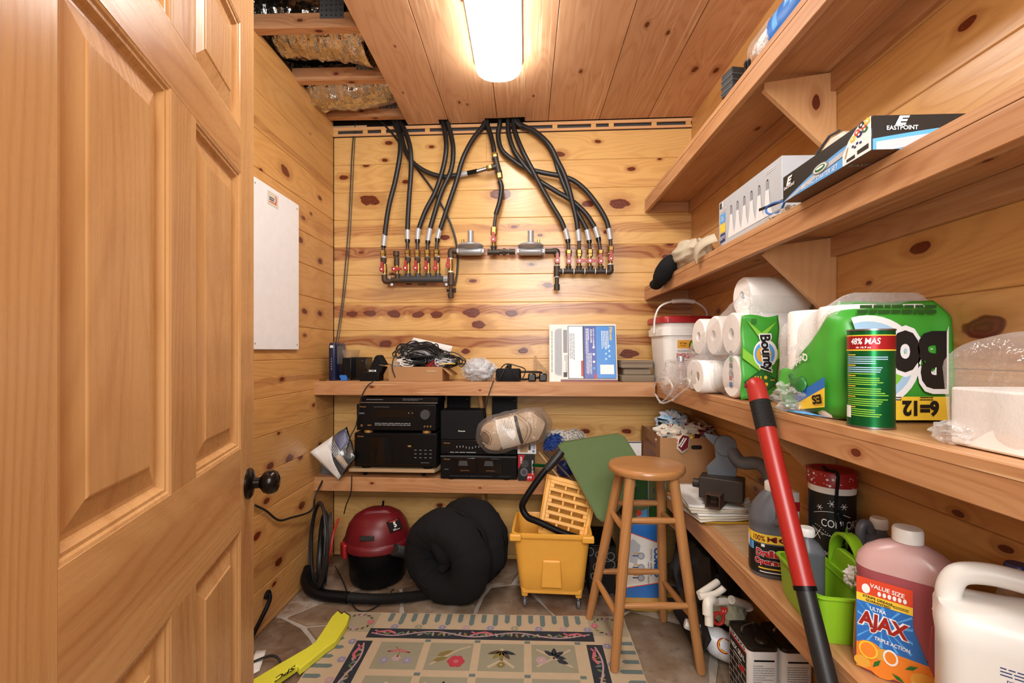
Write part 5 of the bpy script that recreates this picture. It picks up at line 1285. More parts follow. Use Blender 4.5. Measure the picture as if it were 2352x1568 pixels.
# wringer: tilted slotted basket
wr = thing('mop_wringer', 'yellow slotted mop wringer with a long black handle, tilted in the bucket', 'wringer', Vector((bc.x + .045, bc.y + .095, .31)), rad(-6))
wr.rotation_euler = (rad(-12), rad(13), rad(-4))
Wt, Wb, Ht = .25, .225, .27
def fr(a, b, y=0.0): return Vector((a * (Wb + (Wt - Wb) * b) / 2, y + b * .06, b * Ht))
m = M()
cols, rows = 3, 6
us = [-.92, -.42, -.36, .0, 0, .36, .42, .92]
# slotted front plate: build the strips around the slots
def strip(a0, b0, a1, b1, t=.008): m.loft([[fr(a0, b0), fr(a1, b0), fr(a1, b1), fr(a0, b1)], [fr(a0, b0, t), fr(a1, b0, t), fr(a1, b1, t), fr(a0, b1, t)]])
strip(-1, 0, 1, .14); strip(-1, .93, 1, 1); strip(-1, .14, -.86, .93); strip(.86, .14, 1, .93)
rowh = (.93 - .14) / rows
for r_ in range(rows):
    b0 = .14 + r_ * rowh
    strip(-.86, b0 + rowh * .55, .86, b0 + rowh)
    sh = .10 * (r_ % 2)
    for a0, a1 in ((-.86, -.78 + sh), (-.36 + sh, -.27 + sh), (.16 + sh, .25 + sh), (.68 + sh, .86)):
        if a1 > a0: strip(a0, b0, min(a1, .86), b0 + rowh * .55)
part(wr, 'slotted_plate', m, 'yellow_plastic', bevel=.002)
part(wr, 'side_plate', M().loft([[fr(-1, 0), fr(-1, 1), fr(-1, 1, .05), fr(-1, 0, .13)], [fr(-1.06, 0), fr(-1.06, 1), fr(-1.06, 1, .05), fr(-1.06, 0, .13)]]), 'yellow_plastic', bevel=.003)
part(wr, 'side_plate', M().loft([[fr(1, 0), fr(1, 1), fr(1, 1, .05), fr(1, 0, .13)], [fr(1.06, 0), fr(1.06, 1), fr(1.06, 1, .05), fr(1.06, 0, .13)]]), 'yellow_plastic', bevel=.003)
part(wr, 'back_plate', M().loft([[fr(-1, 0, .125), fr(1, 0, .125), fr(1, 1, .045), fr(-1, 1, .045)], [fr(-1, 0, .132), fr(1, 0, .132), fr(1, 1, .052), fr(-1, 1, .052)]]), 'yellow_plastic')
part(wr, 'lower_lip', M().box(-.118, -.03, .0, .118, .0, .03).box(-.118, -.036, .02, -.1, -.02, .05).box(.1, -.036, .02, .118, -.02, .05), 'yellow_plastic', bevel=.004)
part(wr, 'pivot_rod', M().cyl((-.11, -.032, -.012), (.12, -.032, -.012), .006, n=10), 'chrome')
part(wr, 'black_linkage', M().box(-.06, -.044, -.028, -.03, -.02, .012).box(.07, -.044, -.03, .1, -.02, .01).box(-.06, -.04, -.03, .1, -.024, -.012), 'black_plastic', bevel=.003)
hp = [at(1345, 1240, 2.1), at(1290, 1222, 2.11), at(1237, 1198, 2.12), at(1212, 1187, 2.12), at(1200, 1166, 2.13), at(1206, 1146, 2.13), at(1240, 1096, 2.14), at(1268, 1062, 2.15), at(1290, 1038, 2.16)]
part(wr, 'handle', M().tube(spline(hp, 6), .0155, 12), 'black_plastic', world=True)
part(wr, 'handle_grip', M().tube([at(1255, 1078, 2.146), at(1264, 1068, 2.148), at(1286, 1042, 2.158), at(1291, 1036, 2.16)], [.018, .0205, .0205, .016], 14), 'black_rubber', world=True)

# ------------------------------------------------------------------ shop vacuum
vc = onz(845, 1362, 0); vy = vc.y + .155; vx = vc.x
vac = thing('shop_vacuum', 'red-lidded black shop vacuum standing in the left corner', 'vacuum', (vx, vy, 0), rad(12))
m = M(); m.lathe([(0, .0), (.11, .0), (.135, .008), (.142, .03), (.15, .12), (.158, .18), (.158, .19), (0, .19)], 36); part(vac, 'drum', m, 'black_plastic')
def lidr(z, k, ky=1.0): return [(k * cos(2*pi*i/40), k * ky * sin(2*pi*i/40), z) for i in range(40)]
m = M(); m.loft([lidr(.186, .172), lidr(.192, .178), lidr(.216, .178), lidr(.226, .172), lidr(.23, .166), lidr(.26, .161), lidr(.3, .148), lidr(.335, .122), lidr(.357, .085), lidr(.366, .04), lidr(.367, .0)]); part(vac, 'lid', m, 'red_dark')
part(vac, 'lid_handle', M().loft([[(x, y, z) for x, y in rrect(w_, .07, .02, 4, .0, -.02)] for z, w_ in ((.31, .2), (.35, .17), (.37, .13), (.376, .09))]), 'red_dark')
for a in (205, 20): 
    ca, sa = cos(rad(a)), sin(rad(a)); m = M(); m.T = Matrix.Rotation(rad(a), 4, 'Z'); m.box(.166, -.03, .155, .188, .03, .226); part(vac, 'latch', m, 'lid_red', bevel=.006)
m = M(); m.T = Matrix.Rotation(rad(-98), 4, 'Z') @ Matrix.Translation((.154, 0, .272)) @ Matrix.Rotation(rad(-14), 4, 'Y'); m.box(-.002, -.05, -.012, .006, .02, .012); part(vac, 'exhaust_slot', m, 'black_print', bevel=.003)
m = M(); m.T = Matrix.Rotation(rad(-48), 4, 'Z') @ Matrix.Translation((.139, 0, .311)) @ Matrix.Rotation(rad(-34), 4, 'Y'); m.box(-.003, -.037, -.028, .005, .037, .028, 0)
m.text('5', (.0056, .0, .003), (0, 1, 0), (0, 0, 1), .028, None, 1, bold=.04); m.lines((.0056, .0, .022), (0, 1, 0), (0, 0, 1), .05, .006, 1, 2, 2, .7); m.lines((.0056, .0, -.021), (0, 1, 0), (0, 0, 1), .04, .01, 2, 1, 4, .5)
part(vac, 'label_plate', m, ['black_print', 'white_print', 'orange_red'])
part(vac, 'inlet', M().cyl((.14, -.03, .15), (.2, -.05, .15), .032, .03, 18), 'black_plastic')
part(vac, 'switch', M().cyl((.02, .04, .36), (.024, .04, .395), .006, n=8), 'black_plastic')
def corrtube(pts, r, pitch=.006, n=14):
    P = spline(pts, 10); q = [P[0]]; acc = 0
    L = [0]
    for a, b in zip(P, P[1:]): L.append(L[-1] + (b - a).length)
    tot = L[-1]; k = int(tot / (pitch / 2)); out = []; rs_ = []; j = 0
    for i in range(k + 1):
        s = tot * i / k
        while j < len(L) - 2 and L[j + 1] < s: j += 1
        f = (s - L[j]) / max(L[j + 1] - L[j], 1e-9); out.append(P[j] + (P[j + 1] - P[j]) * f); rs_.append(r if i % 2 else r * .9)
    return M().tube(out, rs_, n)
hpts = [at(709, 1305, 2.34), at(703, 1335, 2.27), onz(725, 1362, .032), onz(800, 1372, .026), onz(870, 1375, .026), onz(940, 1370, .026), onz(985, 1364, .026), onz(1005, 1358, .026)]
t = thing('vacuum_hose', 'ribbed black vacuum hose lying across the stone floor', 'hose', onz(870, 1380, 0), 0)
part(t, 'ribbed_hose', corrtube(hpts[3:], .024), 'vac_hose', world=True); part(t, 'smooth_wand', M().tube(spline(hpts[:4], 6), .0265, 14), 'black_plastic', world=True)
t = thing('vacuum_hose', 'short ribbed hose stub between vacuum and black cushion', 'hose', at(935, 1270, 2.35), 0); part(t, 'ribbed_hose', corrtube([at(905, 1262, 2.28), at(930, 1268, 2.36), at(960, 1275, 2.42), at(985, 1280, 2.42)], .03), 'vac_hose', world=True)
cable('floor_cable', [onz(770, 1300, .02), onz(790, 1340, .008), onz(808, 1385, .006), onz(825, 1402, .005), onz(850, 1400, .005), onz(880, 1382, .006), onz(895, 1362, .055), onz(905, 1352, .05)], .003, 'thin black wire curling over the floor in front of the vacuum')
# cable coils leaning in the corner
for i, (cx_, cy_, rx, rz, r, mt, lab) in enumerate(((728, 1250, .085, .19, .006, 'black_rubber', 'largest black cable loop leaning on the left wall'), (738, 1262, .06, .17, .0065, 'black_rubber', 'second black cable coil leaning by the vacuum'), (748, 1258, .045, .155, .006, 'dark_grey', 'grey-black cable coil pressed against the vacuum'), (742, 1285, .052, .13, .005, 'black_rubber', 'small inner black cable coil beside the vacuum'))):
    c = at(cx_, cy_, 2.28 + .03 * i); pts = []
    for k in range(37):
        a = k * 2 * pi / 12; w_ = 1 + .05 * sin(k * .9 + i)
        pts.append(c + Vector((rx * w_ * cos(a) + .006 * (k // 12), .11 * w_ * cos(a + .3) * (-1), max(rz * w_ * sin(a), -c.z + .03))))
    cable('cable_coil', pts, r, lab, 'cable', mt, 4, 8, 'cable coils beside the vacuum')
cable('wall_cable', [onx(586, 1160, XL + .01), onx(610, 1172, XL + .01), onx(640, 1194, XL + .012), onx(670, 1188, XL + .02), onx(705, 1178, XL + .03), onx(720, 1165, XL + .04), onx(724, 1140, XL + .05), at(745, 1095, 2.47)], .005, 'black cable running along the left wall from behind the door')
cable('wall_cable', [at(808, 1092, 2.36), at(806, 1130, 2.38), at(795, 1160, 2.4), at(790, 1180, 2.42)], .003, 'black wire dropping below the lower shelf behind the vacuum')
cable('red_cable', [at(778, 1190, 2.24), at(766, 1225, 2.22), at(760, 1260, 2.2), at(755, 1285, 2.2), at(745, 1310, 2.2), at(741, 1318, 2.2)], .006, 'faded red power cord hanging beside the vacuum', 'cord', 'red_plastic')
t = thing('cord_plug', 'black plug on the red cord beside the vacuum', 'plug', at(741, 1340, 2.2), 0)
a = at(742, 1314, 2.2); part(t, 'body', M().tube([a, a - Vector((0, 0, .02)), a - Vector((0, 0, .035)), a - Vector((0, 0, .05))], [.009, .016, .016, .012], 12), 'black_plastic', world=True)
part(t, 'prong', M().box(a.x - .008, a.y - .002, a.z - .068, a.x - .005, a.y + .002, a.z - .05), 'steel', world=True); part(t, 'prong', M().box(a.x + .005, a.y - .002, a.z - .068, a.x + .008, a.y + .002, a.z - .05), 'steel', world=True)

# ------------------------------------------------------------------ rolled black cushion
ct = thing('rolled_cushion', 'black quilted cushion rolled up and standing on the floor', 'cushion', onz(1058, 1385, 0), 0)
def puffy(c, R, r, axis, w_, seed, nz=.1, nu=72, nv=26, tw=0.0):
    axis = Vector(axis).normalized(); s1 = axis.cross(Vector((0, 0, 1))).normalized(); s2 = s1.cross(axis)
    def fn(u, v):
        a = 2 * pi * u; b = 2 * pi * v
        fold = 1 + nz * mnoise.noise(Vector((cos(a) * 2.2 + seed, sin(a) * 2.2, b * .3))) + .03 * abs(sin(a * 4.5 + seed)) 
        rr = r * fold
        wr_ = 1 + .06 * mnoise.noise(Vector((cos(a) * 9 + seed, sin(a) * 9, cos(b) * 3 + sin(b))))
        rad_ = R + rr * wr_ * cos(b)
        return c + (s1 * cos(a) + s2 * sin(a)) * rad_ + axis * (w_ * wr_ * sin(b) + tw * sin(a))
    return M().grid(fn, nu, nv, closeu=True)
cc = at(1030, 1277, 2.2)
axd = Vector((-.42, -.9, .1))
R1 = .218
m = puffy(cc, .138, .088, axd, .115, 1.0, .16, tw=.03); m.v = [Vector((p.x, p.y, max(p.z, .004))) for p in m.v]; part(ct, 'outer_turn', m, 'cushion', world=True, angle=80)
m = puffy(cc + Vector((.09, .14, .02)), .12, .095, (-.55, -.83, .05), .1, 5.0, .12); m.v = [Vector((p.x, min(p.y, 2.6), max(p.z, .004))) for p in m.v]; part(ct, 'rear_turn', m, 'cushion', world=True, angle=80)
m = blob(M(), cc + Vector((.0, .06, .0)), .10, .08, .12, 4, .2, 2.0); part(ct, 'inner_turn', m, 'cushion', world=True, angle=80)
cr = cc + axd.normalized() * .105
ss1 = axd.normalized().cross(Vector((0, 0, 1))).normalized(); ss2 = ss1.cross(axd.normalized())
part(ct, 'seam', M().tube(spline([cr + ss1 * (.13 * cos(a)) + ss2 * (.13 * sin(a)) for a in [rad(x) for x in range(-70, 120, 20)]], 4), .003, 6), 'black_matte', world=True)
part(ct, 'inner_fold', M().tube(spline([cr + ss1 * a + ss2 * b - axd.normalized() * c for a, b, c in ((.02, .15, .0), (.0, .09, .005), (-.02, .04, .03), (-.02, .0, .06), (.0, -.05, .05))], 6), [.02 + .02 * sin(pi * i / 24) for i in range(25)], 12), 'cushion', world=True)

# ------------------------------------------------------------------ green padded board leaning behind the bucket
gp = [at(1282, 1022, 2.33), at(1298, 1014, 2.335), at(1418, 996, 2.36), at(1434, 1004, 2.355), at(1480, 1078, 2.22), at(1477, 1092, 2.21), at(1400, 1196, 2.09), at(1384, 1197, 2.09), at(1372, 1188, 2.10)]
nb = (gp[4] - gp[0]).cross(gp[6] - gp[0]).normalized()
if nb.y > 0: nb = -nb
m = M(); m.loft([[p - nb * .02 for p in gp], [p + nb * .004 for p in gp]])
gb = solo('padded_board', m, 'green_board', 'dull green board leaning between bucket and cardboard box', 'board', bevel=.006, seg=3)
part(gb, 'edge_binding', M().tube(gp, .004, 6, closed=True), 'olive', world=True)
t = thing('foam_sheet', 'white foam panel edge standing behind the green board', 'panel', onb(1420, 1060, .08), 0)
part(t, 'sheet', M().box(onb(1330, 1010, .1).x, onb(1400, 1010, .1).y, SH[0] + .001, onb(1474, 1010, .1).x, onb(1400, 1010, .1).y + .012, zpx(1009, .1)), 'white_paper', world=True, bevel=.002)
part(t, 'dark_edge', M().box(onb(1330, 1010, .1).x, onb(1400, 1010, .1).y - .0005, zpx(1012, .1), onb(1474, 1010, .1).x, onb(1400, 1010, .1).y + .0125, zpx(1009.5, .1)), 'dark_grey', world=True)

# ------------------------------------------------------------------ boxed game sets behind the stool
gx, gy = at(1437, 1300, 2.2).x, 2.2
def gbox(z0, z1, label, upper):
    t = thing('game_box', label, 'box', (gx + .1, gy + .15, z0), 0, 'boxed game sets behind the stool')
    w_, d_, h_ = (.155 if upper else .185), .17, z1 - z0
    x0 = -.1; part(t, 'carton', M().box(x0, -.15, 0, x0 + w_, -.15 + d_, h_), 'white_paper' if not upper else 'blue_dark', bevel=.001)
    m = M(); y = -.1506
    if not upper:
        m.flat([(0, 0), (w_, 0), (w_, .075), (0, .045)], (x0, y, 0), EX, EZ, 0); m.flat([(0, h_ - .03), (w_, h_ - .095), (w_, h_), (0, h_)], (x0, y, 0), EX, EZ, 0)
        m.flat([(0, .045), (w_, .075), (w_, .079), (0, .049)], (x0, y - .0003, 0), EX, EZ, 1); m.flat([(0, h_ - .034), (w_, h_ - .099), (w_, h_ - .095), (0, h_ - .03)], (x0, y - .0003, 0), EX, EZ, 1)
        m.flat([(.015, .17), (.05, .16), (.068, .25), (.035, .28), (.015, .275)], (x0, y - .0005, 0), EX, EZ, 2)
        for k, (a, b) in enumerate(((.06, .2), (.06, .145), (.06, .095))):
            m.flat(ell_pts(.017, .017, 16, a + .01, b), (x0, y - .0006, 0), EX, EZ, 3); m.flat(ell_pts(.012, .012, 14, a + .01, b), (x0, y - .0009, 0), EX, EZ, 2); m.flat([(a - .03, b - .002), (a - .005, b - .002), (a - .005, b + .003), (a - .03, b + .003)], (x0, y - .0006, 0), EX, EZ, 4); m.flat([(a - .026, b + .01), (a - .002, b + .01), (a - .002, b + .015), (a - .026, b + .015)], (x0, y - .0006, 0), EX, EZ, 5)
        m.text('VOLLEYBALL · BADMINTON', (x0 + .118, y - .001, .17), (0, 0, -1), (1, 0, 0), .007, .13, 6, bold=.01); m.text('FLIP TOSS & CATCH', (x0 + .105, y - .001, .12), (0, 0, -1), (1, 0, 0), .007, .1, 6, bold=.01)
        m.text('COMBO', (x0 + .145, y - .001, .17), (0, 0, -1), (1, 0, 0), .028, .14, 0, bold=.06)
        # left side
        m.flat([(0, 0), (.17, 0), (.17, .06), (0, .1)], (x0 - .0006, .02, 0), (0, -1, 0), EZ, 0); m.text('COMBO', (x0 - .0009, -.1, .24), (0, 0, -1), (0, -1, 0), .045, .17, 7, bold=.03); m.lines((x0 - .0009, -.03, .2), (0, 0, -1), (0, -1, 0), .15, .06, 4, 6, 3)
    else:
        for i in range(2):
            for j in range(2): m.flat([(.006 + i * .1, .012 + j * .11), (.1 + i * .1, .012 + j * .11), (.1 + i * .1, .116 + j * .11), (.006 + i * .1, .116 + j * .11)], (x0, y, 0), EX, EZ, (9, 8, 8, 9)[i + 2 * j])
        for i in range(2): m.flat([(.0 + i * .102, 0), (.004 + i * .102, 0), (.004 + i * .102, h_), (.0 + i * .102, h_)], (x0, y - .0004, 0), EX, EZ, 3)
        for j in range(3): m.flat([(0, .006 + j * .11), (w_, .006 + j * .11), (w_, .01 + j * .11), (0, .01 + j * .11)], (x0, y - .0004, 0), EX, EZ, 3)
        m.flat([(.05, .012), (.1, .012), (.1, .075), (.05, .06)], (x0, y - .0006, 0), EX, EZ, 10); m.flat(ell_pts(.013, .016, 14, .06, .055), (x0, y - .0009, 0), EX, EZ, 1)
        for k in range(5): m.flat([(.02 + k * .036, .15), (.024 + k * .036, .15), (.024 + k * .036, .175), (.02 + k * .036, .175)], (x0, y - .0009, 0), EX, EZ, 4)
    part(t, 'printed_panel', m, ['blue_print', 'orange_red', 'light_grey', 'grey_print', 'navy_print', 'orange_label', 'black_print', 'navy_print', 'dark_green_print', 'olive', 'blue_sky'], kind='stuff')
gbox(.022, .372, 'lower blue and white boxed game set reading COMBO', False)
gbox(.373, .59, 'upper dark boxed game set with green photos on its front', True)
t = thing('yellow_tray', 'flat yellow tray under the game boxes', 'tray', (gx + .1, gy + .1, 0), 0); part(t, 'tray', M().loft([ring(.22, .36, .03, .001), ring(.25, .4, .04, .02)]), 'yellow_print'); part(t, 'rim', M().loft([ring(.25, .4, .04, .0195), ring(.256, .406, .042, .0215)]), 'yellow_plastic')
t = thing('fabric_crate', 'black storage crate with ring pattern behind the stool', 'crate', (at(1385, 1350, 2.26).x, 2.38, 0), 0); part(t, 'body', M().box(-.07, -.12, .0, .06, .12, .24), 'crate_fabric', bevel=.004); part(t, 'rim', M().box(-.072, -.122, .235, .062, .122, .247), 'black_plastic', bevel=.003)
t = thing('pink_ball', 'small shiny pink ball on the ring-patterned crate', 'ball', at(1394, 1283, 2.32), 0); c = at(1394, 1262, 2.32); part(t, 'ball', M().ell(c, .036, .036, .036, 20, 14), 'pink', world=True); part(t, 'valve', M().ell(c + Vector((.012, -.034, .005)), .003, .003, .003, 8, 6), 'black_plastic', world=True)
t = thing('blue_packet', 'blue and yellow packet on top of the crate', 'packet', at(1390, 1325, 2.3), 0); c = at(1388, 1312, 2.28); part(t, 'pouch', blob(M(), c, .05, .02, .03, 9, .15), 'blue_print', world=True); part(t, 'yellow_flap', M().add([c + Vector(p) for p in ((.0, -.024, .03), (.05, -.024, .02), (.05, -.026, -.0), (.03, -.026, .005))], [(0, 1, 2, 3)]), 'yellow_print', world=True)

# ------------------------------------------------------------------ things under the lowest right shelf
m = blob(M(), (.80, 2.06, .19), .125, .2, .2, 2, .16, 2.2, 36, 24, flat=-.94); solo('black_bag', m, 'bag_black', 'large black bag stuffed under the lowest right shelf', 'bag')
m = blob(M(), (.755, 1.72, .235), .06, .06, .045, 5, .2, 2.4); solo('cloth_bundle', m, 'fibre_cloth', 'grey-green cloth bundle under the shelf behind the pipes', 'cloth')
def pipe(name, pts, r, label, cat='pipe', mat='pvc', k=1):
    return solo(name, M().tube(spline(pts, 6) if k else pts, r, 14), mat, label, cat, 'white pipes under the lowest shelf' if mat == 'pvc' else None)
D_ = 1.62
pipe('plastic_pipe', [at(1606, 1364, D_), at(1648, 1336, D_ + .05)], .012, 'upper slanting white pipe under the shelf', k=0)
pipe('plastic_pipe', [at(1606, 1370, D_ - .02), at(1640, 1364, D_ - .01), at(1658, 1354, D_), at(1663, 1349, D_)], .011, 'bent white pipe with a broken end')
pipe('plastic_pipe', [at(1640, 1382, D_), at(1668, 1381, D_ + .02)], .013, 'short level white pipe stub beside the elbow', k=0)
pipe('plastic_pipe', [at(1680, 1377, D_ + .03), at(1715, 1390, D_ + .08), at(1722, 1400, D_ + .08)], .015, 'yellowed white pipe stub behind the metal can')
t = thing('pipe_elbow', 'upright white pipe with elbow beside the metal can', 'pipe', at(1628, 1435, D_ - .05), 0)
part(t, 'elbow', M().tube(spline([at(1626, 1412, D_ - .04), at(1626, 1385, D_ - .03), at(1632, 1379, D_ - .02), at(1640, 1381, D_)], 5), .018, 14), 'pvc', world=True); part(t, 'stem', M().cyl(at(1629, 1436, D_ - .05), at(1628, 1408, D_ - .04), .0145, n=14), 'pvc', world=True)
t = thing('red_tool', 'red plastic tool handle with a finger ring', 'tool', at(1655, 1430, 1.6), 0)
part(t, 'ring', M().tube(spline([at(1650 + 12 * cos(a), 1420 + 13 * sin(a), 1.6) for a in [2 * pi * i / 10 for i in range(10)]], 4, True), .006, 8, closed=True), 'red_plastic', world=True); part(t, 'arm', M().tube(spline([at(1656, 1410, 1.6), at(1661, 1402, 1.6), at(1658, 1396, 1.61)], 4), .006, 8).tube(spline([at(1660, 1412, 1.6), at(1667, 1402, 1.6), at(1667, 1396, 1.61)], 4), .006, 8), 'red_plastic', world=True)
# white bottle lying with its cap towards the stool
bd = [at(1573, 1430, 1.79), at(1596, 1440, 1.78), at(1597, 1440, 1.78), at(1620, 1454, 1.77), at(1640, 1468, 1.765), at(1662, 1482, 1.76), at(1700, 1496, 1.755)]
t = thing('spray_bottle', 'white squeeze bottle with red collar lying under the shelf', 'bottle', at(1650, 1520, 1.54), 0)
part(t, 'cap', M().tube([bd[0], bd[0] + (bd[1]-bd[0]) * .15, bd[1]], [.017, .02, .02], 8), 'white_plastic', world=True); part(t, 'collar', M().cyl(bd[1] - (bd[1]-bd[0])*.1, bd[1] + (bd[3]-bd[1])*.22, .0185, n=14), 'red_plastic', world=True)
sp = spline(bd[2:], 5); part(t, 'body', M().tube(sp, [.02 + .032 * min(1, max(0, (i / (len(sp) - 1) - .15) * 2.6)) for i in range(len(sp))], 18), 'mop_bottle', world=True)
nl = (CAM - bd[5]).normalized(); e1 = (bd[6] - bd[4]).normalized(); e2 = nl.cross(e1).normalized(); c = bd[5] + nl * .054 + e1 * .004
m = M(); m.flat(ell_pts(.03, .026, 20), c, e1, e2, 0); m.flat(ell_pts(.026, .022, 20), c + nl * .0006, e1, e2, 1); m.flat(ell_pts(.022, .018, 20), c + nl * .0012, e1, e2, 0); m.lines(c + nl * .002, e1, e2, .03, .014, 2, 1, 3, .6)
part(t, 'round_label', m, ['red_print', 'yellow_print'], world=True)
# dark board leaning low beside the cans
bb = [at(1540, 1362, 1.92), at(1620, 1372, 1.9), at(1665, 1545, 1.47), at(1636, 1540, 1.46)]
m = M(); nn = Vector((0, 0, 1)); bz = [Vector((p.x, p.y, .004)) for p in bb]
qb = [onz(1530, 1372, .03), onz(1600, 1378, .16), onz(1628, 1470, .16), onz(1606, 1512, .01)]
m.loft([[p for p in qb], [p + Vector((.012, .004, .0)) for p in qb]]); solo('dark_board', m, 'board_black', 'black board leaning under the front of the lowest shelf', 'board', bevel=.001)
# square metal cans
def can(x0, y0, label, full):
    w_, d_, h_ = .098, .155, .238
    t = thing('metal_can', label, 'can', (x0 + w_/2, y0 + d_/2, .001), 0, 'square metal sealer cans')
    def rg(k, z): return [(x, y, z) for x, y in rrect(w_ * k, d_ * k if k < 1 else d_, .016, 4)]
    part(t, 'body', M().loft([rg(.97, 0), rg(1, .004), rg(1, .222)]), 'white_paper')
    part(t, 'shoulder', M().loft([rg(1, .2221), rg(1.015, .226), rg(1.0, .235), rg(.92, .236), rg(.9, .231)]), 'tin_dark')
    part(t, 'spout_cap', M().lathe([(0, 0), (.02, 0), (.021, .004), (.019, .006), (.021, .008), (.019, .011), (.015, .014), (0, .014)], 20, (.01, -.04, .231)), 'tin_dark')
    part(t, 'carry_handle', M().tube(spline([(-.035, .0, .232), (-.035, .0, .252), (-.02, .01, .256), (.01, .02, .256), (.02, .02, .234)], 4), .0035, 6), 'steel')
    m = M()
    m.flat([(-.033, .19), (.033, .19), (.033, .196), (-.033, .196)], (0, -d_/2 - .0006, 0), EX, EZ, 0)
    m.lines((0, -d_/2 - .0006, .15), EX, EZ, .07, .06, 8, 1, 4 if full else 6, .35); m.lines((0, -d_/2 - .0006, .07), EX, EZ, .07, .08, 9, 1, 9, .35); m.lines((0, -d_/2 - .0006, .105), EX, EZ, .02, .006, 1, 2)
    if full:
        xs = -w_/2 - .0006; L = d_ - .034
        m.flat([(-L/2, 0), (L/2, 0), (L/2, .2), (-L/2, .2)], (xs, 0, 0), (0, -1, 0), EZ, 0); m.flat([(-L/2, .2), (L/2, .2), (L/2, .207), (-L/2, .207)], (xs, 0, 0), (0, -1, 0), EZ, 2)
        m.text('SPARKS', (xs - .0002, 0, .215), (0, -1, 0), EZ, .012, L * .85, 0, bold=.02); m.text('NEX SEAL', (xs - .0006, 0, .178), (0, -1, 0), EZ, .017, L * .85, 3, bold=.02)
        m.flat([(L * .1, .12), (L * .4, .13), (L * .4, .15), (L * .1, .138)], (xs - .0004, 0, 0), (0, -1, 0), EZ, 2)
        for k in range(7): m.flat([(-L/2, .015 + k * .022), (L/2, .015 + k * .022), (L/2, .0165 + k * .022), (-L/2, .0165 + k * .022)], (xs - .0003, 0, 0), (0, -1, 0), EZ, 3)
        for k in range(6):
            for j in range(3): a = -L/2 + L * ((j + .5 * (k % 2) + .3) / 3.2); m.flat([(a, .0165 + k * .022), (a + .0015, .0165 + k * .022), (a + .0015, .037 + k * .022), (a, .037 + k * .022)], (xs - .0003, 0, 0), (0, -1, 0), EZ, 3)
        m.lines((xs - .0006, .0, .158), (0, -1, 0), EZ, L * .5, .008, 1, 3, 5)
    part(t, 'printed_label', m, ['black_print', 'grey_print', 'red_print', 'white_print'], kind='stuff')
can(.728, 1.505, 'square metal can reading NEX SEAL under the lowest shelf', True)
can(.834, 1.50, 'second square metal can, right of the NEX SEAL can', False)

# ------------------------------------------------------------------ yellow bar, paper and hook on the floor by the door
ypl = [(776, 1401), (785, 1409), (790, 1404), (803, 1413), (797, 1432), (770, 1472), (752, 1484), (700, 1526), (688, 1535), (682, 1527), (640, 1556), (610, 1585), (560, 1600), (570, 1566), (640, 1524), (706, 1486), (723, 1474), (741, 1448), (762, 1415)]
yp = [onz(a, b, .037) for a, b in ypl]
bend = lambda p: .0
m = M(); m.loft([[p - Vector((0, 0, .026)) for p in yp], [p + Vector((0, 0, .0)) for p in yp]])
yb_ = solo('yellow_bar', m, 'yellow_paint', 'bright yellow bent metal bar lying between rug and door', 'bar', bevel=.003)
part(yb_, 'lettering', M().text('SPC', onz(655, 1546, .0376), onz(640, 1556, .0376) - onz(672, 1536, .0376), onz(650, 1560, .0376) - onz(660, 1532, .0376), .03, .075, bold=.02), 'black_print', world=True)
part(yb_, 'worn_edge', M().tube([onz(a, b, .036) for a, b in ((776, 1401), (785, 1409), (790, 1404), (803, 1413))], .003, 6), 'rust', world=True)
pc = [onz(588, 1494, .003), onz(612, 1492, .003), onz(596, 1540, .003), onz(560, 1560, .003)]
m = sheet4(pc, 6, .003, (0, 0, 1)); m.v = [Vector((p.x, p.y, max(p.z, .0035))) for p in m.v]; solo('paper_scrap', m, 'white_paper', 'scrap of white paper on the floor beside the door', 'paper', solid=.0006)
cable('floor_cable', [onz(560, 1530, .01), onz(590, 1516, .012), onz(618, 1506, .02), onz(634, 1508, .02), onz(644, 1520, .008)], .0045, 'short black cable end on the white paper scrap')
t = thing('hooked_rod', 'black rod with a flat hooked end leaning on the left wall', 'rod', onz(590, 1460, 0), 0)
part(t, 'rod', M().tube(spline([onx(575, 1470, XL + .05), onx(600, 1420, XL + .035), onx(617, 1384, XL + .03), onx(620, 1368, XL + .02)], 6), .009, 10), 'black_plastic', world=True); part(t, 'hook', M().tube(spline([onx(620, 1370, XL + .02), onx(617, 1358, XL + .012), onx(612, 1366, XL + .012), onx(610, 1376, XL + .012)], 4), [.009] * 12 + [.004], 8), 'black_plastic', world=True)
# ------------------------------------------------------------------ right wall, middle shelf (paper goods)
ZM = SH[1]
EY = Vector((0, 1, 0)); NX = Vector((-1, 0, 0)); NY = Vector((0, -1, 0))
# emergency food bucket in the corner
t = thing('food_bucket', 'white square food bucket with a red lid in the shelf corner', 'bucket', (.79, 2.37, ZM), rad(4))
def sq(w_, z, r=.04): return [(x, y, z) for x, y in rrect(w_, w_, r, 5)]
part(t, 'tub', M().loft([sq(.2, 0), sq(.206, .01), sq(.232, .235), sq(.25, .238), sq(.252, .272), sq(.236, .275), sq(.24, .298)]), 'white_plastic')
part(t, 'lid', M().loft([sq(.25, .2985), sq(.262, .302), sq(.262, .322), sq(.255, .331), sq(.235, .334), sq(.23, .328)]), 'lid_red')
m = M()
for k in range(-2, 3): m.box(k * .05 - .003, -.1335, .302, k * .05 + .003, -.13, .322)
part(t, 'lid_rib', m, 'lid_red', kind='stuff')
part(t, 'handle', M().tube(spline([(-.133, -.01, .255), (-.135, -.03, .33), (-.115, -.045, .385), (-.06, -.055, .41), (.0, -.06, .413), (.06, -.055, .408), (.115, -.045, .375), (.135, -.03, .33), (.133, -.01, .255)], 6), .005, 8), 'white_plastic')
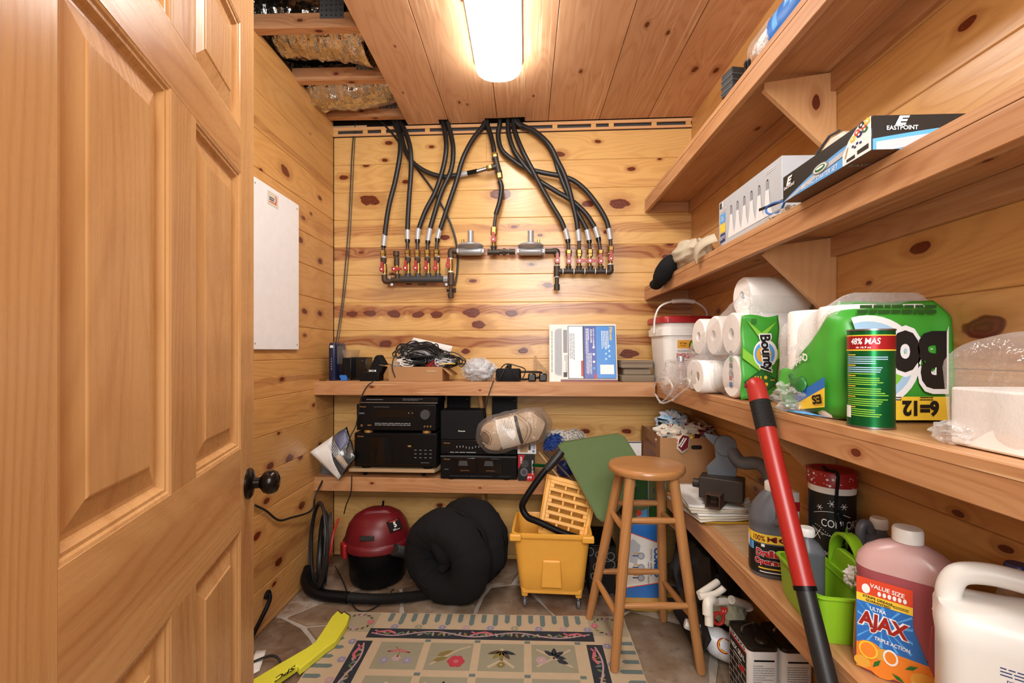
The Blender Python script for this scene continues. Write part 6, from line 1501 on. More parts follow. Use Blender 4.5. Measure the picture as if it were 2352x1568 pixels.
part(t, 'handle_grip', M().tube(spline([(-.055, -.056, .411), (0, -.06, .414), (.055, -.056, .409)], 6), .011, 10), 'white_plastic')
m = M(); y = -.1215
def fb(a, b, h): return (a, -.1035 - (h / .235) * .0135 - .0012, h)
def fq(a0, h0, a1, h1, mat, l=0.0): m.add([(a0, fb(0, 0, h0)[1] - l, h0), (a1, fb(0, 0, h0)[1] - l, h0), (a1, fb(0, 0, h1)[1] - l, h1), (a0, fb(0, 0, h1)[1] - l, h1)], [(0, 1, 2, 3)], mat)
fq(-.06, .02, .1, .225, 5); fq(-.055, .175, .1, .215, 0, .0005)
tl = Vector((0, -.0575, 1)).normalized()
m.flat(ell_pts(.032, .03, 20, 0, 0), (.035, fb(0, 0, .195)[1] - .001, .19), EX, tl, 3); m.flat(ell_pts(.027, .024, 20), (.035, fb(0, 0, .195)[1] - .0014, .192), EX, tl, 1); m.flat([(-.032, -.014), (.032, -.014), (.032, -.004), (-.032, -.004)], (.035, fb(0, 0, .18)[1] - .0018, .184), EX, tl, 6)
m.text('25 Year', (-.025, fb(0, 0, .2)[1] - .001, .2), EX, tl, .009, .035, 3, bold=.02); m.lines((-.025, fb(0, 0, .188)[1] - .001, .188), EX, tl, .03, .005, 1, 3)
m.text('EMERGENCY', (.0, fb(0, 0, .138)[1] - .001, .138), EX, tl, .025, .115, 2, bold=.02); m.lines((-.01, fb(0, 0, .162)[1] - .001, .162), EX, tl, .09, .012, 2, 4, 5); m.lines((-.01, fb(0, 0, .09)[1] - .001, .09), EX, tl, .09, .06, 6, 2, 6, .25); 
part(t, 'printed_label', m, ['orange_label', 'green_light', 'red_print', 'black_print', 'grey_print', 'white_paper', 'orange_red'], kind='stuff')

def towel_roll(parent, c, r, L, axis='x', hole=.02, name='roll'):
    prof = [(hole, -L/2 + .0), (r * .93, -L/2), (r, -L/2 + .006), (r, L/2 - .006), (r * .93, L/2), (hole, L/2)]
    n = 30; rings = []
    for rr, h in prof: rings.append([Vector(c) + (Vector((h, rr * cos(2*pi*j/n), rr * sin(2*pi*j/n))) if axis == 'x' else Vector((rr * cos(2*pi*j/n), rr * sin(2*pi*j/n), h))) for j in range(n)])
    m = M(); m.loft(rings, 0, False, closed=True)
    o = part(parent, name, m, 'tissue', world=True)
    return o
# big pack of rolls with the upright green Bounty label
yN, yF = 1.475, 1.93                      # near and far end along the shelf
t = thing('paper_towel_pack', 'clear pack of paper towel rolls with an upright green Bounty label', 'paper towels', (.80, 1.7, ZM), 0)
R_ = .072
for i, y in enumerate((1.555, 1.70, 1.845)):
    for j in range(2):
        inner = i > 0 and j == 0
        towel_roll(t, (.868 if inner else .81, y, ZM + .003 + R_ + j * .1425), R_, .125 if inner else .235)
towel_roll(t, (.83, 1.56, ZM + .003 + R_ * 5 - .02), .066, .2)
# brown cores plugging the roll holes
m = M()
for y in (1.555, 1.70, 1.845):
    for j in range(2): m.new(); hw_ = .055 if (j == 0 and y > 1.6) else .1; m.lathe([(.0195, -hw_), (.0195, hw_)], 16, (.868 if hw_ < .1 else .81, y, ZM + .003 + R_ + j * .1425), axis='x')
parts(t, 'core', m, 'raw_ply', world=True)
# front label (faces the camera), slightly rumpled
yl = 1.474
x0, x1, z0, z1 = .688, .806, ZM + .004, ZM + .272
lab = M()
lab.grid(lambda u, v: Vector((x0 + (x1 - x0) * u, yl - .006 * sin(pi * u) + .004 * sin(v * 17 + u * 3), z0 + (z1 - z0) * v + .004 * sin(u * 7))), 14, 24, 0)
gl_ = part(t, 'green_label', lab, 'green_print', world=True, solid=.001)
m = M()
def bl(u, v): return Vector((x0 + (x1 - x0) * u, yl - .0105, z0 + (z1 - z0) * v))
def bpoly(pts, mat, l=0.0): m.add([bl(a, b) + NY * l for a, b in pts], [tuple(range(len(pts)))], mat)
bpoly([(.0, .62), (.5, .45), (.98, .62), (.98, .5), (.5, .33), (.0, .5)], 1); bpoly([(.1, .95), (.5, .8), (.9, .93), (.5, .7)], 1, .0001)
bpoly(ell_pts(.32, .17, 28, .6, .55), 2, .0004); bpoly(ell_pts(.27, .14, 28, .58, .545), 3, .0008); bpoly(ell_pts(.2, .1, 24, .56, .54), 4, .0012); bpoly(ell_pts(.1, .05, 20, .58, .53), 5, .0014)
m.text('Bounty', bl(.6, .555) + NY * .002, (.12, 0, -1), (1, 0, .12), .05, .128, 6, bold=.09, shear=.1); m.text('Bounty', bl(.6, .555) + NY * .0026, (.12, 0, -1), (1, 0, .12), .042, .12, 7, bold=.035, shear=.1)
bpoly([(.04, .22), (.5, .37), (.98, .22), (.5, .06)], 8, .0008); bpoly([(.1, .22), (.5, .345), (.92, .22), (.5, .085)], 9, .0012)
m.lines(bl(.4, .22) + NY * .0025, (0, 0, -1), (1, 0, 0), .035, .025, 3, 5, 4, .5); m.text('1', bl(.78, .24) + NY * .0025, (0, 0, -1), (1, 0, 0), .014, None, 5, bold=.03)
for a, b in ((.6, .27), (.62, .19)): bpoly(ell_pts(.045, .022, 10, a, b), 5, .0025)
m.lines(bl(.3, .93) + NY * .0008, (1, 0, 0), (0, 0, 1), .018, .02, 6, 8, 3, .4)
part(gl_, 'label_print', m, ['green_print', 'green_light', 'white_print', 'blue_sky', 'orange_label', 'yellow_print', 'white_print', 'black_print', 'dark_green_print', 'green_dark'], world=True, kind='stuff')
# printed strip on the roll ends and the wrap around everything
def wrap_shell(xa, xb, ya, yb, za, zfun, seed, amp=.008, n=44, k=20, pinch=0.06):
    prof = rrect(1, 1, .22, 6)
    rings = []
    for i in range(k):
        s = i / (k - 1); e = min(1, .78 + 1.4 * min(s, 1 - s) ** .6)
        y = ya + (yb - ya) * s; zt = zfun(s)
        rings.append([Vector(((xa + xb) / 2 + a * (xb - xa) * e, y, za + max(.0005, (b + .5) * (zt - za) * (e if b > 0 else 1)))) for a, b in prof])
    m = M().loft(rings)
    o = Vector((seed, seed * 2, 0))
    m.v = [Vector((p.x + amp * mnoise.noise(p * 18 + o), p.y + amp * mnoise.noise(p * 21 - o), max(ZM + .0006, p.z + amp * 1.3 * mnoise.noise(p * 15 + o)))) for p in m.v]
    return m
part(t, 'clear_wrap', wrap_shell(.682, .935, 1.479, 1.94, ZM + .0008, lambda s: ZM + .385 - .17 * min(1, s * 1.05) ** .8, 2.0), 'film_wrap', world=True, angle=60)
m = M(); c = onx(1680, 890, .6895)
for k in range(6): m.flat([(0, 0), (.02, 0), (.02, .016), (0, .016)], Vector((.689, 1.56, ZM + .145 - k * .021)), (0, -1, 0), EZ, (0, 1, 2, 0, 3, 4)[k])
part(t, 'printed_strip', m, ['grey_print', 'green_print', 'black_print', 'red_print', 'blue_print'], world=True, kind='stuff')
solo('price_tag_knot', blob(M(), onx(1832, 690, .84) + Vector((0, -.0, .0)), .018, .012, .018, 3, .4, 4), 'black_plastic', 'small dark twist tie on top of the wrapped towel pack', 'tie') if False else None
# two bath tissue rolls in a bag, in front
t = thing('bath_tissue_pack', 'two white bath tissue rolls in clear film at the shelf edge', 'bath tissue', (.66, 1.8, ZM), 0)
for y, x in ((1.94, .735), (1.80, .705)): towel_roll(t, (x, y - .06, ZM + .064), .062, .11, hole=.019)
m = M()
for y, x in ((1.94, .735), (1.80, .705)): m.new(); m.lathe([(.0185, -.05), (.0185, .05)], 14, (x, y - .06, ZM + .064), axis='x')
parts(t, 'core', m, 'raw_ply', world=True)
wf = M(); blob(wf, (.712, 1.81, ZM + .072), .075, .165, .076, 7, .08, 2.2, 36, 20, flat=-.93); part(t, 'clear_film', wf, 'film_wrap', world=True, angle=70)
# crumpled clear bag hanging over the corner
t = thing('clear_bag', 'crumpled empty clear plastic bag hanging over the shelf corner', 'bag', onx(1535, 900, .66), 0)
m = blob(M(), onx(1540, 868, .66) + Vector((.03, 0, 0)), .07, .11, .085, 9, .35, 2.6, 44, 26); part(t, 'film', m, 'film', world=True, angle=18)
m = M()
for k, pts in enumerate((((1502, 890), (1510, 872), (1530, 868), (1545, 890), (1530, 915), (1515, 925)), ((1540, 905), (1555, 880), (1580, 870), (1583, 885), (1560, 905), (1545, 918)), ((1505, 905), (1520, 925), (1545, 918)))): m.tube(spline([onx(a, b, .615 - .01 * k) for a, b in pts], 5), .004, 6)
part(t, 'bag_seam', m, 'film_milky', world=True, kind='stuff')
# small clear bottle with a grey cap by the bucket
t = thing('small_bottle', 'small clear bottle with grey cap standing by the food bucket', 'bottle', onz(1553, 905, ZM), 0); c = onx(1553, 830, .66); zc = c.z
part(t, 'glass', M().lathe([(.0, ZM + .001), (.02, ZM + .001), (.021, ZM + .01), (.021, zc - .012), (.012, zc + .0)], 18, (c.x + .02, c.y, 0)), 'film', world=True); part(t, 'cap', M().lathe([(0, zc), (.014, zc), (.014, zc + .022), (.012, zc + .025), (0, zc + .025)], 18, (c.x + .02, c.y, 0)), 'zinc', world=True)

# second paper towel pack, upside down, green bag torn open at its left side
xa, xb, ya, yb_, zt = .705, .928, 1.036, 1.29, ZM + .27
t = thing('paper_towel_pack', 'torn green Bounty bag standing upside down beside the green can', 'paper towels', (.81, 1.16, ZM), 0)
for x in (.766, .88):
    for y in (1.105, 1.232): towel_roll(t, (x, y, ZM + .134), .06, .262, axis='z')
def bagpt(u, v):
    # u runs along the left side (far to near), around the corner and across the front
    s = u * 1.0
    L1, L2 = .235, .225
    d = s * (L1 + L2)
    bul = .012 * sin(pi * v)
    if d < L1 - .03: p = Vector((xa - bul, yb_ - .02 - d, 0))
    elif d < L1 + .03:
        a = (d - (L1 - .03)) / .06 * pi / 2; p = Vector((xa + .038 - (.038 + bul) * cos(a), ya + .038 - (.038 + bul) * sin(a), 0))
    else: p = Vector((xa + .038 + (d - L1 - .03), ya - bul, 0))
    top = 1.0 if d > L1 - .05 else .45 + .55 * max(0, min(1, (d - .05) / (L1 - .1)))
    z = ZM + .003 + (zt - ZM) * v * top
    ins = .03 * max(0, v - .86) / .14 + .018 * max(0, .1 - v) / .1
    c = Vector(((xa + xb) / 2, (ya + yb_) / 2, 0)); dr = (c - Vector((p.x, p.y, 0))).normalized()
    q = p + dr * ins; q.z = z
    w_ = Vector((q.x * 20, q.y * 20, q.z * 14))
    return q + Vector((mnoise.noise(w_), mnoise.noise(w_ + Vector((5, 5, 5))), .5 * mnoise.noise(w_ + Vector((9, 2, 1))))) * .007
m = M().grid(bagpt, 52, 26); bag = part(t, 'green_bag', m, 'green_print', world=True, solid=.0012, angle=60)
m = M().grid(lambda u, v: bagpt(.02 + u * .5, .45 + v * .5) + Vector((.015, 0, .03)), 20, 10); 
part(t, 'torn_film', wrap_shell(.705, .928, 1.05, 1.30, ZM + .0008, lambda s: ZM + .292 - .05 * s, 5.0), 'film_milky', world=True, angle=60)
# print on the front and corner
m = M(); yf = ya - .0165
def fp(a, b): return Vector((xa + a * (xb - xa), yf, ZM + b * (zt - ZM)))
def fpoly(pts, mat, l=0.0): m.add([fp(a, b) + NY * l for a, b in pts], [tuple(range(len(pts)))], mat)
def ringarc(cx_, cy_, rx0, ry0, rx1, ry1, a0, a1, mat, l, n=22):
    vs = [fp(cx_ + rx0 * cos(a0 + (a1 - a0) * i / n), cy_ + ry0 * sin(a0 + (a1 - a0) * i / n)) + NY * l for i in range(n + 1)] + [fp(cx_ + rx1 * cos(a0 + (a1 - a0) * i / n), cy_ + ry1 * sin(a0 + (a1 - a0) * i / n)) + NY * l for i in range(n + 1)]
    m.add(vs, [(i, i + 1, n + 2 + i, n + 1 + i) for i in range(n)], mat)
fpoly([(.0, .03), (.98, .03), (.98, .22), (.0, .22)], 0, .0002)
ringarc(.2, .5, .5, .38, .44, .33, -1.5, 1.9, 1, .0004); ringarc(.2, .5, .44, .33, .37, .27, -1.5, 1.9, 2, .0005); ringarc(.2, .5, .37, .27, .3, .2, -1.5, 1.9, 3, .0006)
for h, w_, mt, b, l in ((.15, .235, 4, .11, .001), (.128, .218, 5, .05, .0016)): m.text('Bo', fp(.68, .52) + NY * l, (-1, 0, 0), (0, 0, -1), h, w_ * .55, mt, bold=b)
m.text('6=12', fp(.70, .125) + NY * .002, (-1, 0, 0), (0, 0, -1), .035, .078, 5, bold=.05)
m.lines(fp(.45, .205) + NY * .002, (-1, 0, 0), (0, 0, -1), .03, .01, 2, 5, 4); m.lines(fp(.75, .205) + NY * .002, (-1, 0, 0), (0, 0, -1), .03, .01, 2, 5, 7)
m.lines(fp(.5, .93) + NY * -.006 + Vector((0, 0, 0)), (-1, 0, 0), (0, 0, -1), .17, .022, 2, 6, 6, .7, 1)
part(bag, 'front_print', m, ['yellow_print', 'white_print', 'blue_pale', 'green_light', 'white_print', 'black_print', 'dark_green_print'], world=True, kind='stuff')
m = M()
def spt(y, z, l=.0): return Vector((xa - .0135 - l, y, ZM + z))
def spoly(pts, mat, l=0.0): m.add([spt(*p, l) for p in pts], [tuple(reversed(range(len(pts))))], mat)
spoly([(1.07, .03), (1.17, .012), (1.17, .03), (1.07, .075)], 1, .002); spoly([(1.07, .075), (1.17, .03), (1.19, .045), (1.07, .1)], 2, .002)
m.text('Quicker', spt(1.17, .135, .004), (0, 1, -.35), (0, -.35, -1), .022, .08, 0, bold=.03); m.text('Picker', spt(1.18, .165, .004), (0, 1, -.35), (0, -.35, -1), .02, .065, 0, bold=.03); m.text('ES', spt(1.095, .045, .005), (0, 1, -.2), (0, -.2, -1), .022, .035, 3, bold=.04)
part(bag, 'side_print', m, ['white_print', 'yellow_print', 'blue_print', 'black_print'], world=True, kind='stuff')
# torn plastic remains in front of the packs
t = thing('torn_wrapping', 'crumpled torn plastic wrapping between the two towel packs', 'wrapping', onz(1830, 955, ZM), 0)
m = blob(M(), onx(1838, 915, .72) , .05, .085, .05, 12, .35, 2.8, 44, 26); m.v = [Vector((p.x, p.y, max(p.z, ZM + .001))) for p in m.v]; part(t, 'clear_film', m, 'film_milky', world=True, angle=18)
m = sheet4([onx(1812, 860, .695), onx(1850, 868, .69), onx(1846, 900, .685), onx(1818, 905, .69)], 8, .01, NX); m.crumple(.008, 40, 1); part(t, 'green_scrap', m, 'green_dark', world=True, solid=.0008)
m = sheet4([onx(1790, 940, .69), onx(1850, 945, .685), onx(1900, 958, .68), onx(1850, 952, .69)], 8, .01, NX); m.v = [Vector((p.x, p.y, max(p.z, ZM + .001))) for p in m.v]; part(t, 'blue_scrap', m, 'blue_sky', world=True, solid=.0008)
# metallic green can
cc_ = at(2000, 974, .955)
t = thing('metal_canister', 'shiny green canister reading 48% MAS at the shelf edge', 'can', (cc_.x, cc_.y, ZM), 0)
r, H = .0405, .204
part(t, 'tube', M().lathe([(r * .95, .003), (r, .004), (r, H - .004), (r * .95, H - .003)], 40), 'green_metal')
part(t, 'rim', M().lathe([(r * .9, 0), (r * 1.03, .001), (r * 1.03, .0045), (r * .99, .005)], 40), 'steel'); part(t, 'lid', M().lathe([(r * .99, H - .004), (r * 1.03, H - .0035), (r * 1.03, H), (r * .96, H), (r * .92, H - .004), (0, H - .004)], 40), 'steel')
m = M(); va = math.atan2(-cc_.y, -cc_.x)
def cp(a, z, l=.0006): return Vector(((r + l) * cos(va + a), (r + l) * sin(va + a), z))
def cband(a0, a1, z0_, z1_, mat, l=.0006, n=20): m.grid(lambda u, v: cp(a0 + (a1 - a0) * u, z0_ + (z1_ - z0_) * v, l), n, 2, mat)
cband(-1.6, 1.6, .162, .19, 0); cband(-1.6, 1.6, .1595, .162, 1); cband(-1.6, 1.6, .19, .192, 1)
rnd_ = random.Random(2)
def ctext(s, a, z, h, w_, mat, bold=.02):
    q = M().text(s, (0, 0, 0), (1, 0, 0), (0, 1, 0), h, w_, 0, bold=bold, shear=.15); m.add([cp(a + p.x / r, z + p.y, .0012) for p in q.v], q.f, mat)
ctext('48% MAS', -.25, .179, .013, .052, 2); ctext('de 16.9 oz', -.3, .1665, .004, .026, 2)
for k in range(30):
    z = .15 - k * .0043; a0 = -1.15; mt = 4 if 8 < k and k % 5 else (1 if k % 5 == 0 else 3)
    a1 = a0 + (.5 if mt == 1 else rnd_.uniform(1.3, 1.9) * (1 if k < 5 or k > 12 else .9))
    cband(a0, a1, z, z + .0018, mt, .0008, 10)
cband(-1.3, -.9, .02, .045, 2, .001, 6)
part(t, 'printed_label', m, ['red_metal', 'yellow_print', 'white_print', 'blue_pale', 'green_light'], kind='stuff')
# napkin block in loose film at the right edge
t = thing('napkin_pack', 'block of white napkins in loose clear film at the right edge', 'napkins', (.82, .70, ZM), 0)
part(t, 'napkin_stack', M().loft([[(x, y, z) for x, y in rrect(.2, .2, .015, 4)] for z in (.002, .05, .098)]), 'tissue', bevel=.004)
m = wrap_shell(.712, .93, .585, .803, ZM + .0008, lambda s: ZM + .16 + .03 * sin(pi * s), 8.0, .012); part(t, 'clear_film', m, 'film_wrap', world=True, angle=50)
m = M(); m.v = []; m = blob(M(), (.73, .79, ZM + .02), .03, .04, .02, 4, .3); part(t, 'film_corner', m, 'film_milky', world=True)

# ------------------------------------------------------------------ broom pole leaning on the shelves
pt, pbm = onx(1735, 882, .648), onx(1896, 1545, .648)
dr = (pbm - pt).normalized(); foot = pt + dr * ((pt.z - .01) / -dr.z)
t = thing('broom_pole', 'telescopic red pole with black grip leaning on the right shelves', 'pole', foot, 0)
def pp(py_):  # point on the pole at a picture row
    lo, hi = 0.0, 2.0
    for _ in range(40):
        mid = (lo + hi) / 2; q = pt + dr * mid; e = q - CAM; row = CY - FPX * e.z / e.dot(_F)
        if row < py_: lo = mid
        else: hi = mid
    return pt + dr * lo
part(t, 'end_cap', M().tube([pt - dr * .016, pt - dr * .008, pt + dr * .01, pp(922)], [.013, .022, .0255, .026], 18), 'red_plastic', world=True)
part(t, 'grip', M().tube([q for k in range(41) for q in [pp(922) + (pp(984) - pp(922)) * (k / 40)]], [.0265 if k % 2 else .0252 for k in range(41)], 18), 'black_rubber', world=True)
part(t, 'red_tube', M().cyl(pp(984), pp(1348), .0235, n=20), 'red_plastic', world=True)
part(t, 'collar', M().cyl(pp(1345), pp(1356), .0245, n=20), 'black_plastic', world=True)
part(t, 'black_tube', M().cyl(pp(1356), foot, .0205, n=20), 'black_rubber', world=True)
part(t, 'hang_hole', M().cyl(pt + Vector((-.027, .004, -.004)), pt + Vector((-.02, .004, -.006)), .006, n=12), 'red_dark', world=True)
# ------------------------------------------------------------------ lowest right shelf
ZL = SH[0]
# cardboard box with crumpled newspaper
t = thing('cardboard_box', 'open cardboard box of crumpled newspaper in the back right corner', 'box', (.79, 2.37, ZL + .001), 0)
x0, x1, y0b, y1b, hb = .645, .928, 2.2, 2.55, .258
L_ = lambda *a: Vector(a) - Vector((.79, 2.37, 0))
def bxw(name, a, b, mat='cardboard'): part(t, name, M().box(a[0] - .79, a[1] - 2.37, a[2], b[0] - .79, b[1] - 2.37, b[2]), mat)
m = M(); m.prism([(x0 - .79, 0), (x1 - .79, 0), (x1 - .79, hb), (.855 - .79, hb), (.85 - .79, hb - .002), (x0 - .79, hb)], y0b - 2.37, y0b + .004 - 2.37, axis='y')
part(t, 'front_wall', m, 'cardboard'); bxw('back_wall', (x0, y1b - .004, 0), (x1, y1b, hb)); bxw('left_wall', (x0, y0b + .004, 0), (x0 + .004, y1b - .004, hb + .005), 'cardboard_dark'); bxw('right_wall', (x1 - .004, y0b + .004, 0), (x1, y1b - .004, hb)); bxw('bottom', (x0, y0b, 0), (x1, y1b, .003), 'cardboard_dark')
m = M(); hx = ony(1600, 1027, y0b).x - .79; hz = ony(1600, 1027, y0b).z - ZL - .001
m.prism(rrect(.052, .02, .0098, 5, hx, hz), y0b - 2.37 - .0006, y0b - 2.37 + .001, axis='y'); part(t, 'hand_hole', m, 'black_print')
part(t, 'flap', M().add([L_(x1, y0b + .01, hb), L_(x1, y1b, hb), L_(x1 - .05, y1b, hb + .075), L_(x1 - .045, y0b + .1, hb + .07)], [(0, 1, 2, 3)]), 'cardboard', solid=.003)
m = M(); m.text('REFRIGERATED', (x0 - .79 - .0006, .0, hb - .055), (0, -1, 0), EZ, .024, .2, 0, bold=.02); m.lines((x0 - .79 - .0006, -.03, hb - .1), (0, -1, 0), EZ, .14, .02, 1, 0, 3, .7)
part(t, 'lettering', m, 'red_dark', kind='stuff')
rn = random.Random(12)
def crumple_news(c, r, seed, mats, label):
    m = M()
    def f(d):
        o = Vector((seed * 2.1, seed, -seed)); return 1 + .55 * mnoise.noise(d * 2.3 + o) + .35 * abs(mnoise.noise(d * 5 + o)) - .15
    m.ell(c, r[0], r[1], r[2], 30, 20, 0, f)
    m.m = [(0 if rn.random() < .55 else rn.randrange(len(mats))) if i % 3 == 0 else 0 for i in range(len(m.f))]
    for i in range(len(m.f)):
        j = int((mnoise.noise(Vector((i * .013, seed, 0))) + 1) * .5 * len(mats)); 
        v = m.v[m.f[i][0]]; k = mnoise.noise(v * 30 + Vector((seed, 0, 0)))
        m.m[i] = 0 if k < .05 else (1 + int((mnoise.noise(v * 55) + 1) * .5 * (len(mats) - 1)) % (len(mats) - 1))
    return solo('crumpled_newspaper', m, mats, label, 'newspaper', 'crumpled newspaper balls in the cardboard box', angle=15)
zt_ = ZL + hb
crumple_news(Vector((.715, 2.26, zt_ + .012)), (.075, .06, .045), 1, ['news', 'red_print', 'cream_paper', 'dark_grey'], 'red-printed newspaper ball at the front left of the cardboard box')
crumple_news(Vector((.84, 2.29, zt_ + .01)), (.085, .08, .05), 2, ['news', 'cream_paper', 'red_dark', 'grey_print'], 'large pale newspaper ball at the right of the cardboard box')
crumple_news(Vector((.755, 2.36, zt_ + .055)), (.075, .07, .06), 3, ['light_grey', 'dark_grey', 'blue_pale', 'black_print'], 'grey newspaper ball on top of the cardboard box pile')
crumple_news(Vector((.765, 2.232, zt_ - .004)), (.05, .035, .025), 4, ['yellow_print', 'orange_label', 'olive'], 'yellow wrapper ball at the front rim of the cardboard box')
sp_ = [ony(1557, 1010, y0b - .012), ony(1568, 995, y0b - .006), ony(1586, 1000, y0b - .008), ony(1582, 1032, y0b - .014), ony(1566, 1042, y0b - .016), ony(1554, 1030, y0b - .014)]
m = M().poly(sp_); ns_ = solo('newspaper_flap', m, 'cream_paper', 'dark printed newspaper corner hanging over the box front', 'newspaper', solid=.001)
part(ns_, 'printed_band', M().poly([sp_[i] * .8 + (sum(sp_, Vector((0, 0, 0))) / 6) * .2 + Vector((0, -.003, .003)) for i in range(6)], 0).lines(ony(1568, 1015, y0b - .02), Vector((.5, 0, .8)), Vector((-.8, 0, .5)), .05, .02, 2, 1, 3, .6), ['red_dark', 'white_print'], world=True)

# folded newspapers
t = thing('newspaper_stack', 'stack of folded newspapers on the lowest right shelf', 'newspapers', onz(1640, 1180, ZL), 0)
ba = onz(1605, 1196, ZL); 
def npaper(z, dx, dy, an, w_, d_, curl, mat, th=.006, k=0):
    c = Vector((.772 + dx, 1.93 + dy, 0)); m = M()
    def fn(u, v):
        a = (u - .5) * w_; b = (v - .5) * d_
        h = z + .004 * mnoise.noise(Vector((a * 12, b * 12, k))) + curl * max(0, v - .5) ** 2 * 4 * (.5 + .5 * u)
        return Vector((c.x + a * cos(an) - b * sin(an), c.y + a * sin(an) + b * cos(an), ZL + max(.002, h)))
    m.grid(fn, 10, 14); o = part(t, 'newspaper', m, mat, world=True, solid=th); return o
part(t, 'yellow_bag', M().box(.70, 1.8, ZL + .001, .9, 1.99, ZL + .006), 'yellow_print', world=True)
for k in range(6): npaper(.016 + k * .0085, -.012 + .008 * (k % 3) - .006 * (k > 3), .004 * k, rad(8 - 3 * k), .215, .29, .012, ('news', 'cream_paper', 'white_paper')[k % 3], .005, k)
for k in range(5): part(t, 'folded_edge', M().tube(spline([onz(1640, 1178 - 6 * k, ZL + .012 + k * .008), onz(1690, 1183 - 7 * k, ZL + .013 + k * .009), onz(1735, 1170 - 8 * k, ZL + .016 + k * .01)], 5), .006, 8), ('cream_paper', 'white_paper')[k % 2], world=True)
m = M(); m.lines(Vector((.79, 1.86, ZL + .072)), Vector((1, .1, 0)), Vector((-.1, 1, 0)), .14, .08, 9, 0, 5, .4); part(t, 'print_lines', m, 'grey_print', world=True, kind='stuff')
solo('paper_liner', M().box(.72, 1.42, ZL + .0006, .93, 1.78, ZL + .0016), 'raw_ply', 'thin brown paper liner on the lowest shelf below the newspapers', 'liner')
# trailer hitch with grey bracket and bent grey tube
t = thing('trailer_hitch', 'black rusty square-tube hitch lying on the newspapers', 'hitch', onz(1650, 1165, ZL + .06), 0)
zh = ZL + .065
p0, p1 = at(1636, 1140, 1.745), at(1672, 1112, 1.93)
ax_ = (p1 - p0); ax_.z = 0; axn_ = ax_.normalized(); sd_ = axn_.cross(Vector((0, 0, 1)))
def sqtube(a, b, s, wall, mat_in=1):
    m = M(); d = (b - a).normalized(); u_ = d.cross(Vector((0, 0, 1))).normalized(); w_ = u_.cross(d); o_ = [(-s, -s), (s, -s), (s, s), (-s, s)]
    i_ = [(x * (1 - wall), y * (1 - wall)) for x, y in o_]
    P_ = lambda q, pr: [q + u_ * x + w_ * y for x, y in pr]
    m.loft([P_(a + d * .06, i_), P_(a, i_), P_(a, o_), P_(b, o_)], 0, cap=False); m.poly(P_(b, o_)); m.poly(list(reversed(P_(a + d * .06, i_))), 0); return m
pa = Vector((p0.x, p0.y, zh + .03)); pb2 = pa + axn_ * .19
part(t, 'square_tube', sqtube(pa, pb2, .0275, .2), 'rust', world=True, bevel=.002)
q0 = pa + axn_ * .10 + Vector((0, 0, .035)); part(t, 'receiver_block', M().cbox(q0 + sd_ * .01, .16, .09, .085, Matrix.Rotation(rad(-30), 4, 'Z')), 'black_iron', world=True, bevel=.004)
part(t, 'pin', M().cyl(q0 - sd_ * .1, q0 - sd_ * .06, .018, n=14), 'black_iron', world=True)
g0 = q0 + Vector((0.01, .02, .04))
gpl = [(-.045, 0), (.06, -.0), (.065, .05), (.04, .085), (.035, .13), (.045, .155), (.0, .16), (-.06, .17), (-.05, .15), (-.02, .12), (-.015, .07), (-.05, .03)]
m = M(); Rg = Matrix.Translation(g0) @ Matrix.Rotation(rad(-18), 4, 'Z'); m.T = Rg; m.prism(gpl, -.006, .006, axis='y'); part(t, 'grey_plate', m, 'grey_paint', world=True, bevel=.002)
m = M(); m.T = Rg; m.lathe([(0, -.02), (.04, -.02), (.042, -.008), (.04, .0), (0, .0)], 20, (.02, .0, .125), axis='y'); part(t, 'flange', m, 'grey_paint', world=True)
e0 = Rg @ Vector((.03, .02, .125))
tp_ = [e0, onx(1700, 1060, .84), onx(1735, 1063, .88), onx(1756, 1074, .9), onx(1770, 1100, .905), onx(1778, 1135, .905), onx(1790, 1170, .905), onx(1808, 1225, .905)]
part(t, 'bent_tube', M().tube(spline(tp_, 8), .0245, 16), 'grey_paint', world=True)
# drain opener jug
def jug_ring(w_, d_, r_, z, cx_=0, cy_=0): return [(x, y, z) for x, y in rrect(w_, d_, min(r_, w_/2.05, d_/2.05), 6, cx_, cy_)]
jp = onz(1797, 1330, ZL); 
va2 = math.atan2(jp.x, jp.y)
t = thing('drain_opener_jug', 'grey drain opener jug with a black and yellow label', 'jug', (.752, jp.y + .045, ZL), -rad(18))
part(t, 'body', M().loft([jug_ring(.118, .1, .04, 0), jug_ring(.126, .108, .045, .006), jug_ring(.126, .108, .045, .14), jug_ring(.124, .106, .045, .15), jug_ring(.128, .11, .045, .156), jug_ring(.126, .106, .045, .17), jug_ring(.11, .085, .04, .205, .0), jug_ring(.07, .06, .028, .235), jug_ring(.04, .04, .019, .25)]), 'grey_plastic')
part(t, 'handle', M().tube(spline([(.0, -.05, .165), (.01, -.06, .18), (.012, -.05, .22), (.008, -.025, .246)], 5), .011, 10), 'grey_plastic'); part(t, 'cap', M().lathe([(0, .25), (.021, .25), (.0215, .255), (.0215, .272), (.019, .276), (0, .276)], 20), 'white_plastic')
m = M()
def jf(u, z, l=.0008):    # around the front of the jug
    pr = jug_ring(.126 + 2 * l, .108 + 2 * l, .045 + l, z); n = len(pr)
    # perimeter parameter from the left side across the front to the right
    idx = (u * .56 + .70) % 1.0 * n; i = int(idx) % n; f = idx - int(idx); a, b = Vector(pr[i]), Vector(pr[(i + 1) % n]); return a + (b - a) * f
m.grid(lambda u, v: jf(u, .012 + v * .088), 40, 2, 0); m.grid(lambda u, v: jf(u, .104 + v * .026, .001), 40, 2, 1)
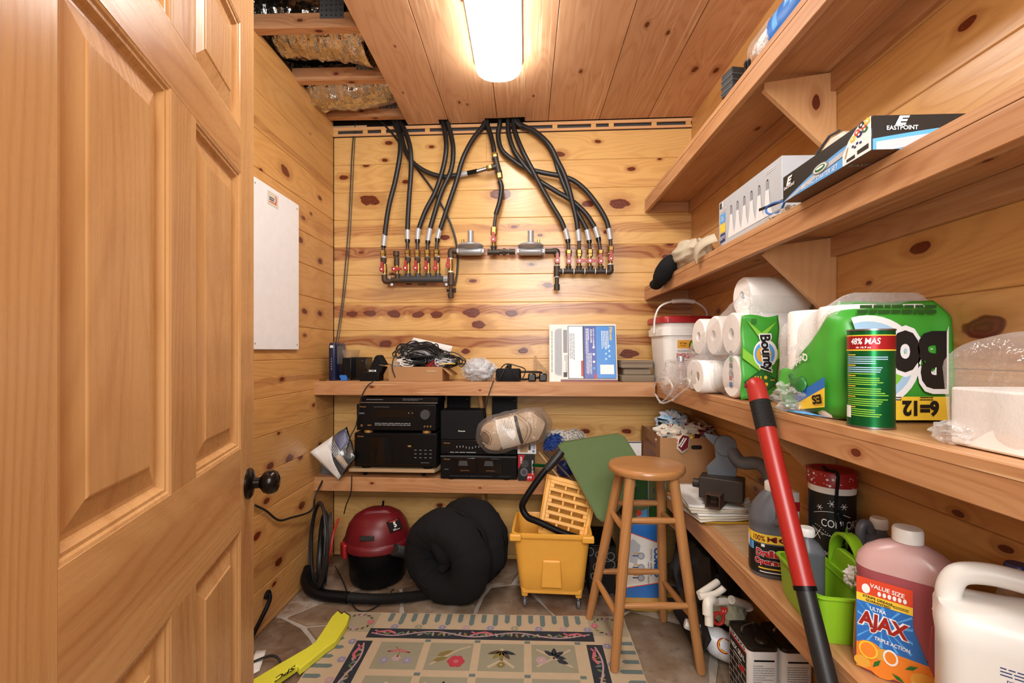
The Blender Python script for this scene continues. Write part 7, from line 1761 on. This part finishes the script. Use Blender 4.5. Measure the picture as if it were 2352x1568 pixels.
def jtext(s, u, z, h, w_, mat, b=.02, l=.0016):
    q = M().text(s, (0, 0, 0), (1, 0, 0), (0, 1, 0), h, w_, 0, bold=b); per = .56 * (2 * (.126 + .108) - 8 * .045 + 2 * pi * .045); m.add([jf(u + p.x / per, z + p.y, l) for p in q.v], q.f, mat)
jtext('100% MORE', .46, .117, .017, .1, 2); jtext('Drain', .42, .075, .024, .06, 4, .09); jtext('Drain', .42, .075, .022, .057, 3, .05, .0022); jtext('Opener', .44, .048, .024, .08, 4, .09); jtext('Opener', .44, .048, .022, .077, 3, .05, .0022)
m.grid(lambda u, v: jf(.32 + u * .3, .028 + v * .004, .0016), 12, 2, 1); m.grid(lambda u, v: jf(.14 + u * .1, .078 + v * .024, .0016), 8, 2, 5); m.grid(lambda u, v: jf(.36 + u * .05, .093 + v * .008, .0016), 4, 2, 4); m.grid(lambda u, v: jf(.34 + u * .25, .018 + v * .003, .0016), 12, 2, 4)
part(t, 'printed_label', m, ['black_print', 'yellow_print', 'red_dark', 'red_print', 'white_print', 'blue_sky'], kind='stuff')
part(t, 'hang_tag', M().box(-.066, -.03, .085, -.0655, -.005, .12), 'white_paper')
# tall decorated tin
tx, ty = .877, 1.33
t = thing('snack_tin', 'tall black chalkboard tin with a red snowflake lid', 'tin', (tx, ty, ZL), 0)
r_t, h_t = .057, .325
part(t, 'body', M().lathe([(0, 0), (r_t, 0), (r_t, h_t - .05)], 36), 'black_print'); part(t, 'white_band', M().lathe([(r_t, h_t - .0499), (r_t + .0005, h_t - .0495), (r_t + .0005, h_t - .03), (r_t, h_t - .0295)], 36), 'white_paper'); part(t, 'red_band', M().lathe([(r_t + .0008, 0.03), (r_t + .001, .0302), (r_t + .001, .062), (r_t + .0008, .0625)], 36), 'red_dark')
part(t, 'lid', M().lathe([(r_t + .001, h_t - .032), (r_t + .004, h_t - .031), (r_t + .004, h_t + .006), (r_t + .001, h_t + .011), (r_t - .006, h_t + .012), (r_t - .01, h_t + .007), (0, h_t + .007)], 36), 'lid_red')
m = M(); va = math.atan2(-ty, -tx)
def tp2(a, z, l=.0008): return Vector(((r_t + l) * cos(va + a), (r_t + l) * sin(va + a), z))
def ttext(s, a, z, h, w_, mat, l=.0012, bold=-.0):
    q = M().text(s, (0, 0, 0), (1, 0, 0), (0, 1, 0), h, w_, 0, bold=bold); m.add([tp2(a + p.x / r_t, z + p.y, l) for p in q.v], q.f, mat)
ttext('COMFORT', .45, .195, .021, .1, 0); 
for k, (a, z, sz) in enumerate(((-.6, .16, .03), (.0, .25, .02), (.5, .245, .018), (-.5, .235, .016), (-.2, .11, .016), (.45, .14, .018))):
    for i in range(3):
        an = i * pi / 3; dx_, dz_ = cos(an) * sz / 2, sin(an) * sz / 2; w_ = .0012
        m.add([tp2(a + (dx_ * s1 - dz_ * w_ / sz * s2 * 1.0) / r_t, z + dz_ * s1 + dx_ * w_ / sz * s2 * 1.0, .0012) for s1, s2 in ((-1, -1), (1, -1), (1, 1), (-1, 1))], [(0, 1, 2, 3)], 0 if k < 5 else 1)
for i in range(18): a = -.7 + i * .09; z = .172 + .012 * cos(i * .35); m.add([tp2(a + dx / r_t, z + dz, .0012) for dx, dz in ((-.001, -.001), (.001, -.001), (.001, .001), (-.001, .001))], [(0, 1, 2, 3)], 0)
m.grid(lambda u, v: tp2(-.9 + u * 1.8, .176 + .016 * sin(u * pi) * -1 + v * .0012, .0012), 20, 2, 0); m.grid(lambda u, v: tp2(-.8 + u * 1.6, .215 + .012 * sin(u * pi) + v * .0012, .0012), 20, 2, 0); m.grid(lambda u, v: tp2(.55 + u * .12, .13 + v * .06, .0012), 3, 4, 1); m.grid(lambda u, v: tp2(-.05 + u * .25, .085 + v * .05, .0012), 4, 4, 2)
rf = random.Random(4)
for i in range(26):
    a = rf.uniform(-1.3, 1.3); z = h_t - .028 + rf.random() * .032; s_ = rf.choice((.0015, .002, .004)); m.add([Vector(((r_t + .0048) * cos(va + a + dx / r_t), (r_t + .0048) * sin(va + a + dx / r_t), z + dz)) for dx, dz in ((-s_, 0), (0, -s_), (s_, 0), (0, s_))], [(0, 1, 2, 3)], 0)
part(t, 'chalk_drawing', m, ['white_print', 'green_light', 'orange_red'], kind='stuff')
part(t, 'black_cord', M().tube(spline([(.02 - .03, .02, h_t + .012), (-.03, -.03, h_t + .013), tp2(.2, h_t + .012, .008), tp2(.18, h_t - .04, .007), tp2(.15, h_t - .1, .006), tp2(.35, h_t - .14, .006), tp2(.5, h_t - .12, .006), tp2(.25, h_t - .09, .006)], 6), .004, 8), 'black_matte')
# white box behind the pole
t = thing('small_carton', 'little white and red carton wedged behind the red pole', 'carton', onz(1824, 1200, ZL), 0)
c = at(1822, 1160, 1.47); part(t, 'box', M().box(c.x - .025, c.y, ZL + .001, c.x + .02, c.y + .05, c.z + .04), 'white_paper', world=True, bevel=.001); part(t, 'red_side', M().box(c.x - .0256, c.y - .0006, c.z - .02, c.x + .0206, c.y + .02, c.z + .01), 'red_print', world=True)
# green cleaning caddy
cg = Vector((.81, 1.165, ZL))
t = thing('cleaning_caddy', 'lime green plastic cleaning caddy with arched handle', 'caddy', cg, rad(-8))
def tray(x0, x1, y0, y1, zb, zt, tp=.012):
    cx_, cy_ = (x0 + x1) / 2, (y0 + y1) / 2; w_, d_ = x1 - x0, y1 - y0
    rg = lambda k, z: [(x, y, z) for x, y in rrect(w_ - k, d_ - k, .02, 5, cx_, cy_)]
    return M().loft([rg(2 * tp, zb), rg(tp, zb + .02), rg(0, zt), rg(-.012, zt), rg(-.012, zt + .005), rg(.003, zt + .005), rg(tp + .004, zb + .02), rg(2 * tp + .004, zb + .003)])
part(t, 'left_bin', tray(-.125, -.012, -.125, .11, .001, .108), 'green_lime'); part(t, 'right_bin', tray(.012, .115, -.11, .09, .001, .1), 'green_lime')
part(t, 'divider', M().prism([(-.11, .098), (.1, .098), (.07, .12), (.045, .16), (.03, .165), (-.03, .165), (-.045, .16), (-.075, .12)], -.008, .008, axis='x'), 'green_lime', bevel=.003)
part(t, 'bridge', M().box(-.016, -.11, .092, .016, .1, .1), 'green_lime', bevel=.002)
hl = spline([(0, -.075, .118), (0, -.06, .17), (0, -.02, .205), (0, .025, .205), (0, .06, .17), (0, .07, .118)], 6)
m = M(); m.loft([[Vector((a, p.y, p.z)) + Vector((0, b * (.0 if abs(p.y) < .03 else .4), b)) for a, b in ((-.014, -.004), (.014, -.004), (.014, .004), (-.014, .004))] for p in hl]); part(t, 'arch_handle', m, 'green_lime', bevel=.002)
part(t, 'price_label', M().box(-.1268, -.075, .035, -.1258, -.035, .085), 'white_paper'); part(t, 'lettering', M().text('$1', (-.1272, -.055, .06), (0, -1, 0), EZ, .026, None, bold=.02), 'red_dark')
# grey bottles
def oilbottle(name, p, w_, d_, h, rot, label, handle=True):
    t = thing(name, label, 'bottle', p, rot, 'grey bottles around the caddy')
    part(t, 'body', M().loft([jug_ring(w_ * .96, d_ * .96, .012, 0), jug_ring(w_, d_, .014, .006), jug_ring(w_, d_, .014, h * .68), jug_ring(w_ * 1.04, d_ * 1.04, .015, h * .7), jug_ring(w_ * 1.02, d_ * 1.02, .015, h * .74), jug_ring(w_ * .8, d_ * .7, .014, h * .82, -w_ * .08), jug_ring(.032, .032, .0155, h * .86, -w_ * .18), jug_ring(.03, .03, .0145, h * .9, -w_ * .18)]), 'grey_plastic')
    part(t, 'cap', M().lathe([(0, h * .9), (.0185, h * .9), (.019, h * .91), (.019, h * .98), (.0165, h), (0, h)], 22, (-w_ * .18, 0, 0)), 'white_plastic')
    if handle: part(t, 'handle', M().tube(spline([(w_ * .1, 0, h * .84), (w_ * .3, 0, h * .95), (w_ * .5, 0, h * .9), (w_ * .5, 0, h * .74)], 5), .011, 10), 'grey_plastic')
    return t
b1 = at(1862, 1350, 1.19); oilbottle('oil_bottle', (b1.x, b1.y, ZL + .006), .052, .06, .205, rad(-10), 'grey bottle with white cap standing inside the green caddy', False)
b2 = at(1955, 1330, 1.21); oilbottle('oil_bottle', (.872, 1.165, ZL + .005), .07, .062, .25, rad(185), 'larger grey bottle with white cap behind the caddy handle')
m = blob(M(), at(1963, 1326, 1.09), .02, .02, .025, 3, .5, 4); solo('cloth_flower', m, 'tissue', 'small white cloth flower between caddy and orange cleaner', 'flower', angle=20)
m = M(); m.add([at(1812, 1290, 1.19), at(1838, 1300, 1.17), at(1850, 1345, 1.16), at(1820, 1330, 1.18)], [(0, 1, 2, 3)]); solo('yellow_packet', m, 'orange_label', 'yellow packet inside the front of the green caddy', 'packet', solid=.002)
# orange dish soap jug
aj = Vector((.79, .965, ZL)); t = thing('dish_soap_jug', 'large clear jug of red-orange dish soap with AJAX label', 'jug', aj, rad(-44))
prof_a = [(0, .17, .085, .03), (.006, .178, .092, .034), (.03, .18, .094, .036), (.1, .176, .094, .038), (.15, .168, .092, .04), (.185, .166, .09, .042), (.2, .17, .092, .042), (.215, .172, .092, .042)]
prof_b = [(.2155, .172, .092, .042), (.235, .165, .088, .042), (.252, .14, .078, .038), (.266, .1, .064, .03), (.275, .06, .05, .024), (.279, .042, .042, .02)]
part(t, 'lower_body', M().loft([jug_ring(w_, d_, r, z) for z, w_, d_, r in prof_a]), 'ajax_liquid'); part(t, 'upper_body', M().loft([jug_ring(w_, d_, r, z) for z, w_, d_, r in prof_b]), 'ajax_clear')
part(t, 'cap', M().lathe([(0, .279), (.0255, .279), (.026, .282), (.026, .302), (.0235, .307), (0, .307)], 30), 'white_plastic')
part(t, 'side_hollow', M().loft([[(.03 + a, -.0475 - .0005, z) for a, z in ((0, .05), (.035, .03), (.052, .06), (.052, .12), (.03, .155), (.008, .14))], [(.03 + a * .9 + .002, -.047 + .006, z) for a, z in ((0.004, .055), (.033, .04), (.047, .065), (.047, .115), (.028, .145), (.01, .132))]]), 'ajax_liquid', bevel=.003)
m = M(); yj = -.0482
def aq(pts, mat, l=0.0): m.add([(a, yj - l, b) for a, b in pts], [tuple(range(len(pts)))], mat)
def side(z, k): # left and right label edge at height z
    lx = -.078; rx = .012 + .05 * max(0, (.13 - z) / .13) ** 1.2 if z < .13 else .012; return (lx, rx)[k]
zs = [.012 + .012 * i for i in range(16)]
def band(z0_, z1_, mat, l, n=8):
    P1 = [(side(z0_ + (z1_ - z0_) * i / n, 1), z0_ + (z1_ - z0_) * i / n) for i in range(n + 1)]; P0 = [(side(0, 0), z) for _, z in reversed(P1)]
    aq(P1 + P0, mat, l)
band(.008, .06, 0, .0003); band(.06, .148, 1, .0003); band(.148, .164, 2, .0003); band(.164, .198, 3, .0003)
for i in range(14):
    a = i * 2 * pi / 14 + .2; c_ = (-.036, .108); aq([(c_[0] + .012 * cos(a), c_[1] + .008 * sin(a)), (min(.012, max(-.076, c_[0] + .06 * cos(a - .05))), max(.062, min(.146, c_[1] + .06 * sin(a - .05)))), (min(.012, max(-.076, c_[0] + .06 * cos(a + .05))), max(.062, min(.146, c_[1] + .06 * sin(a + .05))))], 7, .0006)
def at_(s, a, b, h, w_, mat, l=.0016, bold=.02, shear=0.0): m.text(s, (a, yj - l, b), (1, 0, -.06), (.06, 0, 1), h, w_, mat, bold=bold, shear=shear)
at_('AJAX', -.034, .108, .044, .084, 4, .0012, .1); at_('AJAX', -.034, .108, .04, .08, 5, .0018, .04); at_('ULTRA', -.042, .138, .008, .026, 4, .0018); at_('TRIPLE ACTION', -.02, .078, .0075, .056, 4, .0018)
at_('VALUE SIZE', -.028, .184, .0085, .055, 4); at_('STRIPS GREASE.', -.042, .159, .005, .05, 6); at_('GUARANTEED', -.042, .152, .005, .04, 6); m.lines((-.005, yj - .0012, .155), EX, EZ, .026, .006, 2, 6)
for i in range(6): aq(ell_pts(.003, .005, 10, -.04 + i * .008, .172), 4, .0012)
aq(ell_pts(.007, .01, 14, -.062, .176), 4, .001)
for k, (a, b, r1) in enumerate(((-.058, .05, .022), (-.03, .048, .017), (-.005, .034, .022), (.03, .024, .022), (-.035, .02, .022), (-.068, .022, .014))): aq(ell_pts(r1, r1 * .85, 18, max(a, -.056 if k == 0 else a), b), (8, 9, 8, 9, 8, 9)[k], .0006 + .0002 * k)
aq(ell_pts(.016, .018, 18, -.058, .05), 2, .002); aq(ell_pts(.013, .015, 18, -.058, .05), 8, .0023); aq(ell_pts(.012, .016, 18, -.022, .05), 4, .002); aq(ell_pts(.009, .012, 18, -.022, .05), 8, .0023)
for a, b, an in ((.01, .045, .6), (-.01, .015, -.5), (-.044, .028, 1.0)): c_, s_ = cos(an), sin(an); aq([(a + x * c_ - y * s_, b + x * s_ + y * c_) for x, y in ((-.012, 0), (0, .004), (.012, 0), (0, -.004))], 10, .0026)
at_('145 FL OZ', .032, .016, .0065, .04, 4, .003, .01); at_('4.28 L', .035, .0095, .005, .026, 4, .003, .01)
part(t, 'printed_label', m, ['orange_print', 'blue_print', 'yellow_print', 'orange_red', 'white_print', 'red_plastic', 'black_print', 'blue_sky', 'orange_print', 'orange_label', 'green_dark'], kind='stuff')
# white jug with integral handle
wj = Vector((.80, .775, ZL)); t = thing('white_jug', 'white plastic jug with moulded handle at the right edge', 'jug', wj, rad(-38))
part(t, 'body', M().loft([jug_ring(.17, .12, .03, 0), jug_ring(.18, .13, .034, .008), jug_ring(.18, .13, .034, .175), jug_ring(.186, .136, .036, .19), jug_ring(.186, .136, .036, .225), jug_ring(.176, .12, .036, .24), jug_ring(.1, .08, .03, .252, .03), jug_ring(.05, .05, .022, .265, .055)]), 'jug_white')
part(t, 'handle', M().tube(spline([(-.07, -.0, .215), (-.074, 0, .25), (-.062, 0, .283), (-.03, 0, .295), (.012, 0, .295), (.04, 0, .288), (.055, 0, .268), (.05, 0, .235)], 6), [.026, .024, .023] + [.018] * 36 + [.02] * 4, 14), 'jug_white')
m = M(); m.text('Bringing out the', (.02, -.0656, .158), EX, EZ, .007, .07, 0, bold=.01); m.lines((.02, -.0656, .142), EX, EZ, .12, .016, 3, 0, 2, .35); m.text('DIRECTIONS', (-.015, -.0656, .128), EX, EZ, .005, .035, 0, bold=.02); m.lines((.02, -.0656, .116), EX, EZ, .12, .012, 2, 0, 5, .35); m.text('CAUTION', (-.018, -.0656, .104), EX, EZ, .005, .028, 0, bold=.02); m.lines((.02, -.0656, .094), EX, EZ, .12, .012, 2, 0, 7, .35)
m.flat(ell_pts(.01, .005, 14), (-.022, -.0656, .078), EX, EZ, 0); m.lines((.035, -.0656, .078), EX, EZ, .07, .012, 2, 0, 9, .35); m.text('Trayendo lo mejor', (.025, -.0656, .056), EX, EZ, .006, .075, 0, bold=.01); m.lines((.02, -.0656, .036), EX, EZ, .12, .024, 4, 0, 3, .35)
m.v = [p + Vector((.02, 0, .028)) for p in m.v]; part(t, 'printed_text', m, 'navy_print', kind='stuff')
t = thing('spray_bottle', 'blue-capped clear bottle behind the white jug', 'bottle', (.9, .86, ZL), 0); part(t, 'body', M().lathe([(0, .001), (.03, .001), (.032, .01), (.032, .2), (.022, .24), (.015, .25), (0, .25)], 24), 'film_milky'); part(t, 'cap', M().lathe([(0, .25), (.018, .25), (.018, .278), (.015, .283), (0, .283)], 20), 'blue_dark')

# ------------------------------------------------------------------ upper right shelf
ZU = SH[2]
t = thing('canvas_bag', 'folded beige canvas bag at the far end of the upper shelf', 'bag', onx(1580, 620, .74), 0)
m = blob(M(), onx(1585, 585, .74), .075, .16, .062, 2, .22, 2.4, 40, 24); m.v = [Vector((p.x, min(p.y, 2.57), max(p.z, ZU + .001))) for p in m.v]; part(t, 'canvas', m, 'beige_cloth', world=True, angle=50)
part(t, 'strap', M().grid(lambda u, v: spline([onx(1597, 600, .66), onx(1600, 575, .655), onx(1618, 556, .67), onx(1645, 545, .7)], 6)[int(u * 18)] + Vector((0, .03 * (v - .5), .035 * (v - .5))), 19, 3), 'beige_cloth', world=True, solid=.003)
m = M(); bl_ = [onx(1545, 605, .672), onx(1520, 632, .645), onx(1508, 650, .64)]; m = M().tube(spline([onx(1556, 596, .70), onx(1540, 606, .668), onx(1526, 624, .648), onx(1514, 642, .642), onx(1506, 654, .643)], 5), [.012 + .03 * sin(min(1, .25 + i / 20 * .9) * pi * .82) for i in range(21)], 16); m.crumple(.008, 22, 2); solo('black_cloth', m, 'cushion', 'black cloth hanging over the far end of the upper shelf', 'cloth', angle=60)
# bulb carton
xb0, yb0, yb1, hb_ = .72, 1.3, 1.715, .185
t = thing('bulb_carton', 'grey carton printed with six white bulbs on the upper shelf', 'carton', (.785, (yb0 + yb1) / 2, ZU), 0)
part(t, 'box', M().box(-.065, (yb0 - yb1) / 2, .001, .065, (yb1 - yb0) / 2, hb_), 'box_grey', bevel=.001)
m = M(); Lb = yb1 - yb0
def bs(a, z): return (-.0656, Lb/2 - a * Lb, z * hb_)       # a from the far (left) end
def bq(pts, mat, l=0.0): m.add([(-.0656 - l, Lb/2 - a * Lb, z * hb_) for a, z in pts], [tuple(range(len(pts)))], mat)
for k in range(6):
    a = .24 + k * .115; bq([(a - .055, .2), (a + .075, .2), (a + .06, .27), (a + .035, .42), (a + .025, .62), (a - .02, .62), (a - .03, .42), (a - .05, .27)], 0, .0002 + .0001 * k); bq([(a - .016, .62), (a + .021, .62), (a + .021, .76), (a - .016, .76)], 1, .0002); bq([(a - .012, .76), (a + .017, .76), (a + .01, .79), (a - .005, .79)], 2, .0002)
for z0_, z1_, mt in ((.56, .74, 3), (.37, .54, 4), (.18, .35, 5)): bq([(.03, z0_), (.13, z0_), (.13, z1_), (.03, z1_)], mt, .0004)
bq([(.02, .86), (.06, .86), (.06, .97), (.02, .97)], 2, .0004); bq([(.065, .86), (.095, .86), (.095, .97), (.065, .97)], 0, .0004)
m.text('2x LIFE', (-.0664, Lb/2 - .08 * Lb, .265 * hb_), (0, 1, 0), (0, 0, -1), .014, .036, 0, bold=.02); m.lines((-.0664, Lb/2 - .09 * Lb, .8 * hb_), (0, -1, 0), EZ, .05, .012, 2, 0, 2); m.lines((-.0662, Lb/2 - .86 * Lb, .9 * hb_), (0, -1, 0), EZ, .06, .012, 2, 0, 6); m.lines((-.0664, Lb/2 - .08 * Lb, .65 * hb_), (0, -1, 0), EZ, .02, .02, 3, 0, 4)
yl_ = -Lb/2 - .0006; m.flat(ell_pts(.022, .022, 20), (.01, yl_, .1), EX, EZ, 2); m.flat(ell_pts(.0195, .0195, 20), (.01, yl_ - .0003, .1), EX, EZ, 6); m.flat([(-.008, -.008), (.008, -.008), (.0, .014)], (.01, yl_ - .0006, .098), EX, EZ, 2); m.flat([(-.014, .0), (.014, .0), (.006, .05), (-.006, .05)], (.035, yl_, .118), EX, EZ, 0)
part(t, 'printed_bulbs', m, ['bulb_print', 'grey_print', 'dark_grey', 'blue_sky', 'yellow_print', 'navy_print', 'box_grey'], kind='stuff')
# cream appliance case behind
t = thing('appliance_case', 'cream plastic case with a dark slot behind the bulb carton', 'case', (.892, 1.36, ZU), 0)
m = M(); m.prism([(-.30, .001), (.02 + .1, .001), (.12, .215), (.1, .232), (.06, .236), (-.02, .2), (-.22, .06), (-.3, .03)], -.04, .045, axis='x'); m.v = [Vector((p.x, -p.y + .0, p.z)) for p in m.v]
m.f = [tuple(reversed(f)) for f in m.f]; part(t, 'shell', m, 'offwhite', bevel=.012, seg=3); part(t, 'slot', M().box(-.0408, -.09, .1, -.0396, -.03, .16), 'black_print'); part(t, 'edge_trim', M().tube([(-.041, -.1, .233), (-.041, -.06, .237), (-.041, .02, .201), (-.041, .22, .061)], .004, 6), 'dark_grey')
# billiard set box protruding over the shelf edge
xq, yq0, yq1, hq = .634, .845, 1.14, .062
t = thing('billiard_box', 'flat blue and black billiard starter set box jutting over the shelf', 'box', (xq + .15, (yq0 + yq1) / 2, ZU + .001), rad(-1))
Lq = yq1 - yq0; part(t, 'carton', M().box(-.15, -Lq/2, 0, .15, Lq/2, hq), 'brown_print', bevel=.001)
m = M()
def sL(a, z, l=0.0): return Vector((-.1506 - l, Lq/2 - a * Lq, z * hq))      # left long side, a from far end
def sF(a, z, l=0.0): return Vector((-.15 + a * .3, -Lq/2 - .0006 - l, z * hq))
def qs(fn, pts, mat, l=0.0): m.add([fn(a, b, l) for a, b in pts], [tuple(range(len(pts)))], mat)
def curve(f, n=10, a0=0, a1=1): return [(a0 + (a1 - a0) * i / n, f((i / n))) for i in range(n + 1)]
for fn, A1 in ((sL, 1.0), (sF, 1.0)):
    qs(fn, [(0, 0), (A1, 0), (A1, 1), (0, 1)], 0)
    of_ = .3 if fn is sF else 0.0; lo = curve(lambda s: of_ + .02 + .62 * (1 - of_) * sin(min(1, s * 1.15) * pi / 2), a1=A1); 
    qs(fn, [(0, 0)] + [(A1, 0)] + list(reversed(lo)), 1, .0003)
    lo2 = curve(lambda s: of_ * .75 + .54 * (1 - of_ * .75) * sin(min(1, s * 1.1) * pi / 2), a1=A1, a0=.02); qs(fn, [(.02, 0), (A1, 0)] + list(reversed(lo2)), 2, .0006)
    lo3 = curve(lambda s: (.38 + of_ * .4) * sin(s * pi / 2), a0=.12, a1=A1); qs(fn, [(.12, 0), (A1, 0)] + list(reversed(lo3)), 0, .0009)
    lo4 = curve(lambda s: (.34 + of_ * .4) * sin(s * pi / 2), a0=.13, a1=A1); qs(fn, [(.13, 0), (A1, 0)] + list(reversed(lo4)), 1, .0012)
qs(sL, [(.74, 0), (1, 0), (1, 1), (.9, 1), (.8, .7), (.74, .35)], 3, .0016)
for k, (a, b, mt) in enumerate(((.84, .66, 4), (.9, .68, 2 + 5), (.95, .72, 6), (.88, .78, 5), (.94, .84, 5), (.92, .92, 0), (.97, .92, 4))): qs(sL, ell_pts(.026, .09, 14, a, b), mt, .002 + .0001 * k); qs(sL, ell_pts(.01, .035, 10, a, b), 3, .003)
for k, (a, b) in enumerate(((.83, .4), (.87, .42), (.85, .34), (.9, .38))): qs(sL, [(a, b), (a + .02, b), (a + .02, b + .07), (a, b + .07)], 7, .002)
qs(sL, [(.78, .05), (.86, .05), (.86, .16), (.78, .14)], 0, .002); qs(sL, [(.88, .1), (.98, .1), (.98, .25), (.88, .22)], 0, .002); qs(sL, [(.76, .2), (.775, .2), (.8, .5), (.785, .5)], 8, .002)
m.text('BILLIARD STARTER SET', sL(.48, .14, .0018), (0, -1, 0), EZ, .0095, .125, 3, bold=.005, shear=.2); m.text('EASTPOINT', sL(.1, .5, .0018), (0, -1, 0), EZ, .007, .045, 3, bold=.02); m.text('E', sL(.1, .72, .0018), (0, -1, 0), EZ, .019, .026, 3, bold=.05, shear=.3)
qs(sL, ell_pts(.09, .16, 24, .5, .42), 9, .002); qs(sL, ell_pts(.075, .13, 24, .5, .42), 3, .0023); qs(sL, ell_pts(.06, .1, 24, .5, .42), 6, .0026); qs(sL, ell_pts(.045, .04, 20, .5, .44), 3, .003)
m.text('EASTPOINT', sF(.17, .62, .0018), EX, EZ, .008, .055, 3, bold=.02); m.text('E', sF(.17, .83, .0018), EX, EZ, .017, .026, 3, bold=.05, shear=.3)
part(t, 'printed_panels', m, ['black_print', 'blue_sky', 'light_grey', 'white_print', 'yellow_print', 'orange_red', 'green_dark', 'blue_dark', 'raw_ply', 'grey_print'], kind='stuff')
part(t, 'lettering', M().text('EASTPOINT', (-.1, -.08, -.0012), (1, 0, 0), (0, -1, 0), .012, .09, bold=.02), 'grey_print')
# blue cable, skewers and white cloth at the shelf edge
t = thing('blue_wire', 'blue wire loop with thin black rods at the shelf edge', 'wire', onx(1775, 500, .69), 0)
part(t, 'loop', M().tube(spline([onx(a, b, .685) for a, b in ((1800, 462), (1778, 466), (1762, 475), (1760, 487), (1772, 492), (1790, 486), (1798, 474), (1802, 464))], 6), .003, 8), 'blue_print', world=True)
m = M()
for k in range(3): m.cyl(onx(1744, 484 - 2 * k, .68), onx(1800, 462 - 2 * k, .7), .0018, n=6)
part(t, 'rod', m, 'black_print', world=True, kind='stuff')
m = blob(M(), onx(1795, 497, .70), .02, .07, .02, 6, .4, 4); m.v = [Vector((p.x, p.y, max(p.z, ZU + .001))) for p in m.v]; solo('white_cloth', m, 'mop_white', 'fluffy white cloth under the billiard box corner', 'cloth', angle=20)

# ------------------------------------------------------------------ topmost shelf
ZT = SH[3]
t = thing('bagged_roll', 'white paper roll in a blue printed bag on the topmost shelf', 'paper towels', onx(1785, 80, .75), 0)
c = onx(1795, 52, .76); c = Vector((.765, c.y, ZT + .062))
part(t, 'roll', M().lathe([(0, -.12), (.056, -.12), (.06, -.115), (.06, .115), (.056, .12), (0, .12)], 28, (c.x, c.y - .08, ZT + .062), axis='y'), 'tissue', world=True)
m = M(); m.grid(lambda u, v: Vector((c.x - .0655 * cos(2*pi*u*.9 - .9) * (1 + .05 * mnoise.noise(Vector((u*9, v*5, 1)))), c.y - .03 - v * .2, ZT + .0665 + .0655 * sin(2*pi*u*.9 - .9) * (1 + .05 * mnoise.noise(Vector((u*9, v*5, 3)))))), 30, 8); m.m = [(0 if mnoise.noise(Vector((i * .11, 3, 1))) < .1 else (1 if mnoise.noise(Vector((i * .23, 1, 5))) < .2 else 2)) for i in range(len(m.f))]
part(t, 'printed_bag', m, ['blue_print', 'blue_sky', 'white_print'], world=True)
m = M().grid(lambda u, v: Vector((c.x - .068 * cos(2*pi*u) * (1 - .0 * v), c.y - .04 + v * .12, ZT + .069 + .068 * sin(2*pi*u))), 24, 6); part(t, 'clear_film', m, 'film', world=True)
m = blob(M(), onx(1746, 104, .69), .012, .035, .014, 3, .4, 4); part(t, 'film_end', m, 'film_milky', world=True)
c = onx(1683, 176, .70); t = thing('black_cartridge', 'small black ribbed box at the edge of the topmost shelf', 'box', (c.x, c.y, ZT), rad(10))
part(t, 'body', M().box(-.022, -.03, .001, .022, .03, c.z - ZT + .016), 'board_black', bevel=.003)
m = M()
for k in range(3): m.box(-.0235, -.0315, .015 + k * .02, .0235, .0315, .02 + k * .02)
part(t, 'rib', m, 'dark_grey', kind='stuff')
c = onx(1716, 152, .70)
for k in range(2):
    q = onx(1713 + 7 * k, 150 - 4 * k, .695); t = thing('black_clip', ('left', 'right')[k] + ' tiny black clip sticking up behind the topmost shelf edge', 'clip', (q.x, q.y, ZT), 0, 'clips on the topmost shelf'); part(t, 'jaw', M().box(-.004, -.006, .001, .004, .006, q.z - ZT + .008), 'black_plastic', bevel=.001); part(t, 'lever', M().box(-.003, -.004, q.z - ZT + .006, .003, .004, q.z - ZT + .014), 'dark_grey')
